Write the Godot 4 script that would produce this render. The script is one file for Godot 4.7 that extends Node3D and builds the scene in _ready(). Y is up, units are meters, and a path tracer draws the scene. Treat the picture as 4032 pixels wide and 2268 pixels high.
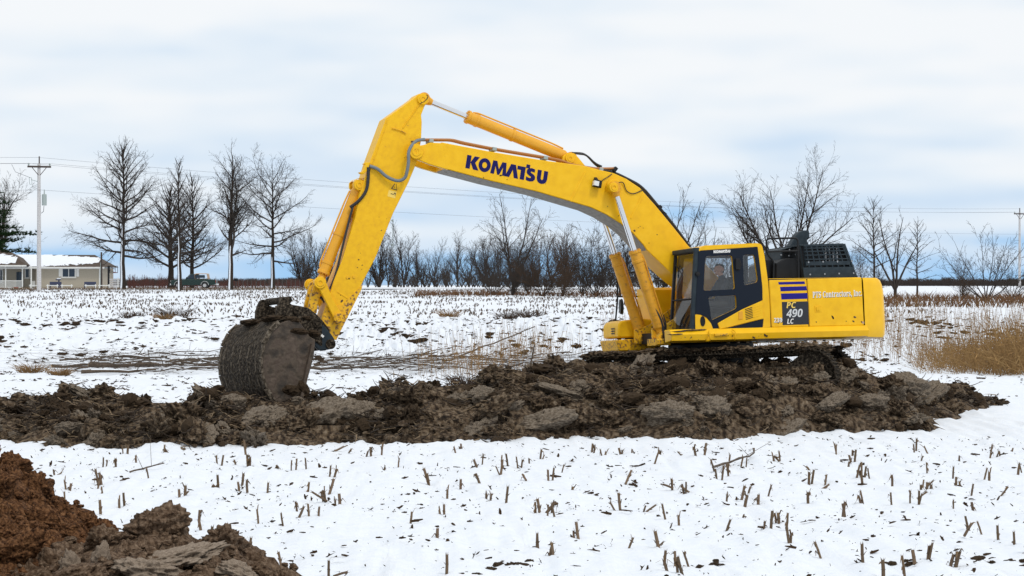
extends Node3D
# A yellow crawler excavator working a snowy stubble field. Units are metres, y up, the camera looks along -z.

var M := {}
var rng := RandomNumberGenerator.new()
var n_low := FastNoiseLite.new()
var n_mid := FastNoiseLite.new()
var n_fine := FastNoiseLite.new()
var n_cell := FastNoiseLite.new()
var n_rid := FastNoiseLite.new()

# ---------------------------------------------------------------- mesh collecting
class MB:
	var v := PackedVector3Array()
	var n := PackedVector3Array()
	var col := PackedColorArray()
	var use_col := false
	var tint := Color.WHITE
	var xf := Transform3D.IDENTITY

	func tri(a: Vector3, b: Vector3, c: Vector3) -> void:
		a = xf * a
		b = xf * b
		c = xf * c
		var k := (b - a).cross(c - a)
		if k.length_squared() < 1e-18:
			return
		k = k.normalized()
		v.append(a); v.append(c); v.append(b)
		n.append(k); n.append(k); n.append(k)
		if use_col:
			col.append(tint); col.append(tint); col.append(tint)

	func trin(a: Vector3, b: Vector3, c: Vector3, na: Vector3, nb: Vector3, nc: Vector3) -> void:
		v.append(xf * a); v.append(xf * c); v.append(xf * b)
		n.append((xf.basis * na).normalized()); n.append((xf.basis * nc).normalized()); n.append((xf.basis * nb).normalized())
		if use_col:
			col.append(tint); col.append(tint); col.append(tint)

	func quad(a: Vector3, b: Vector3, c: Vector3, d: Vector3) -> void:
		tri(a, b, c)
		tri(a, c, d)

	# a box with chamfered edges
	func box(c: Vector3, s: Vector3, bev := 0.0, bas := Basis.IDENTITY) -> void:
		var old := xf
		xf = xf * Transform3D(bas, c)
		var h := s * 0.5
		var poly := [Vector2(-h.x, -h.y), Vector2(h.x, -h.y), Vector2(h.x, h.y), Vector2(-h.x, h.y)]
		prism(poly, -h.z, h.z, minf(bev, minf(h.x, minf(h.y, h.z)) * 0.6))
		xf = old

	func bar(a: Vector3, b: Vector3, w: float, t: float, bev := 0.0) -> void:
		var d := b - a
		var x := d.normalized()
		var up := Vector3.UP if absf(x.y) < 0.95 else Vector3.BACK
		var z := x.cross(up).normalized()
		var y := z.cross(x)
		box((a + b) * 0.5, Vector3(d.length(), w, t), bev, Basis(x, y, z))

	func tube(path: Array, radii, sides := 10, caps := true) -> void:
		var m := path.size()
		var t0: Vector3 = (path[1] - path[0]).normalized()
		var ux := t0.cross(Vector3.UP if absf(t0.y) < 0.9 else Vector3.RIGHT).normalized()
		var rings := []
		var norms := []
		for i in m:
			var t: Vector3
			if i == 0:
				t = t0
			elif i == m - 1:
				t = (path[i] - path[i - 1]).normalized()
			else:
				t = ((path[i + 1] - path[i]).normalized() + (path[i] - path[i - 1]).normalized()).normalized()
			ux = (ux - t * ux.dot(t)).normalized()
			var uy := t.cross(ux)
			var r: float = radii[i] if radii is Array else radii
			var ring := PackedVector3Array()
			var nr := PackedVector3Array()
			for k in sides:
				var a := TAU * k / sides
				var q := ux * cos(a) + uy * sin(a)
				ring.append(path[i] + q * r)
				nr.append(q)
			rings.append(ring)
			norms.append(nr)
		for i in m - 1:
			var A: PackedVector3Array = rings[i]
			var B: PackedVector3Array = rings[i + 1]
			var NA: PackedVector3Array = norms[i]
			var NB: PackedVector3Array = norms[i + 1]
			for k in sides:
				var l := (k + 1) % sides
				trin(A[k], A[l], B[l], NA[k], NA[l], NB[l])
				trin(A[k], B[l], B[k], NA[k], NB[l], NB[k])
		if caps:
			for k in range(1, sides - 1):
				tri(rings[0][0], rings[0][k + 1], rings[0][k])
				tri(rings[m - 1][0], rings[m - 1][k], rings[m - 1][k + 1])

	# a solid of revolution: profile holds (distance along the axis, radius)
	func lathe(o: Vector3, axis: Vector3, profile: Array, sides := 20) -> void:
		axis = axis.normalized()
		var ux := axis.cross(Vector3.UP if absf(axis.y) < 0.9 else Vector3.RIGHT).normalized()
		var uy := axis.cross(ux)
		for i in profile.size() - 1:
			var p: Vector2 = profile[i]
			var q: Vector2 = profile[i + 1]
			var d := q - p
			for k in sides:
				var a := TAU * k / sides
				var b := TAU * (k + 1) / sides
				var ra := ux * cos(a) + uy * sin(a)
				var rb := ux * cos(b) + uy * sin(b)
				var sl := Vector2(d.x, d.y).normalized()
				var na := ra * sl.x - axis * sl.y
				var nb := rb * sl.x - axis * sl.y
				var A := o + axis * p.x + ra * p.y
				var B := o + axis * p.x + rb * p.y
				var C := o + axis * q.x + rb * q.y
				var D := o + axis * q.x + ra * q.y
				if p.y > 1e-5:
					trin(A, B, C, na, nb, nb)
				if q.y > 1e-5:
					trin(A, C, D, na, nb, na)

	func prism(poly_in: Array, z0: float, z1: float, bev := 0.0) -> void:
		var p := PackedVector2Array(poly_in)
		if Geometry2D.is_polygon_clockwise(p):
			p.reverse()
		var m := p.size()
		var q := p.duplicate()
		if bev > 0.0:
			for i in m:
				var e1 := (p[i] - p[(i + m - 1) % m]).normalized()
				var e2 := (p[(i + 1) % m] - p[i]).normalized()
				var n1 := Vector2(e1.y, -e1.x)
				var n2 := Vector2(e2.y, -e2.x)
				var mm := (n1 + n2) / maxf(0.35, 1.0 + n1.dot(n2))
				q[i] = p[i] - mm * bev
		var ix := Geometry2D.triangulate_polygon(q)
		for i in range(0, ix.size(), 3):
			var a := q[ix[i]]
			var b := q[ix[i + 1]]
			var c := q[ix[i + 2]]
			if (b - a).cross(c - a) < 0.0:
				var s := b
				b = c
				c = s
			tri(Vector3(a.x, a.y, z1), Vector3(b.x, b.y, z1), Vector3(c.x, c.y, z1))
			tri(Vector3(a.x, a.y, z0), Vector3(c.x, c.y, z0), Vector3(b.x, b.y, z0))
		for i in m:
			var j := (i + 1) % m
			var a := p[i]
			var b := p[j]
			quad(Vector3(a.x, a.y, z0 + bev), Vector3(b.x, b.y, z0 + bev), Vector3(b.x, b.y, z1 - bev), Vector3(a.x, a.y, z1 - bev))
			if bev > 0.0:
				var c := q[i]
				var d := q[j]
				quad(Vector3(a.x, a.y, z1 - bev), Vector3(b.x, b.y, z1 - bev), Vector3(d.x, d.y, z1), Vector3(c.x, c.y, z1))
				quad(Vector3(c.x, c.y, z0), Vector3(d.x, d.y, z0), Vector3(b.x, b.y, z0 + bev), Vector3(a.x, a.y, z0 + bev))

	# one plain tapered piece of branch
	func limb(a: Vector3, b: Vector3, ra: float, rb: float, sides: int) -> void:
		var t := (b - a).normalized()
		var ux := t.cross(Vector3.UP if absf(t.y) < 0.9 else Vector3.RIGHT).normalized()
		var uy := t.cross(ux)
		for k in sides:
			var c0 := cos(TAU * k / sides)
			var s0 := sin(TAU * k / sides)
			var c1 := cos(TAU * (k + 1) / sides)
			var s1 := sin(TAU * (k + 1) / sides)
			var q0 := ux * c0 + uy * s0
			var q1 := ux * c1 + uy * s1
			var A := a + q0 * ra
			var B := a + q1 * ra
			var C := b + q1 * rb
			var D := b + q0 * rb
			v.append(A); v.append(C); v.append(B)
			v.append(A); v.append(D); v.append(C)
			n.append(q0); n.append(q1); n.append(q1)
			n.append(q0); n.append(q0); n.append(q1)

	func mesh() -> ArrayMesh:
		var a := []
		a.resize(Mesh.ARRAY_MAX)
		a[Mesh.ARRAY_VERTEX] = v
		a[Mesh.ARRAY_NORMAL] = n
		if use_col:
			a[Mesh.ARRAY_COLOR] = col
		var am := ArrayMesh.new()
		am.add_surface_from_arrays(Mesh.PRIMITIVE_TRIANGLES, a)
		return am


func obj(parent: Node, called: String, m, mat: Material) -> MeshInstance3D:
	var o := MeshInstance3D.new()
	o.name = called
	o.mesh = m.mesh() if m is MB else m
	o.material_override = mat
	parent.add_child(o, true)
	return o

func tag(o: Node, label: String, category: String, group := "", kind := "") -> Node:
	if label:
		o.set_meta("label", label)
	if category:
		o.set_meta("category", category)
	if group:
		o.set_meta("group", group)
	if kind:
		o.set_meta("kind", kind)
	return o

func thing(called: String, label: String, category: String, at := Vector3.ZERO, group := "") -> Node3D:
	var o := Node3D.new()
	o.name = called
	add_child(o, true)
	o.position = at
	tag(o, label, category, group)
	return o

func node(parent: Node, called: String) -> Node3D:
	var o := Node3D.new()
	o.name = called
	parent.add_child(o, true)
	return o

func scatter(called: String, m: Mesh, mat: Material, xfs: Array, label: String, category: String, cols = null, parent: Node = self) -> MultiMeshInstance3D:
	var mm := MultiMesh.new()
	mm.transform_format = MultiMesh.TRANSFORM_3D
	mm.use_colors = cols != null
	mm.mesh = m
	mm.instance_count = xfs.size()
	for i in xfs.size():
		mm.set_instance_transform(i, xfs[i])
		if cols != null:
			mm.set_instance_color(i, cols[i])
	var o := MultiMeshInstance3D.new()
	o.name = called
	o.multimesh = mm
	o.material_override = mat
	parent.add_child(o, true)
	if parent == self:
		tag(o, label, category)
	o.set_meta("kind", "stuff")
	return o

func lin(r: float, g: float, b: float) -> Color:
	return Color(r, g, b).linear_to_srgb()

func paint(c: Color, rough := 0.6, metal := 0.0, spec := 0.5) -> StandardMaterial3D:
	var m := StandardMaterial3D.new()
	m.albedo_color = c
	m.roughness = rough
	m.metallic = metal
	m.metallic_specular = spec
	return m

func ramp(stops: Array) -> Gradient:
	var g := Gradient.new()
	var offs := PackedFloat32Array()
	var cols := PackedColorArray()
	for s in stops:
		offs.append(s[0])
		cols.append(s[1])
	g.offsets = offs
	g.colors = cols
	return g

func noise_tex(freq: float, kind: int, octaves: int, stops, seed_ := 1, bump := 0.0, size := 512) -> NoiseTexture2D:
	var f := FastNoiseLite.new()
	f.noise_type = kind
	f.frequency = freq
	f.fractal_octaves = octaves
	f.seed = seed_
	var t := NoiseTexture2D.new()
	t.width = size
	t.height = size
	t.seamless = true
	t.noise = f
	if bump > 0.0:
		t.as_normal_map = true
		t.bump_strength = bump
	elif stops != null:
		t.color_ramp = ramp(stops)
	return t

# a material whose colour comes from noise laid on by position
func grained(tex: Texture2D, scale: float, rough: float, bump: Texture2D = null, bump_by := 1.0, world := false, spec := 0.5) -> StandardMaterial3D:
	var m := StandardMaterial3D.new()
	m.albedo_texture = tex
	m.uv1_triplanar = true
	m.uv1_world_triplanar = world
	m.uv1_scale = Vector3.ONE * scale
	m.roughness = rough
	m.metallic_specular = spec
	if bump:
		m.normal_enabled = true
		m.normal_texture = bump
		m.normal_scale = bump_by
	return m

func tinted(vertex_rough := 0.9) -> StandardMaterial3D:
	var m := StandardMaterial3D.new()
	m.vertex_color_use_as_albedo = true
	m.roughness = vertex_rough
	m.metallic_specular = 0.25
	return m

func make_materials() -> void:
	var S := FastNoiseLite.TYPE_SIMPLEX_SMOOTH
	var soil_bump0 := noise_tex(0.04, S, 5, null, 19, 10.0)
	var y0 := lin(0.86, 0.485, 0.004)
	var y1 := lin(0.79, 0.43, 0.006)
	var y2 := lin(0.89, 0.515, 0.010)
	var mud := lin(0.16, 0.085, 0.035)
	M.yellow = grained(noise_tex(0.012, S, 5, [[0.0, y1], [0.45, y0], [0.8, y2], [1.0, y0]], 3), 0.5, 0.4, null, 1.0, false, 0.4)
	M.yellow_worn = grained(noise_tex(0.014, S, 5, [[0.0, lin(0.30, 0.16, 0.03)], [0.07, lin(0.62, 0.32, 0.02)], [0.13, y1], [0.6, y0], [1.0, y2]], 5, 0.0, 1024), 0.5, 0.45, null, 1.0, false, 0.4)
	M.yellow_muddy = grained(noise_tex(0.03, S, 5, [[0.0, mud], [0.24, mud], [0.36, lin(0.50, 0.26, 0.03)], [0.46, y1], [1.0, y0]], 8, 0.0, 1024), 0.35, 0.6)
	M.orange = grained(noise_tex(0.02, S, 4, [[0.0, lin(0.70, 0.33, 0.014)], [1.0, lin(0.80, 0.39, 0.014)]], 9), 0.6, 0.42)
	M.orange_muddy = grained(noise_tex(0.03, S, 5, [[0.0, mud], [0.14, lin(0.35, 0.17, 0.03)], [0.28, lin(0.68, 0.32, 0.014)], [1.0, lin(0.78, 0.38, 0.014)]], 11, 0.0, 1024), 0.35, 0.55)
	M.chrome = paint(lin(0.75, 0.76, 0.78), 0.12, 1.0)
	M.steel = paint(lin(0.35, 0.36, 0.37), 0.35, 1.0)
	M.black = paint(lin(0.010, 0.011, 0.013), 0.5, 0.0, 0.35)
	M.charcoal = grained(noise_tex(0.02, S, 4, [[0.0, lin(0.017, 0.027, 0.036)], [1.0, lin(0.032, 0.046, 0.057)]], 12), 0.6, 0.55, null, 1.0, false, 0.3)
	M.cab_dark = paint(lin(0.006, 0.011, 0.022), 0.35, 0.0, 0.3)
	M.rubber = paint(lin(0.02, 0.02, 0.022), 0.6)
	M.hose_grey = paint(lin(0.16, 0.19, 0.21), 0.55)
	M.pipe = paint(lin(0.40, 0.17, 0.05), 0.5)
	M.navy = paint(lin(0.007, 0.007, 0.095), 0.5, 0.0, 0.3)
	M.stripe = paint(lin(0.012, 0.010, 0.21), 0.5, 0.0, 0.3)
	M.decal_black = paint(lin(0.012, 0.013, 0.02), 0.35)
	M.white_print = paint(lin(0.82, 0.82, 0.80), 0.5)
	M.gold_print = paint(lin(0.85, 0.60, 0.12), 0.5)
	M.silver_print = paint(lin(0.62, 0.64, 0.66), 0.4)
	M.inside = paint(lin(0.03, 0.032, 0.036), 0.8)
	M.seat = paint(lin(0.02, 0.022, 0.03), 0.85)
	M.lens = paint(lin(0.75, 0.76, 0.74), 0.15)
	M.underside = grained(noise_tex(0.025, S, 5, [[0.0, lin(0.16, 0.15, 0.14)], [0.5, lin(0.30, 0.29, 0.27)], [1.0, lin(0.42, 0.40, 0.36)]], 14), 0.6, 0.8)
	M.muddy_steel = grained(noise_tex(0.018, S, 6, [[0.0, lin(0.010, 0.008, 0.006)], [0.4, lin(0.026, 0.020, 0.014)], [0.56, lin(0.055, 0.042, 0.029)], [0.72, lin(0.11, 0.088, 0.064)], [1.0, lin(0.16, 0.13, 0.10)]], 15, 0.0, 1024), 0.7, 0.8, noise_tex(0.03, S, 5, null, 16, 14.0), 1.3, false, 0.3)
	M.lightened_mud = grained(noise_tex(0.02, S, 6, [[0.0, lin(0.02, 0.016, 0.011)], [0.4, lin(0.065, 0.052, 0.038)], [0.6, lin(0.14, 0.115, 0.088)], [1.0, lin(0.22, 0.19, 0.15)]], 18), 0.9, 0.8, soil_bump0, 1.0, false, 0.3)  # mud for raised strips, coloured lighter to stand in for shading contrast
	M.muddy_plate = grained(noise_tex(0.005, S, 7, [[0.0, lin(0.016, 0.012, 0.009)], [0.34, lin(0.05, 0.036, 0.025)], [0.5, lin(0.085, 0.062, 0.044)], [0.66, lin(0.068, 0.047, 0.034)], [1.0, lin(0.14, 0.105, 0.078)]], 17, 0.0, 1024), 0.5, 0.7, noise_tex(0.02, S, 5, null, 16, 4.0), 1.0)
	# soils
	var soil_bump := noise_tex(0.03, S, 6, null, 21, 22.0, 1024)
	M.mud = grained(noise_tex(0.011, S, 7, [[0.0, lin(0.006, 0.004, 0.003)], [0.32, lin(0.020, 0.013, 0.008)], [0.45, lin(0.068, 0.045, 0.027)], [0.56, lin(0.14, 0.098, 0.061)], [0.68, lin(0.20, 0.152, 0.106)], [1.0, lin(0.25, 0.205, 0.155)]], 22, 0.0, 1024), 0.75, 0.85, soil_bump, 1.2, true, 0.3)
	M.mud_dark = grained(noise_tex(0.03, S, 5, [[0.0, lin(0.008, 0.006, 0.004)], [0.5, lin(0.042, 0.028, 0.017)], [1.0, lin(0.11, 0.077, 0.047)]], 23), 1.1, 0.9, soil_bump, 1.0, false, 0.25)
	M.clay = grained(noise_tex(0.014, S, 6, [[0.0, lin(0.02, 0.014, 0.010)], [0.36, lin(0.075, 0.055, 0.038)], [0.5, lin(0.15, 0.119, 0.087)], [0.64, lin(0.20, 0.166, 0.128)], [1.0, lin(0.25, 0.21, 0.17)]], 24, 0.0, 1024), 0.6, 0.75, soil_bump, 0.45, false, 0.35)
	M.pale_clay = grained(noise_tex(0.012, S, 6, [[0.0, lin(0.06, 0.042, 0.03)], [0.38, lin(0.16, 0.12, 0.088)], [0.55, lin(0.24, 0.19, 0.145)], [1.0, lin(0.33, 0.275, 0.22)]], 27, 0.0, 1024), 1.2, 0.8, soil_bump, 0.9, false, 0.3)
	M.red_soil = grained(noise_tex(0.02, S, 6, [[0.0, lin(0.010, 0.005, 0.003)], [0.36, lin(0.042, 0.019, 0.009)], [0.52, lin(0.115, 0.052, 0.022)], [0.7, lin(0.20, 0.098, 0.045)], [1.0, lin(0.32, 0.18, 0.09)]], 25, 0.0, 1024), 1.1, 0.9, soil_bump, 1.3, true, 0.25)
	M.brown_soil = grained(noise_tex(0.016, S, 6, [[0.0, lin(0.016, 0.009, 0.005)], [0.36, lin(0.06, 0.036, 0.021)], [0.52, lin(0.125, 0.080, 0.050)], [0.68, lin(0.20, 0.14, 0.095)], [1.0, lin(0.29, 0.225, 0.165)]], 26, 0.0, 1024), 1.1, 0.85, soil_bump, 1.2, true, 0.3)
	# snow and plants
	M.snow = grained(noise_tex(0.02, S, 5, [[0.0, lin(0.71, 0.765, 0.845)], [0.5, lin(0.755, 0.80, 0.865)], [1.0, lin(0.785, 0.82, 0.875)]], 31), 0.3, 0.85, noise_tex(0.03, S, 6, null, 32, 5.0, 1024), 0.7, true, 0.3)
	M.snow_plain = paint(lin(0.77, 0.81, 0.87), 0.85, 0.0, 0.3)
	M.vertex = tinted()
	M.bark = grained(noise_tex(0.04, S, 4, [[0.0, lin(0.020, 0.015, 0.012)], [1.0, lin(0.07, 0.055, 0.045)]], 33), 0.8, 0.95, null, 1.0, false, 0.2)
	M.twig = paint(lin(0.052, 0.043, 0.038), 0.95, 0.0, 0.2)
	M.twig_brown = paint(lin(0.068, 0.046, 0.033), 0.95, 0.0, 0.2)
	M.twig_red = paint(lin(0.095, 0.042, 0.034), 0.95, 0.0, 0.2)
	M.needles = paint(lin(0.018, 0.04, 0.014), 0.9, 0.0, 0.2)
	M.log = grained(noise_tex(0.03, S, 5, [[0.0, lin(0.03, 0.022, 0.016)], [0.5, lin(0.085, 0.062, 0.044)], [1.0, lin(0.16, 0.125, 0.09)]], 34), 0.9, 0.9, noise_tex(0.03, S, 5, null, 35, 8.0), 1.0)
	M.cut_wood = paint(lin(0.48, 0.31, 0.15), 0.85)
	# far things
	M.brick = grained(noise_tex(0.06, S, 4, [[0.0, lin(0.34, 0.30, 0.235)], [1.0, lin(0.45, 0.40, 0.32)]], 41), 0.25, 0.9)
	M.white_trim = paint(lin(0.74, 0.74, 0.71), 0.6)
	M.glass_dark = paint(lin(0.02, 0.035, 0.055), 0.08)
	M.shingle = grained(noise_tex(0.05, S, 4, [[0.0, lin(0.045, 0.032, 0.024)], [1.0, lin(0.11, 0.082, 0.062)]], 42), 0.4, 0.95)
	M.pole_wood = grained(noise_tex(0.04, S, 5, [[0.0, lin(0.22, 0.20, 0.19)], [0.5, lin(0.52, 0.51, 0.51)], [1.0, lin(0.74, 0.74, 0.76)]], 43), 0.5, 0.9)
	M.dark_wood = paint(lin(0.06, 0.045, 0.04), 0.9)
	M.grey_metal = paint(lin(0.32, 0.37, 0.36), 0.5)
	M.wire = paint(lin(0.05, 0.055, 0.07), 0.6)
	M.truck_green = paint(lin(0.012, 0.04, 0.035), 0.3)
	M.tan = paint(lin(0.45, 0.30, 0.19), 0.6)
	M.shed_blue = paint(lin(0.07, 0.17, 0.19), 0.8)
	M.blue_grey = paint(lin(0.05, 0.06, 0.11), 0.8)
	M.red = paint(lin(0.35, 0.03, 0.02), 0.6)
	M.road = grained(noise_tex(0.04, S, 4, [[0.0, lin(0.10, 0.08, 0.065)], [1.0, lin(0.22, 0.19, 0.17)]], 44), 0.2, 0.95, null, 1.0, true)
	var g := StandardMaterial3D.new()
	g.transparency = BaseMaterial3D.TRANSPARENCY_ALPHA
	g.albedo_color = Color(0.10, 0.17, 0.20, 0.10)
	g.roughness = 0.04
	M.glass = g
	var gg := g.duplicate()
	gg.albedo_color = Color(0.30, 0.27, 0.22, 0.30)
	M.glass_dusty = gg

func make_sky() -> Sky:
	var w := 2048
	var h := 1024
	var im := Image.create(w, h, false, Image.FORMAT_RGBF)
	var a := FastNoiseLite.new()
	a.noise_type = FastNoiseLite.TYPE_SIMPLEX_SMOOTH
	a.fractal_octaves = 5
	a.frequency = 1.0
	a.seed = 77
	var b := FastNoiseLite.new()
	b.noise_type = FastNoiseLite.TYPE_SIMPLEX_SMOOTH
	b.fractal_octaves = 5
	b.frequency = 1.0
	b.seed = 12
	var white := Vector3(0.93, 0.96, 0.99)
	var pale := Vector3(0.80, 0.885, 0.97)
	var grey := Vector3(0.64, 0.78, 0.94)
	var blue := Vector3(0.36, 0.62, 0.93)
	var px := PackedFloat32Array()
	px.resize(w * h * 3)
	var at := 0
	var coarse := {}
	for j in h:
		var el := PI * (0.5 - (j + 0.5) / h)
		var deg := rad_to_deg(el)
		if deg < -0.6 or deg > 40.0:
			# below the horizon only the land is seen; high up the cloud sheet closes
			var c := Vector3(0.55, 0.58, 0.62) if deg < 0.0 else white * 0.98
			for i in w:
				px[at] = c.x
				px[at + 1] = c.y
				px[at + 2] = c.z
				at += 3
			continue
		# cloud bands are flat sheets seen edge-on: squeeze them towards the horizon
		var sq := 26.0 * tan(maxf(el, 0.0)) / (0.22 + tan(maxf(el, 0.0)))
		var fade := clampf(deg / 40.0, 0.0, 1.0)
		for i in w:
			var az := TAU * (i + 0.5) / w
			var cx := cos(az) * 7.0
			var cz := sin(az) * 7.0
			var s1 := a.get_noise_3d(cx * 0.6, sq * 0.42, cz * 0.6)
			var s2 := b.get_noise_3d(cx * 1.3, sq * 1.5, cz * 1.3)
			var t := 0.60 + 0.8 * s1 + 0.26 * s2 + 0.045 * clampf(deg, 0.0, 7.0)
			# just above the land the sheet thins and clear air shows
			t -= 0.5 * exp(-pow((deg - 0.2) / 1.35, 2.0))
			t = clampf(t, 0.0, 1.15)
			var c: Vector3
			if t < 0.3:
				c = blue.lerp(grey, smoothstep(0.0, 0.3, t))
			elif t < 0.65:
				c = grey.lerp(pale, (t - 0.3) / 0.35)
			else:
				c = pale.lerp(white, minf(1.0, (t - 0.65) / 0.35))
			c = c.lerp(white * 0.98, fade * fade)
			px[at] = c.x
			px[at + 1] = c.y
			px[at + 2] = c.z
			at += 3
	im = Image.create_from_data(w, h, false, Image.FORMAT_RGBF, px.to_byte_array())
	var sm := PanoramaSkyMaterial.new()
	sm.panorama = ImageTexture.create_from_image(im)
	var sky := Sky.new()
	sky.sky_material = sm
	return sky

func _ready() -> void:
	# camera
	var cam := Camera3D.new()
	cam.name = "camera"
	cam.position = Vector3(0, 2.8, 0)
	cam.rotation_degrees = Vector3(-0.068, 0, 0)
	cam.fov = 15.01
	cam.near = 0.5
	cam.far = 9000.0
	add_child(cam)
	cam.current = true
	# sky and air
	var env := Environment.new()
	env.background_mode = Environment.BG_SKY
	env.sky = make_sky()
	env.background_energy_multiplier = 0.95
	env.tonemap_mode = Environment.TONE_MAPPER_LINEAR
	env.tonemap_exposure = 1.03
	env.sdfgi_enabled = true
	env.ssao_enabled = true
	env.ssil_enabled = true
	var we := WorldEnvironment.new()
	we.name = "world_environment"
	we.environment = env
	add_child(we)
	# the sun behind a bright cloud sheet
	var sun := DirectionalLight3D.new()
	sun.name = "sun"
	sun.light_energy = 0.4
	sun.light_angular_distance = 12.0
	sun.light_color = Color(1.0, 0.97, 0.92)
	sun.rotation_degrees = Vector3(-56, 38, 0)
	sun.shadow_enabled = true
	add_child(sun)

	for nn in [[n_low, 0.11, 3, 1], [n_mid, 0.9, 4, 2], [n_fine, 3.4, 3, 3]]:
		nn[0].noise_type = FastNoiseLite.TYPE_SIMPLEX_SMOOTH
		nn[0].frequency = nn[1]
		nn[0].fractal_octaves = nn[2]
		nn[0].seed = nn[3]
	n_cell.noise_type = FastNoiseLite.TYPE_CELLULAR
	n_cell.frequency = 1.6
	n_cell.seed = 4
	n_cell.fractal_octaves = 2
	n_rid.noise_type = FastNoiseLite.TYPE_SIMPLEX_SMOOTH
	n_rid.fractal_type = FastNoiseLite.FRACTAL_RIDGED
	n_rid.frequency = 0.7
	n_rid.fractal_octaves = 5
	n_rid.seed = 5
	make_materials()
	rng.seed = 20240117
	build_ground()
	build_mud()
	build_pile()
	build_excavator()
	build_operator()
	build_far()
	build_trees()
	build_scatter()


# ---------------------------------------------------------------- land
# heights of the land: the field, the far bank of the ditch, then a slow rise to the road
const RISE := [[-60.0, 0.0], [76.0, 0.0], [84.0, 0.35], [96.0, 1.12], [112.0, 1.32], [137.0, 1.58], [196.0, 2.0], [275.0, 2.38], [600.0, 2.5], [9000.0, 2.6]]

func land(x: float, d: float) -> float:
	var wob := n_low.get_noise_2d(x * 0.5, d * 0.22) * 5.0 if d > 60.0 and d < 150.0 else 0.0
	var e := d + wob
	var y := 0.0
	for i in RISE.size() - 1:
		if e <= RISE[i + 1][0]:
			var t: float = (e - RISE[i][0]) / (RISE[i + 1][0] - RISE[i][0])
			y = lerpf(RISE[i][1], RISE[i + 1][1], clampf(t, 0.0, 1.0))
			break
	return y

func snow_top(x: float, d: float) -> float:
	var y := land(x, d)
	if d < 110.0 and absf(x) < 40.0:
		var rough := 1.0 + 2.2 * smoothstep(74.0, 82.0, d) * (1.0 - smoothstep(98.0, 108.0, d))
		y += rough * (n_low.get_noise_2d(x * 3.0, d * 2.2) * 0.06 + absf(n_mid.get_noise_2d(x * 1.2, d * 0.85)) * 0.15 + absf(n_fine.get_noise_2d(x * 0.75, d * 0.6)) * 0.055 - 0.05)
		# old furrows run across the field
		y += 0.014 * sin(d * TAU / 0.76 + n_low.get_noise_2d(x, d) * 2.0) * (1.0 - smoothstep(60.0, 75.0, d))
	elif d < 400.0:
		y += n_low.get_noise_2d(x, d) * 0.10
	return y

func steps(spans: Array) -> PackedFloat32Array:
	var out := PackedFloat32Array()
	for s in spans:
		var k := int(round((s[1] - s[0]) / s[2]))
		for i in k:
			out.append(s[0] + (s[1] - s[0]) * i / k)
	return out

func height_of(what: String, x: float, d: float) -> float:
	match what:
		"field":
			return snow_top(x, d)
		"ridge":
			return mud_top(x, d)
		"red heap":
			return pile_red(x, d)
	return pile_brown(x, d)

func sheet(xs: PackedFloat32Array, ds: PackedFloat32Array, what: String, cut := -1e9) -> ArrayMesh:
	var nx := xs.size()
	var nd := ds.size()
	var v := PackedVector3Array()
	v.resize(nx * nd)
	for j in nd:
		for i in nx:
			var x := xs[i]
			var d := ds[j]
			var p := Vector3(x, height_of(what, x, d), -d)
			if what == "ridge":
				p += mud_wobble(p)
			elif what != "field":
				p += pile_wobble(p)
			v[j * nx + i] = p
	var n := PackedVector3Array()
	n.resize(nx * nd)
	for j in nd:
		for i in nx:
			var a := v[j * nx + maxi(i - 1, 0)]
			var b := v[j * nx + mini(i + 1, nx - 1)]
			var c := v[maxi(j - 1, 0) * nx + i]
			var e := v[mini(j + 1, nd - 1) * nx + i]
			n[j * nx + i] = (b - a).cross(e - c).normalized()
	var ix := PackedInt32Array()
	for j in nd - 1:
		for i in nx - 1:
			var a := j * nx + i
			if v[a].y < cut and v[a + 1].y < cut and v[a + nx].y < cut and v[a + nx + 1].y < cut:
				continue
			ix.append(a); ix.append(a + nx); ix.append(a + 1)
			ix.append(a + 1); ix.append(a + nx); ix.append(a + nx + 1)
	var arr := []
	arr.resize(Mesh.ARRAY_MAX)
	arr[Mesh.ARRAY_VERTEX] = v
	arr[Mesh.ARRAY_NORMAL] = n
	arr[Mesh.ARRAY_INDEX] = ix
	var am := ArrayMesh.new()
	am.add_surface_from_arrays(Mesh.PRIMITIVE_TRIANGLES, arr)
	return am

func build_ground() -> void:
	var xs := steps([[-6000, -1200, 600], [-1200, -300, 100], [-300, -80, 12], [-80, -24, 1.6], [-24, -10.4, 0.34], [-10.4, 10.4, 0.065], [10.4, 24, 0.34], [24, 80, 1.6], [80, 300, 12], [300, 1200, 100], [1200, 6600, 600]])
	var ds := steps([[-60, 15, 5], [15, 20, 0.5], [20, 58, 0.11], [58, 110, 0.28], [110, 300, 2.0], [300, 700, 20], [700, 3000, 150], [3000, 9600, 600]])
	var g := obj(self, "ground", sheet(xs, ds, "field"), M.snow)
	tag(g, "wide snow covered stubble field reaching the far treeline", "field", "", "structure")

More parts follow.
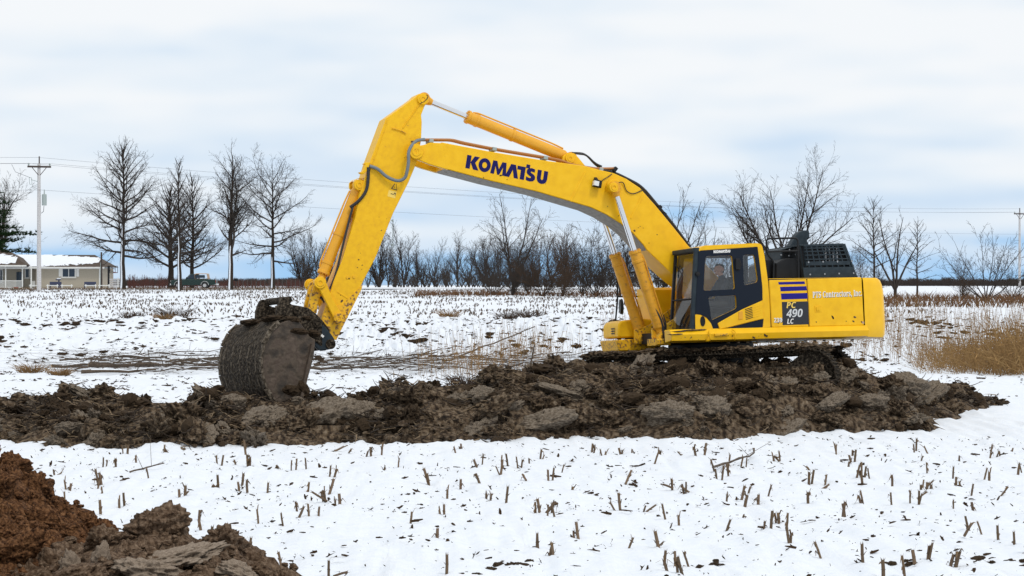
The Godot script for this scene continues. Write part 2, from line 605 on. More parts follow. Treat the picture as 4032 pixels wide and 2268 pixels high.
# ---------------------------------------------------------------- dug soil
# columns: x, where the ridge starts, its crest, crest height, where it ends (distances from the camera)
const RIDGE := [[-14.0, 37.6, 41.2, 0.6, 43.6], [-9.7, 37.84, 41.4, 0.65, 43.8], [-9.41, 38.5, 42.1, 0.75, 44.2], [-9.21, 39.0, 42.4, 0.5, 44.4], [-8.54, 38.7, 42.3, 0.87, 44.4], [-7.89, 38.2, 41.8, 0.78, 44], [-7.2, 37.76, 41.3, 0.74, 43.6],
	[-6.89, 37.66, 41.2, 0.64, 43.4], [-6.65, 37.58, 41.1, 0.42, 43.2], [-6.26, 37.45, 41, 0.54, 43.2], [-5.75, 37.6, 41.2, 0.8, 43.6], [-5.48, 37.84, 41.5, 0.8, 44], [-4.94, 38.3, 41.9, 0.66, 44.3], [-4.37, 38.67, 42.3, 0.58, 44.6], [-4.08, 38.86, 42.5, 0.7, 44.8],
	[-3.42, 39.2, 42.8, 0.68, 45], [-2.96, 38.9, 42.5, 0.6, 44.6], [-2.72, 38.73, 42.3, 0.75, 44.5], [-2.19, 38.31, 41.9, 1.06, 44.4], [-1.75, 38.5, 42.1, 0.9, 44.4], [-1.37, 38.7, 42.3, 0.72, 44.5], [-0.99, 38.93, 42.5, 0.88, 44.8], [-0.53, 39.17, 42.8, 1.17, 45.4], [0.02, 39.45, 43, 1.21, 46],
	[0.65, 39.77, 43.3, 1.16, 46.6], [1.05, 39.98, 44.0, 1.12, 47.4], [1.53, 40.2, 44.5, 1.18, 48], [2.2, 40.1, 44.7, 1.22, 48], [3.0, 39.8, 44.2, 1.16, 47.4], [4.0, 40.3, 43.5, 1.08, 46.6], [5.0, 41.1, 43.3, 1.02, 46.0], [6.0, 41.7, 43.2, 0.94, 46], [7.0, 42.2, 44.4, 0.82, 47.6],
	[7.6, 43.0, 45.6, 0.86, 49], [8.4, 44.4, 46.8, 0.84, 50], [9.2, 46.8, 48.6, 0.68, 51.6], [10.0, 48.4, 50.0, 0.5, 52.6], [11.0, 50.2, 51.2, 0.32, 53.0], [11.6, 51.4, 52.2, 0.08, 53.2], [12.4, 52.0, 52.6, -0.2, 53.4], [16.0, 52.0, 52.6, -0.3, 53.4]]

func mud_base(x: float, d: float) -> float:
	var r := RIDGE
	var i := 0
	while i < r.size() - 2 and x > r[i + 1][0]:
		i += 1
	var t := clampf((x - r[i][0]) / (r[i + 1][0] - r[i][0]), 0.0, 1.0)
	var f := lerpf(r[i][1], r[i + 1][1], t) + n_mid.get_noise_1d(x * 1.4) * 0.9
	var c := lerpf(r[i][2], r[i + 1][2], t)
	var h := lerpf(r[i][3], r[i + 1][3], t)
	var b := lerpf(r[i][4], r[i + 1][4], t)
	var y := -0.3
	if d < c:
		var k := (d - f) / (c - f)
		y = h * (0.62 * smoothstep(-0.06, 0.35, k) + 0.38 * smoothstep(0.25, 1.0, k)) - 0.3 * (1.0 - smoothstep(-0.35, 0.05, k))
	else:
		var k := (d - c) / (b - c)
		y = h * (1.0 - smoothstep(0.0, 1.0, k)) - 0.3 * smoothstep(0.9, 1.25, k)
	# the pad the crawlers stand on
	var pad := smoothstep(-0.6, 1.2, x) * (1.0 - smoothstep(7.6, 9.2, x)) * smoothstep(41.5, 43.0, d) * (1.0 - smoothstep(48.6, 50.6, d))
	var mid := smoothstep(1.6, 2.6, x) * (1.0 - smoothstep(7.0, 7.9, x)) * smoothstep(43.6, 44.8, d) * (1.0 - smoothstep(46.8, 48.2, d))
	return maxf(y, lerpf(-0.3, 0.27, pad) + 0.9 * mid)

func mud_top(x: float, d: float) -> float:
	var b := mud_base(x, d)
	if b < -0.25:
		return b
	var k := smoothstep(-0.25, 0.12, b)
	var big := n_rid.get_noise_2d(x * 1.3, d * 0.9)
	var cell := n_cell.get_noise_2d(x * 1.0, d * 0.7)
	return b + k * (big * 0.14 + cell * 0.22 + n_mid.get_noise_2d(x * 2.0, d * 1.3) * 0.16 + n_fine.get_noise_2d(x * 1.5, d * 1.2) * 0.09 - 0.10) + 0.05

func mud_wobble(p: Vector3) -> Vector3:
	return Vector3(n_mid.get_noise_3d(p.x * 2.2, p.y * 3.0, p.z * 2.2), 0, n_mid.get_noise_3d(p.x * 2.2 + 40.0, p.y * 3.0, p.z * 2.2)) * 0.2

func ico(sub: int) -> Array:
	var t := (1.0 + sqrt(5.0)) / 2.0
	var vs := [Vector3(-1, t, 0), Vector3(1, t, 0), Vector3(-1, -t, 0), Vector3(1, -t, 0), Vector3(0, -1, t), Vector3(0, 1, t), Vector3(0, -1, -t), Vector3(0, 1, -t), Vector3(t, 0, -1), Vector3(t, 0, 1), Vector3(-t, 0, -1), Vector3(-t, 0, 1)]
	var fs := [[0, 11, 5], [0, 5, 1], [0, 1, 7], [0, 7, 10], [0, 10, 11], [1, 5, 9], [5, 11, 4], [11, 10, 2], [10, 7, 6], [7, 1, 8], [3, 9, 4], [3, 4, 2], [3, 2, 6], [3, 6, 8], [3, 8, 9], [4, 9, 5], [2, 4, 11], [6, 2, 10], [8, 6, 7], [9, 8, 1]]
	var tris := []
	for f in fs:
		tris.append([vs[f[0]].normalized(), vs[f[1]].normalized(), vs[f[2]].normalized()])
	for s in sub:
		var more := []
		for q in tris:
			var ab: Vector3 = ((q[0] + q[1]) * 0.5).normalized()
			var bc: Vector3 = ((q[1] + q[2]) * 0.5).normalized()
			var ca: Vector3 = ((q[2] + q[0]) * 0.5).normalized()
			more.append_array([[q[0], ab, ca], [ab, q[1], bc], [ca, bc, q[2]], [ab, bc, ca]])
		tris = more
	return tris

func torn(d: Vector3, cuts: Array, f: FastNoiseLite, crumb: float, seen: Dictionary) -> Vector3:
	var key := d.snapped(Vector3.ONE * 0.001)
	if seen.has(key):
		return seen[key]
	var l := 1.0
	for c in cuts:
		var k: float = d.dot(c[0])
		if k > 0.05:
			l = minf(l, c[1] / k)
	l *= 1.0 + crumb * f.get_noise_3dv(d * 1.6) * 1.8
	seen[key] = d * l
	return d * l

# a torn lump of soil of about unit radius: lobes, flat broken faces and crumbly skin
func lump(seed_: int, sub: int, planes := 6, crumb := 0.16, smooth := false) -> ArrayMesh:
	var r := RandomNumberGenerator.new()
	r.seed = seed_
	var f := FastNoiseLite.new()
	f.noise_type = FastNoiseLite.TYPE_SIMPLEX_SMOOTH
	f.frequency = 1.3
	f.fractal_octaves = 5
	f.fractal_gain = 0.62
	f.seed = seed_
	var cuts := []
	for i in planes:
		cuts.append([Vector3(r.randf_range(-1, 1), r.randf_range(-1, 1), r.randf_range(-1, 1)).normalized(), r.randf_range(0.55, 0.85)])
	var seen := {}
	var mb := MB.new()
	var ns := {}
	var tris := ico(sub)
	if smooth:
		for q in tris:
			var a: Vector3 = torn(q[0], cuts, f, crumb, seen)
			var b: Vector3 = torn(q[1], cuts, f, crumb, seen)
			var c: Vector3 = torn(q[2], cuts, f, crumb, seen)
			var k := (b - a).cross(c - a)
			for p in q:
				var key: Vector3 = p.snapped(Vector3.ONE * 0.001)
				ns[key] = ns.get(key, Vector3.ZERO) + k
	for q in tris:
		var a: Vector3 = torn(q[0], cuts, f, crumb, seen)
		var b: Vector3 = torn(q[1], cuts, f, crumb, seen)
		var c: Vector3 = torn(q[2], cuts, f, crumb, seen)
		if smooth:
			mb.trin(a, b, c, ns[q[0].snapped(Vector3.ONE * 0.001)].normalized(), ns[q[1].snapped(Vector3.ONE * 0.001)].normalized(), ns[q[2].snapped(Vector3.ONE * 0.001)].normalized())
		else:
			mb.tri(a, b, c)
	return mb.mesh()

func crooked(seed_: int, length: float, r: float, sides := 4, bend := 0.25) -> ArrayMesh:
	var q := RandomNumberGenerator.new()
	q.seed = seed_
	var mb := MB.new()
	var p := Vector3.ZERO
	var d := Vector3(1, q.randf_range(0.1, 0.4), 0).normalized()
	for i in 5:
		var e := p + d * length / 5.0
		mb.limb(p, e, r * (1.0 - i * 0.14), r * (1.0 - (i + 1) * 0.14), sides)
		p = e
		d = (d + Vector3(q.randf_range(-1, 1), q.randf_range(-1, 1), q.randf_range(-1, 1)) * bend).normalized()
	return mb.mesh()

func spin() -> Basis:
	return Basis.from_euler(Vector3(rng.randf() * TAU, rng.randf() * TAU, rng.randf() * TAU))

func build_mud() -> void:
	var ridge := thing("soil_ridge", "long ridge of dark churned mud dug up across the snow", "soil ridge")
	var g := obj(ridge, "soil", sheet(steps([[-14, 13, 0.06]]), steps([[36.6, 54, 0.075]]), "ridge", -0.12), M.mud)
	g.set_meta("kind", "stuff")
	# crumbs and clods too many to count
	var shapes := []
	for i in 7:
		shapes.append(lump(100 + i, 1 if i < 4 else 2, 7, 0.24))
	var lists := []
	for i in 7:
		lists.append([])
	for i in 15000:
		var x := rng.randf_range(-11.0, 12.0)
		var d := rng.randf_range(37.0, 53.0)
		var h := mud_base(x, d)
		if h < 0.02:
			continue
		var big := rng.randf()
		var s := 0.02 + 0.045 * rng.randf() + (0.16 * rng.randf() if big > 0.9 else 0.0)
		var k := rng.randi() % 7
		var b := spin().scaled(Vector3(s * rng.randf_range(0.7, 1.6), s * rng.randf_range(0.5, 1.0), s * rng.randf_range(0.7, 1.6)))
		lists[k].append(Transform3D(b, Vector3(x, mud_top(x, d) + s * 0.25, -d)))
	for k in 7:
		scatter("mud_crumbs", shapes[k], M.mud_dark if k % 2 == 0 else M.mud, lists[k], "", "", null, ridge)
	# broken clods of middling size, pressed into one another
	var mids := []
	for i in 6:
		mids.append(lump(140 + i, 3, 9, 0.4))
	var mats := [M.mud, M.mud_dark, M.clay, M.mud, M.clay, M.mud]
	var mlists := []
	for i in 6:
		mlists.append([])
	for i in 3600:
		var x := rng.randf_range(-11.0, 12.0)
		var d := rng.randf_range(37.4, 52.0)
		if mud_base(x, d) < 0.08:
			continue
		var s := 0.05 + 0.21 * pow(rng.randf(), 2.6)
		var b := (Basis(Vector3.UP, rng.randf() * TAU) * Basis(Vector3.BACK, rng.randf_range(-0.7, 0.7)) * Basis(Vector3.RIGHT, rng.randf_range(-0.6, 0.6))).scaled_local(Vector3(s * rng.randf_range(1.0, 1.9), s * rng.randf_range(0.45, 0.9), s * rng.randf_range(0.8, 1.4)))
		mlists[rng.randi() % 6].append(Transform3D(b, Vector3(x, mud_top(x, d) + s * 0.1, -d)))
	for k in 6:
		scatter("mud_clods", mids[k], mats[k], mlists[k], "", "", null, ridge)
	# torn roots and straw in the soil
	var root_list := []
	var straw_list := []
	for i in 26000:
		var x := rng.randf_range(-11.0, 11.5)
		var d := rng.randf_range(37.2, 52.0)
		if mud_base(x, d) < 0.05:
			continue
		var b := Basis(Vector3.UP, rng.randf() * TAU) * Basis(Vector3.RIGHT, rng.randf() * TAU)
		var t := Transform3D(b.scaled(Vector3.ONE * rng.randf_range(0.35, 1.2)), Vector3(x, mud_top(x, d) + 0.055, -d))
		if rng.randf() < 0.36:
			straw_list.append(t)
		else:
			root_list.append(t)
	scatter("roots", crooked(7, 0.36, 0.014), paint(lin(0.035, 0.024, 0.016), 0.95), root_list, "", "", null, ridge)
	scatter("straw", crooked(9, 0.26, 0.013, 3, 0.2), paint(lin(0.21, 0.15, 0.09), 0.9), straw_list, "", "", null, ridge)
	# the lumps of grey clay one can point at: x, distance, size along x, y, z, tilt, turn
	var lumps := [
		[0.86, 41.6, 0.52, 0.13, 0.36, -0.32, 0.2, "tilted grey clay slab with a dark hollow under it on the mud ridge"],
		[0.62, 40.35, 0.72, 0.26, 0.5, 0.12, 0.1, "broad smooth grey clay lump below the tilted clay slab"],
		[1.35, 40.7, 0.42, 0.22, 0.4, -0.2, 0.7, "clay lump wedged beside the broad smooth grey clay lump"],
		[2.95, 40.5, 0.56, 0.30, 0.4, 0.05, 0.4, "wide rounded clay lump at the snow edge below the crawler track"],
		[3.75, 40.9, 0.42, 0.22, 0.34, 0.15, 0.9, "clay lump between two larger clay lumps below the crawler track"],
		[4.5, 41.4, 0.4, 0.2, 0.3, -0.12, 0.2, ""], [5.2, 41.7, 0.5, 0.24, 0.4, 0.28, 0.5, "streaked brown clay lump near the end of the mud ridge by snow"],
		[6.2, 42.2, 0.36, 0.18, 0.3, 0.2, 0.3, ""], [2.1, 43.0, 0.27, 0.15, 0.22, -0.15, 0.3, "small pale grey clay slab lying on dark mud before the crawler track"],
		[-0.95, 41.0, 0.34, 0.28, 0.3, 0.4, 0.5, "upright split grey clay block on the mud ridge"], [-0.55, 40.7, 0.28, 0.24, 0.3, -0.2, 1.2, ""], [-1.45, 41.0, 0.26, 0.26, 0.24, 0.1, 0.8, ""],
		[-3.35, 40.4, 0.66, 0.36, 0.5, 0.18, 0.3, "large rounded grey clay lump beside the bucket"], [-2.8, 40.3, 0.44, 0.26, 0.4, -0.2, 0.7, ""], [-3.75, 40.0, 0.4, 0.2, 0.36, 0.1, 0.2, ""],
		[-5.2, 40.9, 0.34, 0.22, 0.3, 0.1, 0.2, "brown clay lump on the mud beyond the bucket"], [-4.7, 39.8, 0.5, 0.2, 0.4, 0.32, 0.4, "long leaning clay slab at the snow edge under the bucket"], [-4.0, 39.6, 0.34, 0.18, 0.3, 0.0, 0.9, ""],
		[8.25, 45.8, 0.5, 0.3, 0.42, -0.25, 0.2, "pale smooth clay block behind the crawler track end"], [8.95, 46.9, 0.46, 0.26, 0.4, 0.2, 0.6, "dark clay block next to the pale smooth clay block"], [9.7, 48.8, 0.5, 0.2, 0.36, 0.1, 0.3, "low clay lump at the tapering end of the mud ridge"],
		[7.1, 43.2, 0.4, 0.22, 0.3, 0.1, 0.8, ""], [-6.1, 39.6, 0.3, 0.16, 0.26, 0.0, 0.4, ""], [1.9, 41.0, 0.4, 0.2, 0.3, 0.25, 0.3, ""], [-0.2, 40.0, 0.3, 0.15, 0.26, 0.1, 0.1, ""]]
	var kinds := []
	for k in 6:
		kinds.append(lump(300 + k, 4, 10, 0.2, true))
	var i := 0
	for l in lumps:
		var o := obj(self, "clay_lump", kinds[i % 6], M.clay if i % 3 != 2 else M.mud)
		var lab: String = l[7] if l[7] else "brown clay lump bedded in the churned mud ridge"
		tag(o, lab, "clay lump", "clay lumps on the mud ridge")
		o.transform = Transform3D(Basis(Vector3.UP, l[6]) * Basis(Vector3.BACK, l[5]) * Basis.from_scale(Vector3(l[2], l[3], l[4])), Vector3(l[0], mud_base(l[0], l[1]) - l[3] * 0.1 - 0.03, -l[1]))
		i += 1

# ---------------------------------------------------------------- heap of clods beside the camera
const PILE_RED := [[-9.5, 0.1], [-7.5, 0.95], [-6.0, 1.16], [-5.05, 1.09], [-4.8, 1.05], [-4.65, 0.92], [-4.53, 0.74], [-4.33, 0.64], [-4.1, 0.52], [-3.98, 0.42], [-3.6, 0.2], [-3.2, -0.1], [-2.6, -0.4]]
const PILE_BROWN := [[-5.0, 0.25], [-4.2, 0.46], [-3.72, 0.50], [-3.5, 0.58], [-3.40, 0.63], [-3.16, 0.64], [-2.94, 0.58], [-2.90, 0.56], [-2.81, 0.48], [-2.6, 0.59], [-2.42, 0.53], [-2.33, 0.42], [-2.13, 0.29], [-2.0, 0.16], [-1.8, -0.08], [-1.5, -0.4]]

func along(tab: Array, x: float) -> float:
	for i in tab.size() - 1:
		if x <= tab[i + 1][0]:
			return lerpf(tab[i][1], tab[i + 1][1], clampf((x - tab[i][0]) / (tab[i + 1][0] - tab[i][0]), 0.0, 1.0))
	return tab[-1][1]

func pile_red_base(x: float, d: float) -> float:
	var h := along(PILE_RED, x)
	return h * (1.0 - smoothstep(21.4, 23.6, d)) * (0.55 + 0.45 * smoothstep(17.0, 21.0, d)) - 0.35 * smoothstep(22.8, 23.8, d) - 0.4 * (1.0 - smoothstep(15.2, 16.5, d))

func pile_brown_base(x: float, d: float) -> float:
	var h := along(PILE_BROWN, x)
	return h * (1.0 - smoothstep(19.6, 21.2, d)) * (0.5 + 0.5 * smoothstep(17.2, 19.3, d)) - 0.35 * smoothstep(20.6, 21.3, d) - 0.4 * (1.0 - smoothstep(15.2, 16.5, d))

func clumpy(x: float, d: float, b: float) -> float:
	var k := smoothstep(-0.1, 0.2, b)
	return b + k * (n_cell.get_noise_2d(x * 2.6, d * 2.0) * 0.13 + n_rid.get_noise_2d(x * 2.4, d * 2.0) * 0.09 + n_mid.get_noise_2d(x * 4.0, d * 3.0) * 0.08 + n_fine.get_noise_2d(x * 3.0, d * 2.5) * 0.03)

func pile_red(x: float, d: float) -> float:
	return clumpy(x, d, pile_red_base(x, d))

func pile_brown(x: float, d: float) -> float:
	return clumpy(x + 31.0, d, pile_brown_base(x, d))

func pile_wobble(p: Vector3) -> Vector3:
	return Vector3(n_mid.get_noise_3d(p.x * 4.0, p.y * 5.0, p.z * 4.0), 0, n_mid.get_noise_3d(p.x * 4.0 + 40.0, p.y * 5.0, p.z * 4.0)) * 0.10

func build_pile() -> void:
	var heap := thing("soil_heap", "heap of reddish brown crumbly soil clods in the snow", "soil heap")
	obj(heap, "soil", sheet(steps([[-7.0, -2.6, 0.032]]), steps([[15.2, 23.8, 0.05]]), "red heap", -0.2), M.red_soil).set_meta("kind", "stuff")
	var heap2 := thing("soil_heap", "lower heap of grey brown clay clods beside the reddish soil heap", "soil heap")
	obj(heap2, "soil", sheet(steps([[-5.0, -1.5, 0.028]]), steps([[15.2, 21.4, 0.045]]), "brown heap", -0.2), M.brown_soil).set_meta("kind", "stuff")
	var shapes := []
	for i in 6:
		shapes.append(lump(500 + i, 2, 8, 0.26))
	for pass_ in 2:
		var lists := []
		for i in 6:
			lists.append([])
		for i in (4200 if pass_ == 0 else 1700):
			var x := rng.randf_range(-6.0, -1.7)
			var d := rng.randf_range(16.0, 23.4)
			var h := pile_red_base(x, d) if pass_ == 0 else pile_brown_base(x, d)
			var other := pile_brown_base(x, d) if pass_ == 0 else pile_red_base(x, d)
			if h < 0.03 or other > h + 0.05:
				continue
			var s := 0.010 + 0.026 * rng.randf() + (0.05 * rng.randf() if rng.randf() > 0.9 else 0.0)
			var b := spin().scaled(Vector3(s * rng.randf_range(0.8, 1.5), s * rng.randf_range(0.6, 1.1), s * rng.randf_range(0.8, 1.5)))
			var y := pile_red(x, d) if pass_ == 0 else pile_brown(x, d)
			lists[rng.randi() % 6].append(Transform3D(b, Vector3(x, y + s * 0.3, -d)))
		for k in 6:
			scatter("soil_crumbs", shapes[k], M.red_soil if pass_ == 0 else M.brown_soil, lists[k], "", "", null, heap if pass_ == 0 else heap2)
	# clods one can point at: x, distance, half sizes, tilt, turn, soil, label
	var clods := [
		[-3.16, 19.4, 0.30, 0.24, 0.26, 0.06, 0.4, "brown", "tall square topped clay clod crowning the grey brown heap"],
		[-2.86, 18.75, 0.50, 0.11, 0.5, 0.24, 0.25, "clay", "long pale clay slab sloping down the grey brown heap"],
		[-2.54, 19.3, 0.25, 0.2, 0.22, -0.15, 0.8, "brown", "rounded brown clod at the end of the long pale clay slab"],
		[-2.44, 19.35, 0.075, 0.085, 0.07, 0.3, 0.2, "red", "small rust red clod on top of a brown clod"],
		[-2.2, 19.2, 0.17, 0.12, 0.15, -0.3, 0.5, "brown", "low brown clod at the toe of the grey brown heap"],
		[-2.06, 19.45, 0.09, 0.09, 0.08, 0.1, 0.9, "brown", "last small brown clod of the heap lying by the snow"],
		[-3.75, 18.6, 0.10, 0.17, 0.09, 0.5, 0.3, "clay", "narrow pale clay splinter stuck upright in the heap"],
		[-3.45, 18.4, 0.08, 0.14, 0.08, -0.3, 0.6, "clay", "small pale clay chip between the two soil heaps"],
		[-3.55, 19.0, 0.22, 0.16, 0.2, 0.2, 0.1, "brown", "brown clod leaning on the tall square topped clod"],
		[-3.05, 18.2, 0.34, 0.14, 0.3, -0.2, 0.7, "clay", "second pale clay slab lying below the long pale clay slab"],
		[-2.35, 18.55, 0.3, 0.12, 0.28, -0.35, 0.3, "clay", "streaked clay slab leaning on the rounded brown clod"],
		[-3.6, 18.1, 0.3, 0.12, 0.3, 0.4, 0.5, "brown", "tilted brown slab low between the two heaps"],
		[-4.25, 18.9, 0.26, 0.16, 0.22, 0.3, 0.2, "red", "broad rusty slab low on the reddish heap"],
		[-4.35, 20.4, 0.26, 0.17, 0.2, -0.25, 0.5, "red", "flat orange brown clod on the reddish heap"],
		[-4.75, 20.2, 0.2, 0.18, 0.2, 0.3, 0.7, "red", "rough orange clod high on the reddish heap"],
		[-4.1, 19.6, 0.2, 0.15, 0.18, 0.1, 1.3, "red", "dark red clod at the foot of the reddish heap"],
		[-4.5, 19.4, 0.17, 0.14, 0.16, -0.1, 0.3, "red", ""], [-4.0, 20.9, 0.16, 0.12, 0.14, 0.2, 0.1, "red", ""], [-4.95, 19.5, 0.18, 0.14, 0.15, 0.0, 0.6, "red", ""], [-4.6, 21.2, 0.17, 0.16, 0.15, 0.15, 0.9, "red", ""],
		[-4.9, 21.4, 0.2, 0.17, 0.18, 0.15, 0.2, "red", ""], [-2.7, 18.1, 0.16, 0.1, 0.14, 0.1, 0.2, "brown", ""], [-2.35, 18.7, 0.15, 0.1, 0.13, -0.2, 0.4, "brown", ""], [-3.3, 18.0, 0.14, 0.1, 0.12, 0.1, 0.7, "brown", ""]]
	var kinds := []
	for k in 6:
		kinds.append(lump(700 + k, 4, 14, 0.26, true))
	var i := 0
	for c in clods:
		var o := obj(self, "soil_clod", kinds[i % 6], M.pale_clay if c[7] == "clay" else M.red_soil if c[7] == "red" else M.brown_soil)
		var lab: String = c[8] if c[8] else ("crumbly reddish clod bedded in the reddish soil heap" if c[7] == "red" else "crumbly brown clod low in the grey brown heap")
		tag(o, lab, "clod", "loose clods on the soil heaps")
		var y := maxf(pile_red(c[0], c[1]), pile_brown(c[0], c[1]))
		o.transform = Transform3D(Basis(Vector3.UP, c[6]) * Basis(Vector3.BACK, c[5]) * Basis.from_scale(Vector3(c[2], c[3], c[4])), Vector3(c[0], y + c[3] * (0.5 if c[2] > 0.45 else 0.2), -c[1]))
		i += 1


# ---------------------------------------------------------------- the excavator
# its own axes: x towards the counterweight, y up from the crawler soles, z towards the cab side
var ex: Node3D

func v3(p: Vector2, z: float) -> Vector3:
	return Vector3(p.x, p.y, z)

# cuts window openings out of a plate; the plate is split through each opening so that no piece keeps a hole
func cut_pieces(outline: Array, holes: Array) -> Array:
	var xs := [-99.0]
	for h in holes:
		var lo := 1e9
		var hi := -1e9
		for p in h:
			lo = minf(lo, p.x)
			hi = maxf(hi, p.x)
		xs.append((lo + hi) * 0.5)
	xs.append(99.0)
	xs.sort()
	var out := []
	for i in xs.size() - 1:
		var strip := PackedVector2Array([Vector2(xs[i], -99), Vector2(xs[i + 1], -99), Vector2(xs[i + 1], 99), Vector2(xs[i], 99)])
		var parts := Geometry2D.intersect_polygons(PackedVector2Array(outline), strip)
		for h in holes:
			var left := []
			for p in parts:
				left.append_array(Geometry2D.clip_polygons(p, PackedVector2Array(h)))
			parts.assign(left)
		for p in parts:
			if not Geometry2D.is_polygon_clockwise(p):
				out.append(Array(p))
	return out

func cut_plate(parent: Node, called: String, outline: Array, holes: Array, z0: float, z1: float, mat: Material, xf := Transform3D.IDENTITY) -> MeshInstance3D:
	var mb := MB.new()
	mb.xf = xf
	for p in cut_pieces(outline, holes):
		mb.prism(p, z0, z1)
	return obj(parent, called, mb, mat)

func rounded(poly: Array, r: float, k := 3) -> Array:
	var out := []
	var m := poly.size()
	for i in m:
		var p: Vector2 = poly[i]
		var a: Vector2 = poly[(i + m - 1) % m]
		var b: Vector2 = poly[(i + 1) % m]
		var ra := minf(r, p.distance_to(a) * 0.45)
		var rb := minf(r, p.distance_to(b) * 0.45)
		var s := p + (a - p).normalized() * ra
		var e := p + (b - p).normalized() * rb
		for j in k + 1:
			var t := float(j) / k
			out.append(s.lerp(p, t).lerp(p.lerp(e, t), t))
	return out

func plate(parent: Node, called: String, poly: Array, z0: float, z1: float, mat: Material, bev := 0.0) -> MeshInstance3D:
	var mb := MB.new()
	mb.prism(poly, z0, z1, bev)
	return obj(parent, called, mb, mat)

func rod(parent: Node, called: String, path: Array, r: float, mat: Material, sides := 8) -> MeshInstance3D:
	var mb := MB.new()
	mb.tube(soft(path, 0.4 if called.contains("hose") else 0.09), r, sides)
	return obj(parent, called, mb, mat)

# rounds the corners of a bent pipe
func soft(path: Array, most := 0.09) -> Array:
	if path.size() < 3:
		return path
	var out := [path[0]]
	for i in range(1, path.size() - 1):
		var p: Vector3 = path[i]
		var a: Vector3 = path[i - 1]
		var b: Vector3 = path[i + 1]
		var s := p.lerp(a, minf(0.45, most / p.distance_to(a)))
		var e := p.lerp(b, minf(0.45, most / p.distance_to(b)))
		for j in 5:
			var t := j / 4.0
			out.append(s.lerp(p, t).lerp(p.lerp(e, t), t))
	out.append(path[-1])
	return out

func boss(parent: Node, called: String, c: Vector2, r: float, z0: float, z1: float, mat: Material) -> MeshInstance3D:
	var mb := MB.new()
	var l := z1 - z0
	mb.lathe(v3(c, z0), Vector3.BACK, [Vector2(0, 0), Vector2(0, r * 0.93), Vector2(r * 0.07, r), Vector2(l - r * 0.07, r), Vector2(l, r * 0.93), Vector2(l, r * 0.62), Vector2(l + 0.012, r * 0.6), Vector2(l + 0.012, r * 0.34), Vector2(l - 0.004, r * 0.33), Vector2(l - 0.004, 0)], 24)
	return obj(parent, called, mb, mat)

func cylinder_ram(parent: Node3D, a: Vector3, b: Vector3, barrel_from: float, barrel_to: float, r: float, rr: float, mat: Material) -> void:
	# a: foot of the barrel, b: eye of the rod; the barrel covers the given part of the way
	var d := (b - a).normalized()
	var L := a.distance_to(b)
	var f := barrel_from * L
	var t := barrel_to * L
	var mb := MB.new()
	mb.lathe(a, d, [Vector2(f, 0), Vector2(f, r * 0.8), Vector2(f + 0.05, r), Vector2(t - 0.26, r), Vector2(t - 0.25, r * 1.12), Vector2(t - 0.20, r * 1.12), Vector2(t - 0.19, r * 1.03), Vector2(t - 0.06, r * 1.03), Vector2(t - 0.05, r * 1.16), Vector2(t, r * 1.16), Vector2(t, rr)], 22)
	var barrel := obj(parent, "barrel", mb, mat)
	mb = MB.new()
	mb.lathe(a, d, [Vector2(t * 0.55, r * 1.02), Vector2(t * 0.55, r * 1.1), Vector2(t * 0.55 + 0.05, r * 1.1), Vector2(t * 0.55 + 0.05, r * 1.02)], 18)
	obj(barrel, "band", mb, mat)
	mb = MB.new()
	for k in 10:
		var ux := d.cross(Vector3.BACK).normalized()
		var q := ux.rotated(d, TAU * k / 10.0)
		mb.lathe(a + d * t + q * r * 0.92, d, [Vector2(-0.01, 0.014), Vector2(0.022, 0.014), Vector2(0.022, 0)], 6)
	obj(barrel, "bolts", mb, mat)
	mb = MB.new()
	mb.lathe(a, d, [Vector2(t - 0.02, rr), Vector2(L - 0.14, rr)], 18)
	obj(parent, "piston_rod", mb, M.chrome)
	mb = MB.new()
	mb.lathe(a, d, [Vector2(L - 0.2, rr * 1.1), Vector2(L - 0.12, rr * 1.5), Vector2(L - 0.02, rr * 1.5)], 16)
	mb.lathe(b - Vector3(0, 0, 0.1), Vector3.BACK, [Vector2(0, 0), Vector2(0, r), Vector2(0.2, r), Vector2(0.2, 0)], 20)
	obj(parent, "rod_eye", mb, mat)
	mb = MB.new()
	mb.lathe(a - Vector3(0, 0, 0.11), Vector3.BACK, [Vector2(0, 0), Vector2(0, r * 1.05), Vector2(0.22, r * 1.05), Vector2(0.22, 0)], 20)
	mb.lathe(a, d, [Vector2(0, r * 0.7), Vector2(f + 0.03, r * 0.82)], 16)
	obj(parent, "barrel_eye", mb, mat)
	# the hard line that runs along the barrel
	var side := d.cross(Vector3.BACK).normalized()
	if side.y < 0.0:
		side = -side
	rod(barrel, "oil_line", [a + d * (t - 0.1) + side * r * 1.05, a + d * (t - 0.2) + side * (r + 0.035), a + d * (f + 0.35) + side * (r + 0.035), a + d * (f + 0.1) + side * (r + 0.02)], 0.018, mat, 6)

# ---- block capitals of the maker's name, each drawn in a square one unit high
func bar2(a: Vector2, b: Vector2, t: float) -> Array:
	var d := (b - a).normalized()
	var s := Vector2(-d.y, d.x) * t * 0.5
	return [a - s, b - s, b + s, a + s]

func arc2(c: Vector2, rx: float, ry: float, a0: float, a1: float, t: float, k := 14) -> Array:
	var out := []
	for i in k + 1:
		var a := lerpf(a0, a1, float(i) / k)
		out.append(c + Vector2(cos(a) * rx, sin(a) * ry))
	for i in k + 1:
		var a := lerpf(a1, a0, float(i) / k)
		out.append(c + Vector2(cos(a) * (rx - t), sin(a) * (ry - t)))
	return out

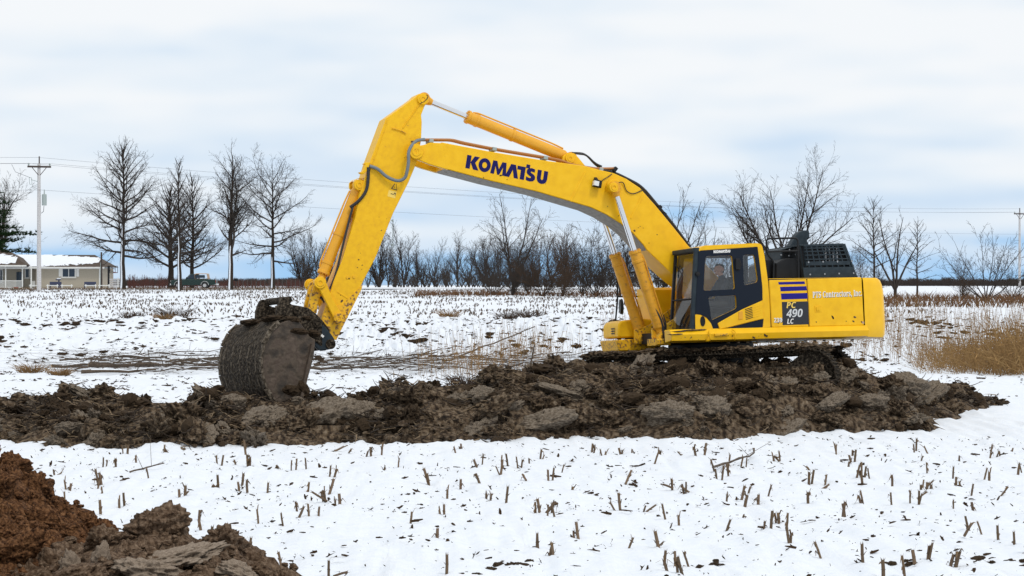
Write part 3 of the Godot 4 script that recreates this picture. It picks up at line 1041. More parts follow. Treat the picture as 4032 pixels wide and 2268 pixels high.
func glyph(ch: String) -> Array:
	match ch:
		"K":
			return [[Vector2(0, 0), Vector2(0.34, 0), Vector2(0.34, 1), Vector2(0, 1)], [Vector2(0.34, 0.50), Vector2(0.62, 0), Vector2(1.04, 0), Vector2(0.70, 0.52), Vector2(1.0, 1), Vector2(0.60, 1)]]
		"O":
			return [arc2(Vector2(0.48, 0.5), 0.48, 0.52, 0.0, PI, 0.29), arc2(Vector2(0.48, 0.5), 0.48, 0.52, PI, TAU, 0.29)]
		"M":
			return [[Vector2(0, 0), Vector2(0.30, 0), Vector2(0.34, 0.62), Vector2(0.56, 0), Vector2(0.72, 0), Vector2(0.94, 0.62), Vector2(0.96, 0), Vector2(1.26, 0), Vector2(1.16, 1), Vector2(0.84, 1), Vector2(0.63, 0.42), Vector2(0.42, 1), Vector2(0.10, 1)]]
		"A":
			return [[Vector2(0, 0), Vector2(0.34, 0), Vector2(0.55, 0.60), Vector2(0.72, 0), Vector2(1.06, 0), Vector2(0.74, 1), Vector2(0.36, 1)]]
		"T":
			return [[Vector2(0.0, 0.70), Vector2(0.30, 0.70), Vector2(0.30, 0.0), Vector2(0.64, 0.0), Vector2(0.64, 0.70), Vector2(0.66, 0.98), Vector2(0.0, 0.98)], [Vector2(0.68, 0.94), Vector2(0.98, 0.94), Vector2(0.98, 1.22), Vector2(0.68, 1.22)]]
		"S":
			return [[Vector2(0.03, 0.06), Vector2(0.14, 0.01), Vector2(0.38, -0.02), Vector2(0.62, 0.05), Vector2(0.75, 0.2), Vector2(0.75, 0.38), Vector2(0.66, 0.52), Vector2(0.50, 0.60), Vector2(0.36, 0.66), Vector2(0.34, 0.72), Vector2(0.42, 0.76), Vector2(0.66, 0.71), Vector2(0.66, 0.96), Vector2(0.40, 1.01), Vector2(0.16, 0.96), Vector2(0.03, 0.82), Vector2(0.02, 0.64), Vector2(0.10, 0.50), Vector2(0.26, 0.41), Vector2(0.40, 0.36), Vector2(0.43, 0.29), Vector2(0.35, 0.24), Vector2(0.20, 0.26), Vector2(0.03, 0.32)]]
		"U":
			return [[Vector2(0, 1), Vector2(0.0, 0.36), Vector2(0.07, 0.15), Vector2(0.22, 0.02), Vector2(0.42, -0.02), Vector2(0.62, 0.02), Vector2(0.77, 0.15), Vector2(0.84, 0.36), Vector2(0.84, 1), Vector2(0.52, 1), Vector2(0.52, 0.36), Vector2(0.42, 0.26), Vector2(0.32, 0.36), Vector2(0.32, 1)]]
	return []

func maker_name(parent: Node3D, at: Vector3, dir: Vector2, size: float, mat: Material) -> void:
	var x := Vector3(dir.x, dir.y, 0).normalized()
	var y := Vector3(-x.y, x.x, 0)
	var spots := [["K", 0.0], ["O", 0.98], ["M", 1.98], ["A", 3.16], ["T", 4.05], ["S", 4.80], ["U", 5.68]]
	for s in spots:
		var mb := MB.new()
		mb.xf = Transform3D(Basis(x * size, y * size, Vector3.BACK), at + x * size * s[1])
		for g in glyph(s[0]):
			mb.prism(g, 0.0, 0.004)
		obj(parent, "letter", mb, mat)

func words(parent: Node3D, called: String, text: String, at: Vector3, height: float, serif: bool, mat: Material, squeeze := 1.0, slant := 0.0, turn := 0.0, depth := 0.004, grow := 0.0) -> void:
	var f := SystemFont.new()
	f.font_names = PackedStringArray(["Droid Serif" if serif else "Droid Sans"])
	f.font_weight = 700
	var tm := TextMesh.new()
	tm.text = text
	tm.font = f
	tm.font_size = 64
	tm.pixel_size = height / 46.0
	tm.depth = depth
	tm.horizontal_alignment = HORIZONTAL_ALIGNMENT_LEFT
	var o := obj(parent, called, tm, mat)
	o.transform = Transform3D(Basis(Vector3.BACK, turn) * Basis(Vector3(squeeze, 0, 0), Vector3(slant, 1.0 + grow, 0), Vector3.BACK), at)

func build_excavator() -> void:
	ex = thing("excavator", "large yellow crawler excavator digging in the mud ridge", "excavator", Vector3(4.242, 0.25, -46.2))
	ex.basis = Basis(Vector3.UP, deg_to_rad(20.0)) * Basis(Vector3.BACK, deg_to_rad(0.8)) * Basis(Vector3.RIGHT, deg_to_rad(-3.0))
	build_crawlers()
	build_boom()
	build_arm()
	build_bucket()
	build_house()
	build_cab()
	var q := RandomNumberGenerator.new()
	q.seed = 8
	mud_spots(ex.get_node("arm"), Vector2(-8.1, 2.2), Vector2(-7.2, 4.2), 0.14, 0.252, 14, q)
	mud_spots(ex.get_node("arm"), Vector2(-6.6, 5.0), Vector2(-6.6, 5.8), 0.14, 0.252, 6, q)
	mud_spots(ex.get_node("boom"), Vector2(-2.4, 4.3), Vector2(-1.3, 3.4), 0.22, 0.382, 9, q)
	mud_spots(ex.get_node("boom"), Vector2(-5.6, 4.95), Vector2(-3.0, 4.4), 0.12, 0.382, 5, q)
	mud_spots(ex.get_node("engine_house"), Vector2(0.8, 1.75), Vector2(2.8, 1.75), 0.1, 1.482, 9, q)
	mud_spots(ex.get_node("deck"), Vector2(-1.5, 1.43), Vector2(0.6, 1.43), 0.05, 1.577, 30, q)

# spots of dried mud thrown onto the paint: x, y, side face
func mud_spots(parent: Node, from: Vector2, to: Vector2, spread: float, z: float, count: int, q: RandomNumberGenerator) -> void:
	var shape := lump(915, 2, 4, 0.45)
	for k in count:
		var p := from.lerp(to, q.randf()) + Vector2(q.randf_range(-1, 1), q.randf_range(-1, 1)) * spread
		var s := 0.004 + 0.016 * pow(q.randf(), 3.0)
		var o := obj(parent, "mud_spot", shape, M.brown_soil if k % 3 else M.mud_dark)
		o.transform = Transform3D(Basis(Vector3.BACK, q.randf() * TAU) * Basis.from_scale(Vector3(s * q.randf_range(1.0, 2.4), s, 0.004)), v3(p, z))

func build_crawlers() -> void:
	var mb: MB
	# the undercarriage stands turned against the upper structure
	var under := node(ex, "undercarriage")
	under.transform = Transform3D(Basis(Vector3.UP, deg_to_rad(-36.0)), Vector3(0.16, 0, 0.0))
	mb = MB.new()
	mb.box(Vector3(0, 0.62, 0), Vector3(1.7, 0.5, 1.5), 0.05)
	mb.bar(Vector3(-1.3, 0.55, 0.2), Vector3(-1.3, 0.55, 1.2), 0.4, 0.5, 0.04)
	mb.bar(Vector3(1.3, 0.55, 0.2), Vector3(1.3, 0.55, 1.2), 0.4, 0.5, 0.04)
	mb.bar(Vector3(-1.3, 0.55, -0.2), Vector3(-1.3, 0.55, -1.2), 0.4, 0.5, 0.04)
	mb.bar(Vector3(1.3, 0.55, -0.2), Vector3(1.3, 0.55, -1.2), 0.4, 0.5, 0.04)
	obj(under, "centre_frame", mb, M.muddy_steel)
	var shoe := MB.new()
	shoe.box(Vector3(0, 0.0, 0), Vector3(0.205, 0.03, 0.62), 0.006)
	for k in 3:
		shoe.box(Vector3(-0.08 + 0.075 * k, 0.032, 0), Vector3(0.022, 0.036, 0.60), 0.004)
	shoe.box(Vector3(0, -0.05, 0.11), Vector3(0.2, 0.08, 0.04), 0.004)
	shoe.box(Vector3(0, -0.05, -0.11), Vector3(0.2, 0.08, 0.04), 0.004)
	var shoe_mesh := shoe.mesh()
	for s in [1.0, -1.0]:
		var z: float = s * 1.37
		var track := node(ex, "crawler_track")
		track.transform = under.transform
		mb = MB.new()
		mb.prism(rounded([Vector2(-2.2, 0.34), Vector2(2.2, 0.34), Vector2(2.2, 0.78), Vector2(-2.2, 0.78)], 0.1), z - 0.22, z + 0.22, 0.03)
		obj(track, "track_frame", mb, M.muddy_steel)
		for e in [-2.16, 2.16]:
			mb = MB.new()
			mb.lathe(Vector3(e, 0.58, z - 0.14), Vector3.BACK, [Vector2(0, 0), Vector2(0, 0.46), Vector2(0.28, 0.46), Vector2(0.28, 0.3), Vector2(0.33, 0.26), Vector2(0.33, 0)], 24)
			obj(track, "drive_sprocket" if e > 0.0 else "idler_wheel", mb, M.muddy_steel)
		for k in 8:
			mb = MB.new()
			mb.lathe(Vector3(-1.6 + 0.457 * k, 0.26, z - 0.2), Vector3.BACK, [Vector2(0, 0), Vector2(0, 0.13), Vector2(0.4, 0.13), Vector2(0.4, 0)], 14)
			obj(track, "track_roller", mb, M.muddy_steel)
		# the chain of shoes around the two wheels
		var R := 0.53
		var span := 4.32
		var total := 2.0 * span + TAU * R
		var count := 56
		for k in count:
			var q := total * k / count
			var p: Vector2
			var a: float
			if q < span:
				p = Vector2(-2.16 + q, 0.58 + R - 0.035 * sin(PI * q / span))
				a = 0.0
			elif q < span + PI * R:
				a = -(q - span) / R
				p = Vector2(2.16 - sin(a) * R, 0.58 + cos(a) * R)
			elif q < 2.0 * span + PI * R:
				p = Vector2(2.16 - (q - span - PI * R), 0.58 - R)
				a = PI
			else:
				a = PI - (q - 2.0 * span - PI * R) / R
				p = Vector2(-2.16 - sin(a) * R, 0.58 + cos(a) * R)
			var o := obj(track, "track_shoe", shoe_mesh, M.muddy_steel)
			o.transform = Transform3D(Basis(Vector3.BACK, a), Vector3(p.x, p.y, z))
	var cake := lump(907, 3, 6, 0.4)
	for k in 26:
		var near := k < 18
		var o := obj(under, "caked_mud", cake, M.mud)
		var f := k / 17.0 if near else (k - 18) / 7.0
		var s := rng.randf_range(0.14, 0.3)
		o.transform = Transform3D(Basis(Vector3.UP, rng.randf() * TAU) * Basis.from_scale(Vector3(s * 1.5, rng.randf_range(0.06, 0.13), 0.3)), Vector3(lerpf(-2.3, 2.2, f) + rng.randf_range(-0.1, 0.1), 1.13, 1.37 if near else -1.37))
	for k in 30:
		var o := obj(under, "caked_mud", cake, M.mud)
		var s := rng.randf_range(0.14, 0.3)
		o.transform = Transform3D(spin() * Basis.from_scale(Vector3(s, s * 0.7, s * 0.8)), Vector3(rng.randf_range(-2.4, 2.5), rng.randf_range(0.3, 0.72), 1.62 + rng.randf_range(0.0, 0.15)))
	var ring := node(ex, "slew_ring")
	mb = MB.new()
	mb.lathe(Vector3(0, 0.86, 0), Vector3.UP, [Vector2(0, 0.80), Vector2(0.12, 0.80), Vector2(0.12, 0.86), Vector2(0.26, 0.86), Vector2(0.26, 0.9), Vector2(0.44, 0.9), Vector2(0.5, 0.84)], 48)
	obj(ring, "race", mb, M.black)
	for k in 44:
		mb = MB.new()
		var a := TAU * k / 44.0
		mb.box(Vector3(cos(a) * 0.87, 1.07, sin(a) * 0.87), Vector3(0.04, 0.04, 0.06), 0.005, Basis(Vector3.UP, -a))
		obj(ring, "bolt", mb, M.muddy_steel)

func build_boom() -> void:
	var b := node(ex, "boom")
	var W := 0.38
	var top: Array = [Vector2(-5.970, 5.504), Vector2(-4.957, 5.327), Vector2(-3.798, 5.152), Vector2(-2.908, 5.046), Vector2(-2.566, 4.963), Vector2(-2.248, 4.895), Vector2(-1.958, 4.772), Vector2(-1.669, 4.589), Vector2(-1.305, 4.195), Vector2(-0.940, 3.770), Vector2(-0.627, 3.393)]
	var low: Array = [Vector2(-1.554, 3.288), Vector2(-1.631, 3.401), Vector2(-1.864, 3.650), Vector2(-2.125, 3.850), Vector2(-2.439, 4.036), Vector2(-2.779, 4.185), Vector2(-3.224, 4.309), Vector2(-3.950, 4.512), Vector2(-4.976, 4.735), Vector2(-5.911, 4.969)]
	var side := top.duplicate()
	side.append_array([Vector2(0.16, 2.60), Vector2(0.12, 2.26), Vector2(-0.14, 2.20), Vector2(-0.55, 2.42), Vector2(-1.02, 2.80)])
	side.append_array(low)
	var mb := MB.new()
	mb.prism(side, -W, W, 0.012)
	obj(b, "box_girder", mb, M.yellow)
	# weathered bottom plate, a finger proud of the girder's lower face
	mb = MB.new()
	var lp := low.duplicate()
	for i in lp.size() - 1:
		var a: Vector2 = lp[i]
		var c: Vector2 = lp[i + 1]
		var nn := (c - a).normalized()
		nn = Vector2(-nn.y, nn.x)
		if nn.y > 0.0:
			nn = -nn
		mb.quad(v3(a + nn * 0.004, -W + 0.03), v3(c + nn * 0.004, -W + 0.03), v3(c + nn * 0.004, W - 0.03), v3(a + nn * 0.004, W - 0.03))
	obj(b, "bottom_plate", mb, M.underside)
	# the fork that takes the arm
	for s in [1.0, -1.0]:
		var z0: float = 0.27 if s > 0.0 else -W
		var z1: float = W if s > 0.0 else -0.27
		mb = MB.new()
		mb.prism([Vector2(-5.839, 5.485), Vector2(-6.222, 5.497), Vector2(-6.349, 5.452), Vector2(-6.576, 5.414), Vector2(-6.648, 5.354), Vector2(-6.655, 5.282), Vector2(-6.607, 5.205), Vector2(-6.509, 5.158), Vector2(-6.236, 5.056), Vector2(-5.856, 4.950)], z0, z1 - 0.002, 0.01)
		obj(b, "fork_cheek", mb, M.yellow)
	boss(b, "pin_boss", [Vector2(-6.541, 5.311)][0], 0.155, W - 0.01, W + 0.07, M.yellow_worn)
	boss(b, "pin_boss", [Vector2(-6.541, 5.311)][0], 0.155, -W - 0.07, -W + 0.01, M.yellow_worn)
	mb = MB.new()
	mb.prism(rounded([Vector2(-6.552, 5.379), Vector2(-6.416, 5.320), Vector2(-6.404, 5.284), Vector2(-6.436, 5.240), Vector2(-6.544, 5.235)], 0.02), W + 0.05, W + 0.075, 0.006)
	obj(b, "pin_keeper", mb, M.yellow_worn)
	# welded seams
	for s in [[[Vector2(-2.879, 4.912), Vector2(-3.225, 4.309)], "seam"], [[Vector2(-1.593, 4.469), Vector2(-1.895, 3.948)], "seam"]]:
		mb = MB.new()
		mb.bar(v3(s[0][0], W + 0.003), v3(s[0][1], W + 0.003), 0.045, 0.012, 0.004)
		obj(b, "weld_seam", mb, M.yellow)
	maker_name(b, v3([Vector2(-5.493, 4.989)][0], W + 0.001), [Vector2(-5.493, 4.989), Vector2(-3.713, 4.644)][1] - [Vector2(-5.493, 4.989), Vector2(-3.713, 4.644)][0], 0.272, M.navy)
	# cylinder lug on top
	for z in [-0.16, 0.16]:
		plate(b, "cylinder_lug", [Vector2(-3.320, 5.131), Vector2(-3.290, 5.255), Vector2(-3.195, 5.329), Vector2(-3.049, 5.330), Vector2(-2.946, 5.232), Vector2(-2.793, 5.054)], z - 0.035, z + 0.035, M.yellow, 0.008)
	boss(b, "pin_boss", [Vector2(-3.148, 5.214)][0], 0.1, 0.19, 0.24, M.yellow_worn)
	# pivot of the boom rams
	boss(b, "pivot_boss", [Vector2(-2.267, 4.603)][0], 0.17, W - 0.01, W + 0.05, M.yellow_worn)
	boss(b, "pivot_pin", [Vector2(-2.359, 4.577)][0], 0.10, W, 0.64, M.yellow_worn)
	boss(b, "pivot_pin", [Vector2(-2.359, 4.577)][0], 0.10, -0.64, -W, M.yellow_worn)
	# work lamp
	var lamp := node(b, "work_lamp")
	var lc: Vector2 = [Vector2(-2.662, 4.664)][0]
	mb = MB.new()
	mb.box(v3(lc, 0.47), Vector3(0.17, 0.15, 0.13), 0.02, Basis(Vector3.BACK, -0.2))
	mb.bar(v3(lc, 0.36) + Vector3(0, 0.13, 0.02), v3(lc, 0.46) + Vector3(0, 0.07, 0), 0.03, 0.06)
	obj(lamp, "housing", mb, M.black)
	mb = MB.new()
	mb.box(v3(lc, 0.47) + Vector3(-0.078, 0.012, 0.02), Vector3(0.03, 0.10, 0.105), 0.01, Basis(Vector3.BACK, -0.2))
	mb.box(v3(lc, 0.54) + Vector3(-0.03, 0.0, 0.0), Vector3(0.085, 0.10, 0.012), 0.004, Basis(Vector3.BACK, -0.2))
	obj(lamp, "lens", mb, M.lens)
	rod(b, "lamp_cable", [v3([Vector2(-2.524, 4.740)][0], 0.4), v3([Vector2(-2.389, 4.814)][0], 0.41), v3([Vector2(-2.293, 4.877)][0], 0.39)], 0.009, M.rubber, 5)
	rod(b, "grease_hose", [v3([Vector2(-2.201, 4.686)][0], 0.44), v3([Vector2(-2.045, 4.716)][0], 0.41), v3([Vector2(-1.998, 4.518)][0], 0.4), v3([Vector2(-1.839, 4.448)][0], 0.4), v3([Vector2(-1.626, 4.538)][0], 0.395)], 0.010, M.rubber, 5)
	# oil pipes along the top
	for k in 2:
		var z := 0.27 - 0.14 * k
		rod(b, "oil_pipe", [v3([Vector2(-6.310, 5.571)][0], z), v3([Vector2(-5.716, 5.574)][0], z), v3([Vector2(-5.476, 5.515)][0], z), v3([Vector2(-4.864, 5.404)][0], z), v3([Vector2(-3.753, 5.235)][0], z), v3([Vector2(-3.388, 5.173)][0], z), v3([Vector2(-3.101, 5.071)][0], z), v3([Vector2(-2.573, 4.999)][0], z), v3([Vector2(-2.198, 5.006)][0], z)], 0.024, M.pipe, 8)
	for c in [Vector2(-6.173, 5.539), Vector2(-4.826, 5.384), Vector2(-3.715, 5.211), Vector2(-2.494, 4.970)]:
		mb = MB.new()
		mb.box(v3(c, 0.2), Vector3(0.09, 0.075, 0.26), 0.01, Basis(Vector3.BACK, -0.17))
		obj(b, "pipe_clamp", mb, M.grey_metal)
	for k in 3:
		var z := 0.28 - 0.12 * k
		rod(b, "black_hose", [v3([Vector2(-2.467, 4.970)][0], z), v3([Vector2(-2.188, 4.921)][0], z), v3([Vector2(-1.884, 4.783)][0], z), v3([Vector2(-1.579, 4.634)][0], z), v3([Vector2(-1.241, 4.242)][0], z), v3([Vector2(-0.875, 3.816)][0], z), v3([Vector2(-0.536, 3.362)][0], z)], 0.027, M.rubber, 8)
		rod(b, "arm_ram_hose", [v3([Vector2(-3.051, 5.347)][0], 0.1 - 0.08 * k), v3([Vector2(-2.919, 5.323)][0], 0.1 - 0.08 * k) + Vector3(0, 0.02 * k, 0), v3([Vector2(-2.733, 5.309)][0], 0.1 - 0.08 * k) + Vector3(0.02 * k, 0.02 * k, 0), v3([Vector2(-2.552, 5.129)][0], 0.1 - 0.08 * k) + Vector3(0.03 * k, 0, 0), v3([Vector2(-2.394, 5.062)][0], 0.1 - 0.08 * k)], 0.02, M.rubber, 7)
	for c in [Vector2(-2.186, 4.976), Vector2(-1.208, 4.175), Vector2(-1.113, 4.029)]:
		mb = MB.new()
		mb.box(v3(c, 0.18), Vector3(0.07, 0.11, 0.34), 0.01, Basis(Vector3.BACK, -0.7))
		obj(b, "hose_clamp", mb, M.black)
	# the big grey hoses that loop over to the arm
	rod(b, "arm_hose", [v3([Vector2(-6.320, 5.568)][0], 0.3), v3([Vector2(-6.541, 5.532)][0], 0.4), v3([Vector2(-6.716, 5.321)][0], 0.46), v3([Vector2(-6.711, 5.081)][0], 0.46), v3([Vector2(-6.748, 4.892)][0], 0.44), v3([Vector2(-6.773, 4.776)][0], 0.4), v3([Vector2(-6.913, 4.708)][0], 0.36), v3([Vector2(-7.149, 4.806)][0], 0.33), v3([Vector2(-7.312, 4.975)][0], 0.31), v3([Vector2(-7.477, 5.028)][0], 0.29)], 0.034, M.hose_grey, 10)
	# rams that lift the boom
	for z in [0.53, -0.53]:
		var r := node(ex, "boom_ram")
		cylinder_ram(r, v3([Vector2(-1.346, 1.483)][0], z), v3([Vector2(-2.317, 4.584)][0], z), 0.05, 0.575, 0.115, 0.058, M.orange_muddy)
	var ar := node(ex, "arm_ram")
	cylinder_ram(ar, v3([Vector2(-3.069, 5.236)][0], 0.0), v3([Vector2(-6.226, 6.431)][0], 0.0), 0.03, 0.705, 0.122, 0.06, M.orange)

func build_arm() -> void:
	var a := node(ex, "arm")
	var W := 0.25
	var side: Array = [Vector2(-6.298, 6.501), Vector2(-6.219, 6.454), Vector2(-6.207, 6.338), Vector2(-6.276, 6.245), Vector2(-6.351, 6.070), Vector2(-6.341, 5.925), Vector2(-6.367, 5.563), Vector2(-6.476, 5.105), Vector2(-6.654, 4.719), Vector2(-6.997, 4.091), Vector2(-7.396, 3.192)]
	side.append_array([Vector2(-7.675, 2.707), Vector2(-8.178, 1.722), Vector2(-8.257, 1.579), Vector2(-8.362, 1.605), Vector2(-8.458, 1.728), Vector2(-8.547, 1.960), Vector2(-8.362, 2.479), Vector2(-8.275, 2.725)])
	side.append_array([Vector2(-8.073, 3.177), Vector2(-7.791, 4.003), Vector2(-7.674, 4.479), Vector2(-7.459, 5.100), Vector2(-7.090, 5.993), Vector2(-6.464, 6.426), Vector2(-6.386, 6.499)])
	plate(a, "box_girder", side, -W, W, M.yellow_worn, 0.012)
	# lower end caked with mud
	plate(a, "nose_plate", [Vector2(-8.124, 2.256), Vector2(-7.678, 2.663), Vector2(-7.707, 2.566), Vector2(-8.180, 1.710), Vector2(-8.251, 1.573), Vector2(-8.358, 1.605), Vector2(-8.455, 1.728), Vector2(-8.543, 1.953), Vector2(-8.420, 2.261)], W, W + 0.014, M.yellow_muddy, 0.004)
	boss(a, "pin_boss", [Vector2(-6.315, 6.387)][0], 0.115, W - 0.01, W + 0.045, M.yellow_worn)
	boss(a, "pin_boss", [Vector2(-6.315, 6.387)][0], 0.115, -W - 0.045, -W + 0.01, M.yellow_worn)
	# edge bead along the near side
	var mb := MB.new()
	mb.tube([v3([Vector2(-7.066, 5.953)][0], W), v3([Vector2(-7.362, 5.196)][0], W), v3([Vector2(-7.606, 4.467)][0], W)], 0.014, 6)
	obj(a, "weld_bead", mb, M.yellow_worn)
	mb = MB.new()
	mb.bar(v3([Vector2(-8.199, 2.529)][0], W + 0.003), v3([Vector2(-7.878, 2.320)][0], W + 0.003), 0.022, 0.012, 0.003)
	obj(a, "weld_bead", mb, M.yellow_worn)
	# lugs of the bucket ram
	for z in [-0.15, 0.15]:
		plate(a, "ram_lug", rounded([Vector2(-7.577, 4.476), Vector2(-7.783, 4.607), Vector2(-7.787, 4.727), Vector2(-7.703, 4.794), Vector2(-7.567, 4.799), Vector2(-7.416, 4.871), Vector2(-7.459, 5.110)], 0.03), z - 0.03, z + 0.03, M.yellow_worn, 0.008)
		boss(a, "pin_boss", [Vector2(-7.672, 4.660)][0], 0.11, z + 0.02 if z > 0.0 else z - 0.06, z + 0.06 if z > 0.0 else z - 0.02, M.yellow_worn)
	# hose bracket and grease line
	plate(a, "hose_bracket", [Vector2(-7.664, 4.869), Vector2(-7.700, 4.900), Vector2(-7.626, 4.917), Vector2(-7.600, 4.953), Vector2(-7.567, 5.060), Vector2(-7.616, 5.072), Vector2(-7.559, 5.096), Vector2(-7.472, 5.096), Vector2(-7.501, 4.953), Vector2(-7.603, 4.869)], 0.2, 0.3, M.yellow_worn, 0.006)
	rod(a, "hose", [v3([Vector2(-7.506, 4.999)][0], 0.3), v3([Vector2(-7.513, 4.760)][0], 0.3), v3([Vector2(-7.557, 4.522)][0], 0.3), v3([Vector2(-7.717, 4.321)][0], 0.27), v3([Vector2(-7.870, 4.210)][0], 0.18)], 0.033, M.rubber, 9)
	rod(a, "grease_line", [v3([Vector2(-6.370, 6.298)][0], W + 0.012), v3([Vector2(-6.749, 5.799)][0], W + 0.012)], 0.009, M.yellow_worn, 5)
	rod(a, "grease_line", [v3([Vector2(-6.974, 5.792)][0], W + 0.02), v3([Vector2(-6.788, 5.746)][0], W + 0.02), v3([Vector2(-6.690, 5.684)][0], W + 0.02)], 0.012, M.yellow_muddy, 5)
	rod(a, "grease_hose", [v3([Vector2(-6.289, 6.480)][0], 0.28), v3([Vector2(-6.194, 6.452)][0], 0.3), v3([Vector2(-6.268, 6.355)][0], 0.31), v3([Vector2(-6.383, 6.292)][0], 0.29)], 0.009, M.rubber, 5)
	rod(a, "side_hose", [v3([Vector2(-7.820, 4.222)][0], 0.2), v3([Vector2(-7.929, 3.865)][0], 0.2), v3([Vector2(-8.078, 3.344)][0], 0.2), v3([Vector2(-8.199, 2.892)][0], 0.2), v3([Vector2(-8.333, 2.590)][0], 0.2)], 0.024, M.rubber, 7)
	# bolt heads and warning plate
	for c in [Vector2(-7.990, 2.809), Vector2(-7.851, 2.817), Vector2(-8.158, 2.183)]:
		mb = MB.new()
		mb.lathe(v3(c, W), Vector3.BACK, [Vector2(0, 0.032), Vector2(0.016, 0.028), Vector2(0.016, 0)], 10)
		obj(a, "bolt_head", mb, M.yellow_muddy)
	var sign_ := plate(a, "warning_label", [Vector2(-7.080, 4.550), Vector2(-6.916, 4.515), Vector2(-6.950, 4.383), Vector2(-7.113, 4.426)], W, W + 0.003, M.gold_print)
	mb = MB.new()
	for l in [[Vector2(-7.042, 4.478), Vector2(-7.018, 4.474)], [Vector2(-7.008, 4.469), Vector2(-6.983, 4.464)], [Vector2(-6.957, 4.507), Vector2(-6.949, 4.426)], [Vector2(-6.973, 4.479), Vector2(-6.933, 4.474)]]:
		mb.bar(v3(l[0], W + 0.005), v3(l[1], W + 0.005), 0.018, 0.003)
	for l in [[Vector2(-6.952, 4.675), Vector2(-7.022, 4.579)], [Vector2(-7.022, 4.579), Vector2(-6.911, 4.550)], [Vector2(-6.911, 4.550), Vector2(-6.922, 4.675)], [Vector2(-6.963, 4.622), Vector2(-6.970, 4.584)]]:
		mb.bar(v3(l[0], W + 0.004), v3(l[1], W + 0.004), 0.014, 0.003)
	obj(sign_, "print", mb, M.decal_black)
	# bucket ram and its levers
	var r := node(ex, "bucket_ram")
	cylinder_ram(r, v3([Vector2(-7.627, 4.665)][0], 0.0), v3([Vector2(-8.494, 2.717)][0], 0.0), 0.035, 0.905, 0.112, 0.058, M.orange)
	var lk := node(ex, "bucket_linkage")
	for z in [-0.32, 0.32]:
		plate(lk, "lever", rounded([Vector2(-8.687, 2.674), Vector2(-8.647, 2.794), Vector2(-8.534, 2.817), Vector2(-8.450, 2.707), Vector2(-8.333, 2.390), Vector2(-8.147, 2.071), Vector2(-8.132, 1.974), Vector2(-8.209, 1.915), Vector2(-8.315, 1.965), Vector2(-8.343, 2.051), Vector2(-8.461, 2.307), Vector2(-8.579, 2.551)], 0.04), z - 0.045, z + 0.045, M.yellow_worn, 0.012)
		boss(lk, "pin_boss", [Vector2(-8.585, 2.706)][0], 0.12, z + 0.03 if z > 0.0 else z - 0.08, z + 0.08 if z > 0.0 else z - 0.03, M.yellow_worn)
		boss(lk, "pin_boss", [Vector2(-8.230, 1.999)][0], 0.10, z + 0.03 if z > 0.0 else z - 0.1, z + 0.1 if z > 0.0 else z - 0.03, M.yellow_muddy)
	mb = MB.new()
	for z in [-0.17, 0.17]:
		mb.prism(rounded([Vector2(-8.659, 2.730), Vector2(-8.544, 2.801), Vector2(-8.472, 2.703), Vector2(-8.527, 2.509), Vector2(-8.597, 2.268), Vector2(-8.665, 2.050), Vector2(-8.801, 2.101), Vector2(-8.770, 2.319), Vector2(-8.701, 2.560)], 0.03), z - 0.05, z + 0.05, 0.012)
	mb.lathe(v3([Vector2(-8.526, 2.725)][0], -0.36), Vector3.BACK, [Vector2(0, 0), Vector2(0, 0.075), Vector2(0.72, 0.075), Vector2(0.72, 0)], 18)
	mb.box(v3([Vector2(-8.638, 2.324)][0], 0.0), Vector3(0.14, 0.4, 0.3), 0.02, Basis(Vector3.BACK, -0.18))
	obj(lk, "bucket_link", mb, M.yellow_muddy)
	rod(lk, "hose_loop", [v3([Vector2(-8.630, 2.660)][0], 0.2), v3([Vector2(-8.671, 2.539)][0], 0.23), v3([Vector2(-8.721, 2.516)][0], 0.22), v3([Vector2(-8.739, 2.589)][0], 0.2), v3([Vector2(-8.678, 2.709)][0], 0.2)], 0.013, M.yellow_muddy, 6)
	for k in 2:
		rod(lk, "coupler_hose", [v3([Vector2(-8.496, 2.444)][0], 0.1 - 0.1 * k), v3([Vector2(-8.398, 2.357)][0], 0.1 - 0.1 * k), v3([Vector2(-8.378, 2.198)][0], 0.1 - 0.1 * k), v3([Vector2(-8.445, 2.029)][0], 0.1 - 0.1 * k), v3([Vector2(-8.535, 1.969)][0], 0.1 - 0.1 * k)], 0.024, M.rubber, 7)

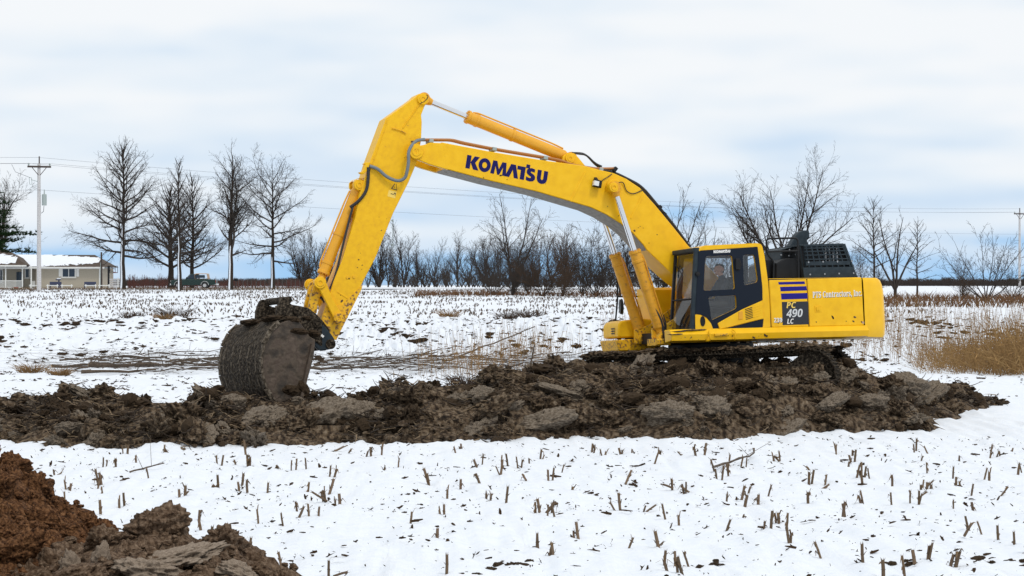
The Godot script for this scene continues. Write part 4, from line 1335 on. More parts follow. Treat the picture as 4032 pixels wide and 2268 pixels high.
func build_bucket() -> void:
	# a little play in the coupler lets the bucket hang turned towards its back
	var b := node(ex, "bucket")
	b.transform = Transform3D(Basis(Vector3.UP, deg_to_rad(15.0)), Vector3.ZERO)
	var piv: Vector3 = Vector3(-9.0, 0.0, 0.0)
	b.position = piv - b.basis * piv
	var HW := 0.80
	# the side profile: from the hinge side round the back to the cutting edge
	var outer := [Vector2(-9.36, 1.92), Vector2(-9.60, 1.97), Vector2(-9.82, 1.90), Vector2(-10.02, 1.74), Vector2(-10.16, 1.50), Vector2(-10.23, 1.22), Vector2(-10.22, 0.95), Vector2(-10.14, 0.68), Vector2(-9.98, 0.44), Vector2(-9.76, 0.24), Vector2(-9.68, 0.16), Vector2(-9.56, 0.08)]
	var t := 0.05
	var mb := MB.new()
	for i in outer.size() - 1:
		var p: Vector2 = outer[i]
		var q: Vector2 = outer[i + 1]
		var np: Vector2 = (outer[mini(i + 1, outer.size() - 1)] - outer[maxi(i - 1, 0)]).normalized()
		var nq: Vector2 = (outer[mini(i + 2, outer.size() - 1)] - outer[i]).normalized()
		var a := Vector2(np.y, -np.x)
		var c := Vector2(nq.y, -nq.x)
		if a.x > 0.0 and i > 1:
			a = -a
			c = -c
		a = -Vector2(np.y, -np.x)
		c = -Vector2(nq.y, -nq.x)
		var na := Vector3(a.x, a.y, 0)
		var nc := Vector3(c.x, c.y, 0)
		mb.trin(v3(p, -HW), v3(q, HW), v3(q, -HW), na, nc, nc)
		mb.trin(v3(p, -HW), v3(p, HW), v3(q, HW), na, na, nc)
		var pi := p - a * t
		var qi := q - c * t
		mb.quad(v3(pi, -HW), v3(qi, -HW), v3(qi, HW), v3(pi, HW))
	obj(b, "shell", mb, M.muddy_steel)
	# raised wear strips over the back
	for k in 5:
		var z := -0.66 + 0.33 * k
		mb = MB.new()
		for i in range(1, 7):
			var p: Vector2 = outer[i]
			var q: Vector2 = outer[i + 1]
			var d := (q - p).normalized()
			var o := -Vector2(d.y, -d.x) * 0.03
			mb.bar(v3(p + o, z), v3(q + o, z), 0.09, 0.17, 0.025)
		obj(b, "wear_strip", mb, M.lightened_mud)  # ridge against gap shading is put into this paler mud colour
	var face := outer.duplicate()
	face.append_array([Vector2(-9.44, 0.30), Vector2(-9.22, 0.85), Vector2(-9.08, 1.25), Vector2(-9.04, 1.58), Vector2(-9.16, 1.64)])
	for s in [1.0, -1.0]:
		var sp := plate(b, "side_plate", face, s * HW - 0.03, s * HW + 0.03, M.muddy_plate, 0.012)
		mb = MB.new()
		for i in range(2, outer.size() - 1):
			var d: Vector2 = (outer[i + 1] - outer[i]).normalized()
			var o := Vector2(d.y, -d.x) * -0.03
			mb.bar(v3(outer[i] - o, s * (HW + 0.04)), v3(outer[i + 1] - o, s * (HW + 0.04)), 0.10, 0.05, 0.01)
		obj(sp, "side_wear_band", mb, M.lightened_mud)
		mb = MB.new()
		mb.bar(Vector3(-9.12, 1.5, s * (HW + 0.03)), Vector3(-9.46, 0.28, s * (HW + 0.03)), 0.16, 0.07, 0.015)
		obj(sp, "side_cutter", mb, M.muddy_plate)
	mb = MB.new()
	mb.bar(Vector3(-9.56, 0.08, -HW), Vector3(-9.56, 0.08, HW), 0.1, 0.22, 0.01)
	obj(b, "cutting_edge", mb, M.muddy_steel)
	for k in 5:
		mb = MB.new()
		mb.prism([Vector2(-9.60, 0.13), Vector2(-9.58, 0.01), Vector2(-9.32, -0.10), Vector2(-9.34, -0.04)], -0.68 + 0.34 * k - 0.06, -0.68 + 0.34 * k + 0.06, 0.01)
		obj(b, "tooth", mb, M.muddy_steel)
	# ears that carry the pins, and the quick coupler between them
	for z in [-0.42, 0.42]:
		plate(b, "ear", rounded([Vector2(-9.681, 1.976), Vector2(-9.664, 2.167), Vector2(-9.611, 2.322), Vector2(-9.547, 2.412), Vector2(-9.473, 2.427), Vector2(-9.406, 2.354), Vector2(-9.342, 2.281), Vector2(-9.158, 2.254), Vector2(-8.962, 2.215), Vector2(-8.767, 2.079), Vector2(-8.598, 1.907), Vector2(-8.478, 1.760), Vector2(-8.686, 1.439), Vector2(-8.807, 1.550), Vector2(-9.004, 1.578), Vector2(-9.250, 1.596), Vector2(-9.540, 1.746)], 0.04), z - 0.04, z + 0.04, M.muddy_steel, 0.012)
		boss(b, "pin_boss", [Vector2(-9.243, 2.146)][0], 0.07, z + 0.02 if z > 0.0 else z - 0.09, z + 0.09 if z > 0.0 else z - 0.02, M.muddy_steel)
		boss(b, "pin_boss", [Vector2(-9.359, 1.933)][0], 0.11, z + 0.02 if z > 0.0 else z - 0.08, z + 0.08 if z > 0.0 else z - 0.02, M.muddy_steel)
		boss(b, "pin_boss", [Vector2(-8.792, 1.922)][0], 0.10, z + 0.02 if z > 0.0 else z - 0.08, z + 0.08 if z > 0.0 else z - 0.02, M.muddy_steel)
		mb = MB.new()
		mb.bar(v3([Vector2(-9.286, 1.930)][0], z * 1.08), v3([Vector2(-8.925, 1.610)][0], z * 1.08), 0.09, 0.05, 0.012)
		obj(b, "stiffener", mb, M.muddy_steel)
	mb = MB.new()
	mb.lathe(v3([Vector2(-9.384, 2.373)][0], -0.44), Vector3.BACK, [Vector2(0, 0), Vector2(0, 0.07), Vector2(0.88, 0.07), Vector2(0.88, 0)], 16)
	mb.box(Vector3(-9.2, 1.98, 0), Vector3(0.7, 0.14, 0.8), 0.03, Basis(Vector3.BACK, -0.14))
	obj(b, "top_plate", mb, M.muddy_steel)
	# cakes of mud stuck on the back and the hinge
	for c in [[-9.75, 2.0, 0.5, 0.26, 0.08], [-9.5, 1.96, 0.72, 0.2, 0.09], [-9.4, 1.74, 0.83, 0.2, 0.07], [-9.9, 1.95, -0.2, 0.3, 0.07], [-9.35, 0.6, 0.84, 0.14, 0.2], [-9.5, 0.3, 0.84, 0.22, 0.16], [-9.6, 0.6, 0.84, 0.2, 0.12], [-8.95, 1.7, 0.6, 0.14, 0.08], [-9.0, 2.0, 0.4, 0.14, 0.07]]:
		var o := obj(b, "caked_mud", lump(901 + int(c[3] * 100) % 3, 2, 5, 0.3), M.mud_dark)
		o.transform = Transform3D(Basis.from_scale(Vector3(c[3], c[4], 0.09 if c[2] > 0.8 else c[3] * 0.8)), Vector3(c[0], c[1], c[2]))
	var q := node(ex, "quick_coupler")
	for z in [-0.31, 0.31]:
		plate(q, "cheek", rounded([Vector2(-8.796, 2.070), Vector2(-8.709, 2.069), Vector2(-8.577, 1.921), Vector2(-8.432, 1.761), Vector2(-8.316, 1.601), Vector2(-8.295, 1.480), Vector2(-8.342, 1.404), Vector2(-8.467, 1.383), Vector2(-8.642, 1.372), Vector2(-8.738, 1.490), Vector2(-8.806, 1.733)], 0.05), z - 0.05, z + 0.05, M.charcoal if z > 0.0 else M.muddy_steel, 0.014)
		boss(q, "pin_boss", [Vector2(-8.400, 1.493)][0], 0.10, z + 0.03 if z > 0.0 else z - 0.08, z + 0.08 if z > 0.0 else z - 0.03, M.muddy_steel)
		boss(q, "pin_boss", [Vector2(-8.785, 1.960)][0], 0.09, z + 0.03 if z > 0.0 else z - 0.08, z + 0.08 if z > 0.0 else z - 0.03, M.muddy_steel)
	mb = MB.new()
	mb.box(v3([Vector2(-8.520, 1.616)][0], 0), Vector3(0.4, 0.3, 0.5), 0.04, Basis(Vector3.BACK, -0.7))
	obj(q, "body", mb, M.muddy_steel)
	mb = MB.new()
	for c in [Vector2(-8.694, 1.820), Vector2(-8.561, 1.658)]:
		mb.box(v3(c, 0.367), Vector3(0.06, 0.045, 0.01), 0.0, Basis(Vector3.BACK, -0.7))
	obj(q, "white_marks", mb, M.white_print)

func build_house() -> void:
	var mb: MB
	var Z := 1.48
	# deck
	var deck := node(ex, "deck")
	mb = MB.new()
	mb.box(Vector3(0.75, 1.46, 0), Vector3(4.3, 0.22, 2.7), 0.02)
	obj(deck, "floor_plate", mb, M.black)
	for s in [1.0, -1.0]:
		mb = MB.new()
		mb.xf = Transform3D(Basis(Vector3(0, 0, s), Vector3(0, 1, 0), Vector3(-s, 0, 0)), Vector3.ZERO)
		var sec := [Vector2(1.22, 1.60), Vector2(1.47, 1.60), Vector2(1.585, 1.49), Vector2(1.56, 1.37), Vector2(1.22, 1.33)]
		if s > 0.0:
			mb.prism(sec, -2.93, 1.60, 0.015)
		else:
			mb.prism(sec, -1.20, 2.93, 0.015)
		obj(deck, "side_skirt", mb, M.yellow_worn if s < 0.0 else M.yellow)
	for k in 14:
		mb = MB.new()
		mb.box(Vector3(-0.3 + 0.22 * k, 1.30, 1.5), Vector3(0.05, 0.03, 0.05), 0.008)
		obj(deck, "bracket", mb, M.muddy_steel)
	# mud on the front corner of the skirt
	for c in [[-1.40, 1.56, 1.50], [-1.15, 1.58, 1.50], [-0.95, 1.58, 1.48], [-1.5, 1.5, 1.55]]:
		var o := obj(deck, "caked_mud", lump(905, 2, 5, 0.3), M.brown_soil)
		o.transform = Transform3D(Basis.from_scale(Vector3(0.17, 0.018, 0.05)), Vector3(c[0], c[1], c[2]))
	rod(deck, "step_rail", [Vector3(-0.75, 1.57, 1.56), Vector3(-0.80, 1.53, 1.66), Vector3(-0.77, 1.36, 1.66), Vector3(-0.82, 1.35, 1.55)], 0.014, M.yellow_worn, 6)
	rod(deck, "step_rail", [Vector3(-0.24, 1.57, 1.56), Vector3(-0.20, 1.53, 1.66), Vector3(-0.23, 1.36, 1.66), Vector3(-0.18, 1.35, 1.55)], 0.014, M.yellow_worn, 6)
	mb = MB.new()
	mb.box(Vector3(-0.5, 1.47, 1.59), Vector3(0.3, 0.05, 0.05), 0.008)
	obj(deck, "step_plate", mb, M.yellow_muddy)
	# machinery house: dark core, with door panels hung on it so that the joints are real gaps
	var house := node(ex, "engine_house")
	mb = MB.new()
	mb.box(Vector3(1.78, 2.09, 0), Vector3(2.18, 1.02, 2.90), 0.01)
	obj(house, "core", mb, M.black)
	var top_y := 2.60
	var p1 := plate(house, "side_panel", rounded([Vector2(0.715, 1.60), Vector2(1.565, 1.60), Vector2(1.555, 2.585), Vector2(0.69, 2.575)], 0.025), Z - 0.05, Z, M.yellow, 0.012)
	var p2 := plate(house, "side_panel", rounded([Vector2(1.585, 1.60), Vector2(2.865, 1.60), Vector2(2.85, 2.60), Vector2(1.572, 2.588)], 0.025), Z - 0.05, Z, M.yellow, 0.012)
	plate(house, "side_panel", rounded([Vector2(0.715, 1.60), Vector2(2.865, 1.60), Vector2(2.85, 2.60), Vector2(0.69, 2.575)], 0.025), -Z, -Z + 0.05, M.yellow, 0.012)
	mb = MB.new()
	mb.box(Vector3(1.78, top_y - 0.005, 0), Vector3(2.16, 0.03, 2.86), 0.01)
	obj(house, "roof_panel", mb, M.yellow)
	# stripes, type plate, writing
	for s in [[Vector2(0.893, 2.532), Vector2(1.503, 2.539), Vector2(1.512, 2.484), Vector2(0.905, 2.480)], [Vector2(0.931, 2.432), Vector2(1.538, 2.439), Vector2(1.551, 2.351), Vector2(0.941, 2.340)], [Vector2(0.947, 2.295), Vector2(1.555, 2.298), Vector2(1.561, 2.178), Vector2(0.953, 2.170)]]:
		plate(p1, "blue_stripe", s, Z, Z + 0.003, M.stripe)
	plate(p1, "type_plate", [Vector2(0.960, 2.120), Vector2(1.570, 2.123), Vector2(1.567, 1.645), Vector2(0.960, 1.640)], Z, Z + 0.003, M.decal_black)
	words(p1, "lettering", "PC", v3([Vector2(1.056, 1.979)][0], Z + 0.005) + Vector3(0, 0.07, 0), 0.125, false, M.gold_print, 1.05, 0.2)
	words(p1, "lettering", "490", v3([Vector2(1.057, 1.792)][0], Z + 0.005) + Vector3(0, 0.088, 0), 0.165, false, M.silver_print, 1.0, 0.2)
	words(p1, "lettering", "LC", v3([Vector2(1.060, 1.665)][0], Z + 0.005) + Vector3(0, 0.05, 0), 0.10, false, M.white_print, 0.95, 0.2)
	words(p1, "lettering", "239", v3([Vector2(0.757, 1.698)][0], Z + 0.003) + Vector3(0, 0.045, 0), 0.092, false, M.white_print, 0.95, 0.0)
	words(p1, "lettering_shadow", "239", v3([Vector2(0.765, 1.691)][0], Z + 0.001) + Vector3(0, 0.045, 0), 0.092, false, M.decal_black, 0.97, 0.0)
	words(p2, "lettering_shadow", "PTS Contractors, Inc.", v3([Vector2(1.681, 2.193)][0], Z + 0.001) + Vector3(0, 0.052, 0), 0.126, true, M.decal_black, 0.63, 0.04, 0.02)
	words(p2, "lettering", "PTS Contractors, Inc.", v3([Vector2(1.673, 2.201)][0], Z + 0.003) + Vector3(0, 0.052, 0), 0.126, true, M.white_print, 0.63, 0.04, 0.02)
	# door latch
	var lat := plate(p2, "latch_frame", rounded([Vector2(1.717, 2.027), Vector2(1.877, 2.032), Vector2(1.880, 1.897), Vector2(1.717, 1.892)], 0.01), Z, Z + 0.008, M.yellow_worn, 0.003)
	plate(lat, "latch", [Vector2(1.744, 2.004), Vector2(1.822, 2.008), Vector2(1.825, 1.925), Vector2(1.746, 1.922)], Z + 0.008, Z + 0.022, M.yellow_worn, 0.004)
	plate(p2, "sticker", [Vector2(2.819, 1.678), Vector2(2.867, 1.679), Vector2(2.868, 1.634), Vector2(2.819, 1.632)], Z, Z + 0.002, M.tan)
	# counterweight: rounded in plan, domed top edge
	var cw := node(ex, "counterweight")
	var rings := [[1.36, -0.10], [1.42, -0.03], [1.60, 0.0], [2.30, -0.02], [2.45, -0.06], [2.55, -0.13], [2.60, -0.24]]
	mb = MB.new()
	var plan := []
	for i in 25:
		var a := lerpf(-1.0, 1.0, i / 24.0)
		var zz := a * 1.48
		var xx := 2.885 + 0.80 * pow(1.0 - pow(absf(a), 4.2), 0.42)
		plan.append(Vector2(xx, zz))
	var levels := []
	for r in rings:
		var row := []
		for p in plan:
			var k: float = (p.x - 2.885) / 0.80
			row.append(Vector3(2.885 + (p.x - 2.885) * (1.0 + r[1] * 0.9), r[0] - (0.03 * k if r[0] < 1.5 else 0.0), p.y * (1.0 + r[1] * (0.12 if absf(p.y) > 1.2 else 0.1))))
		levels.append(row)
	for j in levels.size() - 1:
		for i in plan.size() - 1:
			var A: Vector3 = levels[j][i]
			var B: Vector3 = levels[j][i + 1]
			var C: Vector3 = levels[j + 1][i + 1]
			var D: Vector3 = levels[j + 1][i]
			mb.quad(A, D, C, B)
	for i in plan.size() - 1:
		mb.tri(levels[-1][i], Vector3(2.885, 2.60, 0), levels[-1][i + 1])
		mb.tri(levels[0][i + 1], Vector3(2.885, 1.36, 0), levels[0][i])
	obj(cw, "casting", smoothed(mb, 42.0), M.yellow)
	# bonnet with its grille
	var hood := node(ex, "engine_bonnet")
	var hz := 1.28
	mb = MB.new()
	mb.prism([Vector2(1.610, 3.181), Vector2(1.585, 3.256), Vector2(1.614, 3.294), Vector2(2.578, 3.304), Vector2(2.652, 3.248), Vector2(2.731, 3.069), Vector2(2.834, 2.616), Vector2(1.634, 2.611)], -0.3, hz - 0.16, 0.02)
	obj(hood, "core", mb, M.inside)
	# skin: a frame of bars leaves the openings free
	var tl: Vector2 = [Vector2(1.539, 3.307)][0]
	var tr: Vector2 = [Vector2(2.607, 3.324)][0]
	var bl: Vector2 = [Vector2(1.605, 2.597)][0]
	var br: Vector2 = [Vector2(2.876, 2.595)][0]
	plate(hood, "lower_skin", [bl.lerp(tl, 0.0), br, br.lerp(tr, 0.34), bl.lerp(tl, 0.34)], hz - 0.05, hz, M.charcoal, 0.01)
	plate(hood, "front_skin", rounded([bl.lerp(tl, 0.342), bl.lerp(tl, 0.342) + Vector2(0.075, 0), tl + Vector2(0.10, 0), tl], 0.01), hz - 0.05, hz, M.charcoal, 0.008)
	plate(hood, "rear_skin", [br.lerp(tr, 0.342) - Vector2(0.045, 0), br.lerp(tr, 0.342), br.lerp(tr, 0.74), tr, tr - Vector2(0.06, 0)], hz - 0.05, hz, M.charcoal, 0.008)
	for f in [0.455, 0.575, 0.70, 0.81, 0.905, 1.0]:
		var a0: Vector2 = bl.lerp(tl, f) + Vector2(0.085, 0)
		var a1: Vector2 = br.lerp(tr, f) - Vector2(0.05, 0)
		var wd := 0.085 if f < 0.5 else 0.05 if f > 0.95 else 0.028
		mb = MB.new()
		mb.bar(v3(a0 + Vector2(0, -0.01 if f > 0.95 else 0.0), hz - 0.02), v3(a1 + Vector2(0, -0.01 if f > 0.95 else 0.0), hz - 0.02), wd, 0.035, 0.006)
		obj(hood, "grille_bar", mb, M.charcoal)
	for i in 8:
		var u := 0.13 + 0.115 * i
		mb = MB.new()
		mb.bar(v3(bl.lerp(br, u).lerp(tl.lerp(tr, u), 0.34), hz - 0.022), v3(tl.lerp(tr, u), hz - 0.022), 0.03, 0.03, 0.005)
		obj(hood, "grille_bar", mb, M.charcoal)
	for c in [Vector2(1.716, 2.947), Vector2(2.055, 2.954), Vector2(2.395, 2.953), Vector2(2.737, 2.960), Vector2(1.742, 2.690), Vector2(2.086, 2.696), Vector2(2.424, 2.702), Vector2(2.767, 2.706)]:
		mb = MB.new()
		mb.lathe(v3(c, hz), Vector3.BACK, [Vector2(0, 0.02), Vector2(0.01, 0.018), Vector2(0.014, 0)], 10)
		obj(hood, "bolt", mb, M.steel)
	mb = MB.new()
	mb.box(Vector3((tl.x + tr.x) * 0.5, tl.y + 0.005, 0.5), Vector3(tr.x - tl.x + 0.02, 0.03, 1.54), 0.01, Basis(Vector3.BACK, 0.01))
	obj(hood, "top_skin", mb, M.charcoal)
	plate(hood, "rear_panel", [br, br + Vector2(0.02, 0), tr + Vector2(0.02, 0), tr], -0.3, hz - 0.05, M.charcoal)
	for k in 4:
		rod(hood, "cooling_pipe", [Vector3(2.2 + 0.09 * k, 2.9, 1.14), Vector3(2.2 + 0.09 * k, 3.28, 1.14)], 0.02, M.silver_print, 6)
	# the lower black housings between cab and bonnet
	plate(hood, "filter_housing", rounded([Vector2(1.020, 2.614), Vector2(1.048, 2.946), Vector2(1.262, 3.044), Vector2(1.613, 3.041), Vector2(1.638, 2.611)], 0.03), -0.2, 1.12, M.black, 0.02)
	plate(hood, "silencer_cover", rounded([Vector2(1.283, 3.133), Vector2(1.302, 3.254), Vector2(1.459, 3.296), Vector2(1.798, 3.293), Vector2(1.784, 2.950), Vector2(1.219, 2.956)], 0.03), 0.1, 0.9, M.charcoal, 0.02)
	for c in [Vector2(1.482, 3.237), Vector2(1.624, 3.251), Vector2(1.280, 3.128), Vector2(1.463, 3.111), Vector2(1.619, 3.135)]:
		mb = MB.new()
		mb.lathe(v3(c, 0.9), Vector3.BACK, [Vector2(0, 0.02), Vector2(0.01, 0.018), Vector2(0.014, 0)], 10)
		obj(hood, "bolt", mb, M.steel)
	mb = MB.new()
	mb.lathe(Vector3(0.95, 2.6, 0.75), Vector3.UP, [Vector2(0, 0.2), Vector2(0.42, 0.2), Vector2(0.5, 0.15), Vector2(0.5, 0)], 20)
	obj(hood, "air_cleaner", mb, M.black)
	plate(hood, "exhaust_stack", [Vector2(1.561, 3.284), Vector2(1.742, 3.555), Vector2(1.807, 3.614), Vector2(1.903, 3.657), Vector2(2.032, 3.656), Vector2(2.054, 3.635), Vector2(2.060, 3.502), Vector2(2.001, 3.472), Vector2(1.994, 3.426), Vector2(2.026, 3.390), Vector2(2.017, 3.293)], 0.52, 0.74, M.charcoal, 0.02)
	# hand rails
	var rail := node(ex, "handrail")
	rod(rail, "hoop", [v3([Vector2(0.847, 2.602)][0], 1.36), v3([Vector2(0.870, 2.982)][0], 1.36), v3([Vector2(0.720, 3.113)][0], 1.36), v3([Vector2(0.712, 3.443)][0], 1.36), v3([Vector2(1.447, 3.453)][0], 1.36), v3([Vector2(1.440, 3.001)][0], 1.36), v3([Vector2(1.432, 2.599)][0], 1.36)], 0.021, M.black, 8)
	rod(rail, "crossbar", [v3([Vector2(0.734, 3.175)][0], 1.36), v3([Vector2(1.445, 3.182)][0], 1.36)], 0.018, M.black, 8)
	# tool box and step on the far front corner
	var tb := node(ex, "tool_box")
	plate(tb, "lid", rounded([Vector2(-1.86, 1.50), Vector2(-1.84, 1.80), Vector2(-1.74, 1.87), Vector2(-1.25, 1.90), Vector2(-1.0, 1.86), Vector2(-0.95, 1.50)], 0.09), -1.46, -0.62, M.yellow_worn, 0.03)
	plate(tb, "base", rounded([Vector2(-1.92, 1.46), Vector2(-1.86, 1.22), Vector2(-0.9, 1.22), Vector2(-0.85, 1.49)], 0.04), -1.50, -0.58, M.yellow_muddy, 0.02)
	mb = MB.new()
	for k in 6:
		mb.box(Vector3(-1.865, 1.60 + 0.05 * (k % 3), -0.82 - 0.1 * (k / 3)), Vector3(0.012, 0.026, 0.07), 0.002)
	obj(tb, "vent", mb, M.black)
	mb = MB.new()
	mb.box(Vector3(-0.6, 1.95, -1.0), Vector3(0.9, 1.2, 0.9), 0.05)
	obj(tb, "fuel_tank", mb, M.yellow)
	var mr := node(ex, "mirror_rail")
	rod(mr, "hoop", [v3([Vector2(-0.946, 3.017)][0], -1.4), v3([Vector2(-1.048, 2.927)][0], -1.4), v3([Vector2(-1.429, 2.932)][0], -1.4), v3([Vector2(-1.497, 2.764)][0], -1.4), v3([Vector2(-1.512, 2.323)][0], -1.4), v3([Vector2(-1.604, 1.651)][0], -1.4), v3([Vector2(-1.564, 1.500)][0], -1.4), v3([Vector2(-1.453, 1.487)][0], -1.4)], 0.02, M.black, 8)
	rod(mr, "crossbar", [v3([Vector2(-1.504, 2.406)][0], -1.4), v3([Vector2(-0.457, 2.397)][0], -1.4)], 0.018, M.black, 8)
	rod(mr, "brace", [v3([Vector2(-0.963, 2.590)][0], -1.2), v3([Vector2(-0.646, 2.755)][0], -1.2), v3([Vector2(-0.366, 2.660)][0], -1.2)], 0.018, M.black, 8)
	mb = MB.new()
	mb.lathe(v3([Vector2(-1.444, 2.184)][0], -1.4) + Vector3(-0.02, 0, 0), Vector3(1, 0, 0.25), [Vector2(0, 0), Vector2(0, 0.15), Vector2(0.05, 0.17), Vector2(0.06, 0.17), Vector2(0.06, 0)], 20)
	obj(mr, "round_mirror", mb, M.black)
	# foot bracket of the boom with hoses
	var foot := node(ex, "boom_foot_bracket")
	for z in [-0.46, 0.46]:
		plate(foot, "cheek", [Vector2(-1.55, 1.36), Vector2(0.35, 1.36), Vector2(0.3, 2.5), Vector2(0.05, 2.62), Vector2(-0.25, 2.4), Vector2(-1.2, 1.75), Vector2(-1.55, 1.66)], z - 0.03, z + 0.03, M.yellow_muddy, 0.008)
	for z in [0.53, -0.53]:
		boss(foot, "ram_pin", [Vector2(-1.399, 1.472)][0], 0.09, z - 0.12, z + 0.14, M.yellow_muddy)
	for k in 3:
		rod(foot, "boom_hose", [v3([Vector2(-1.539, 2.081)][0], 0.62 - 0.06 * k) + Vector3(0.07 * k, 0, 0), v3([Vector2(-1.399, 1.830)][0], 0.64 - 0.06 * k) + Vector3(0.07 * k, 0, 0), v3([Vector2(-1.354, 1.580)][0], 0.64 - 0.06 * k) + Vector3(0.05 * k, 0, 0), v3([Vector2(-1.444, 1.370)][0], 0.6 - 0.06 * k) + Vector3(0.04 * k, 0, 0)], 0.024, M.rubber, 7)
	mb = MB.new()
	mb.box(v3([Vector2(-1.408, 1.370)][0], 0.5), Vector3(0.34, 0.14, 0.5), 0.03)
	obj(foot, "manifold", mb, M.yellow_muddy)

# averages the normals of neighbouring faces that meet at less than the given angle
func smoothed(mb: MB, limit: float) -> MB:
	var at := {}
	for i in mb.v.size():
		var key := mb.v[i].snapped(Vector3.ONE * 0.001)
		if not at.has(key):
			at[key] = []
		at[key].append(mb.n[i])
	var c := cos(deg_to_rad(limit))
	var out := mb.n.duplicate()
	for i in mb.v.size():
		var s := Vector3.ZERO
		for q in at[mb.v[i].snapped(Vector3.ONE * 0.001)]:
			if q.dot(mb.n[i]) > c:
				s += q
		out[i] = s.normalized()
	mb.n = out
	return mb

func pane(parent: Node, poly: Array, z: float, mat: Material) -> MeshInstance3D:
	var mb := MB.new()
	mb.prism(poly, z - 0.003, z + 0.003)
	return obj(parent, "pane", mb, mat)

func build_cab() -> void:
	var cab := node(ex, "cab")
	var mb: MB
	var w1 := rounded([Vector2(-0.736, 3.085), Vector2(-0.127, 3.094), Vector2(-0.089, 2.403), Vector2(-0.806, 2.377)], 0.05)
	var w2 := rounded([Vector2(-0.703, 2.262), Vector2(-0.072, 2.274), Vector2(-0.066, 2.007), Vector2(-0.651, 1.769)], 0.045)
	var w3 := rounded([Vector2(0.111, 3.102), Vector2(0.375, 3.109), Vector2(0.440, 2.602), Vector2(0.416, 2.537), Vector2(0.111, 2.475)], 0.05)
	# pressed steel side: yellow shell outside, dark panel set into it
	var shell: Array = rounded([Vector2(-0.922, 3.176), Vector2(-0.854, 3.249), Vector2(-0.749, 3.302), Vector2(0.503, 3.345), Vector2(0.568, 3.302), Vector2(0.615, 3.097), Vector2(0.676, 2.554), Vector2(0.729, 1.608), Vector2(-1.037, 1.563)], 0.05)
	var dark: Array = [Vector2(-0.884, 3.175), Vector2(-0.834, 3.204), Vector2(0.456, 3.270), Vector2(0.492, 2.929), Vector2(0.533, 2.451), Vector2(0.528, 2.168), Vector2(-0.513, 1.712), Vector2(-0.490, 1.588), Vector2(-0.610, 1.581), Vector2(-0.674, 1.735), Vector2(-0.752, 1.830), Vector2(-0.884, 1.891), Vector2(-1.002, 1.908)]
	cut_plate(cab, "side_frame", shell, [w1, w2, w3], 1.40, 1.448, M.yellow)
	var door := cut_plate(cab, "door", dark, [w1, w2, w3], 1.448, 1.466, M.cab_dark)
	pane(door, w1, 1.43, M.glass)
	pane(door, w2, 1.43, M.glass)
	pane(cab, w3, 1.43, M.glass)
	plate(cab, "lower_black_panel", [Vector2(-0.459, 1.573), Vector2(0.540, 1.781), Vector2(0.511, 1.607)], 1.448, 1.462, M.cab_dark, 0.003)
	var trim := plate(cab, "door_trim", rounded([Vector2(-0.522, 1.707), Vector2(0.033, 1.977), Vector2(0.506, 2.155), Vector2(0.524, 1.785), Vector2(-0.478, 1.583)], 0.02), 1.466, 1.492, M.yellow, 0.008)
	for k in 7:
		mb = MB.new()
		var a: Vector2 = [Vector2(0.102, 1.976), Vector2(0.260, 2.020)][0] + Vector2(0.002 * k, -0.034 * k)
		var c: Vector2 = [Vector2(0.102, 1.976), Vector2(0.268, 2.020)][1] + Vector2(0.002 * k, -0.034 * k)
		mb.bar(v3(a, 1.494), v3(c, 1.494), 0.014, 0.006)
		obj(trim, "vent_slot", mb, M.black)
	for k in 5:
		mb = MB.new()
		var a: Vector2 = [Vector2(0.300, 2.012)][0] + Vector2(0.0, -0.05 * k)
		var c: Vector2 = [Vector2(0.467, 2.063)][0] + Vector2(0.0, -0.05 * k)
		mb.bar(v3(a, 1.493), v3(c, 1.493), 0.012, 0.008, 0.003)
		obj(trim, "rib", mb, M.yellow)
	plate(trim, "door_handle", rounded([Vector2(-0.047, 1.931), Vector2(0.049, 1.952), Vector2(0.048, 1.781), Vector2(-0.051, 1.771)], 0.012), 1.49, 1.505, M.orange, 0.005)
	# rounded yellow corner with the oval port
	var corner := plate(cab, "corner_panel", rounded([Vector2(-1.015, 1.898), Vector2(-0.889, 1.881), Vector2(-0.757, 1.810), Vector2(-0.667, 1.710), Vector2(-0.618, 1.576), Vector2(-1.022, 1.572)], 0.02), 1.466, 1.482, M.yellow, 0.006)
	mb = MB.new()
	mb.xf = Transform3D(Basis.from_scale(Vector3(0.055, 0.105, 1)), v3([Vector2(-0.856, 1.757)][0], 1.482))
	mb.lathe(Vector3.ZERO, Vector3.BACK, [Vector2(0, 1), Vector2(0.012, 1), Vector2(0.012, 0.75), Vector2(0.004, 0.7), Vector2(0.004, 0)], 22)
	obj(corner, "oval_port", mb, M.black)
	# grab handle and door lock
	plate(door, "grab_handle", rounded([Vector2(-0.072, 3.027), Vector2(0.023, 3.031), Vector2(0.060, 2.907), Vector2(0.022, 2.793), Vector2(-0.076, 2.799)], 0.02), 1.466, 1.51, M.black, 0.01)
	mb = MB.new()
	mb.lathe(v3([Vector2(-0.929, 2.722)][0], 1.45), Vector3.BACK, [Vector2(0, 0.05), Vector2(0.05, 0.045), Vector2(0.06, 0)], 14)
	obj(cab, "hinge", mb, M.black)
	maker_name(door, v3([Vector2(-0.548, 3.145)][0], 1.466), Vector2(1, 0.03), 0.058, M.white_print)
	# far side, rear wall, roof, floor
	var far_win := rounded([Vector2(-0.85, 2.25), Vector2(0.35, 2.25), Vector2(0.4, 3.1), Vector2(-0.78, 3.1)], 0.06)
	cut_plate(cab, "far_side_frame", [Vector2(-1.02, 1.58), Vector2(0.7, 1.58), Vector2(0.56, 3.28), Vector2(-0.88, 3.2)], [far_win], 0.45, 0.5, M.cab_dark)
	pane(cab, far_win, 0.475, M.glass)
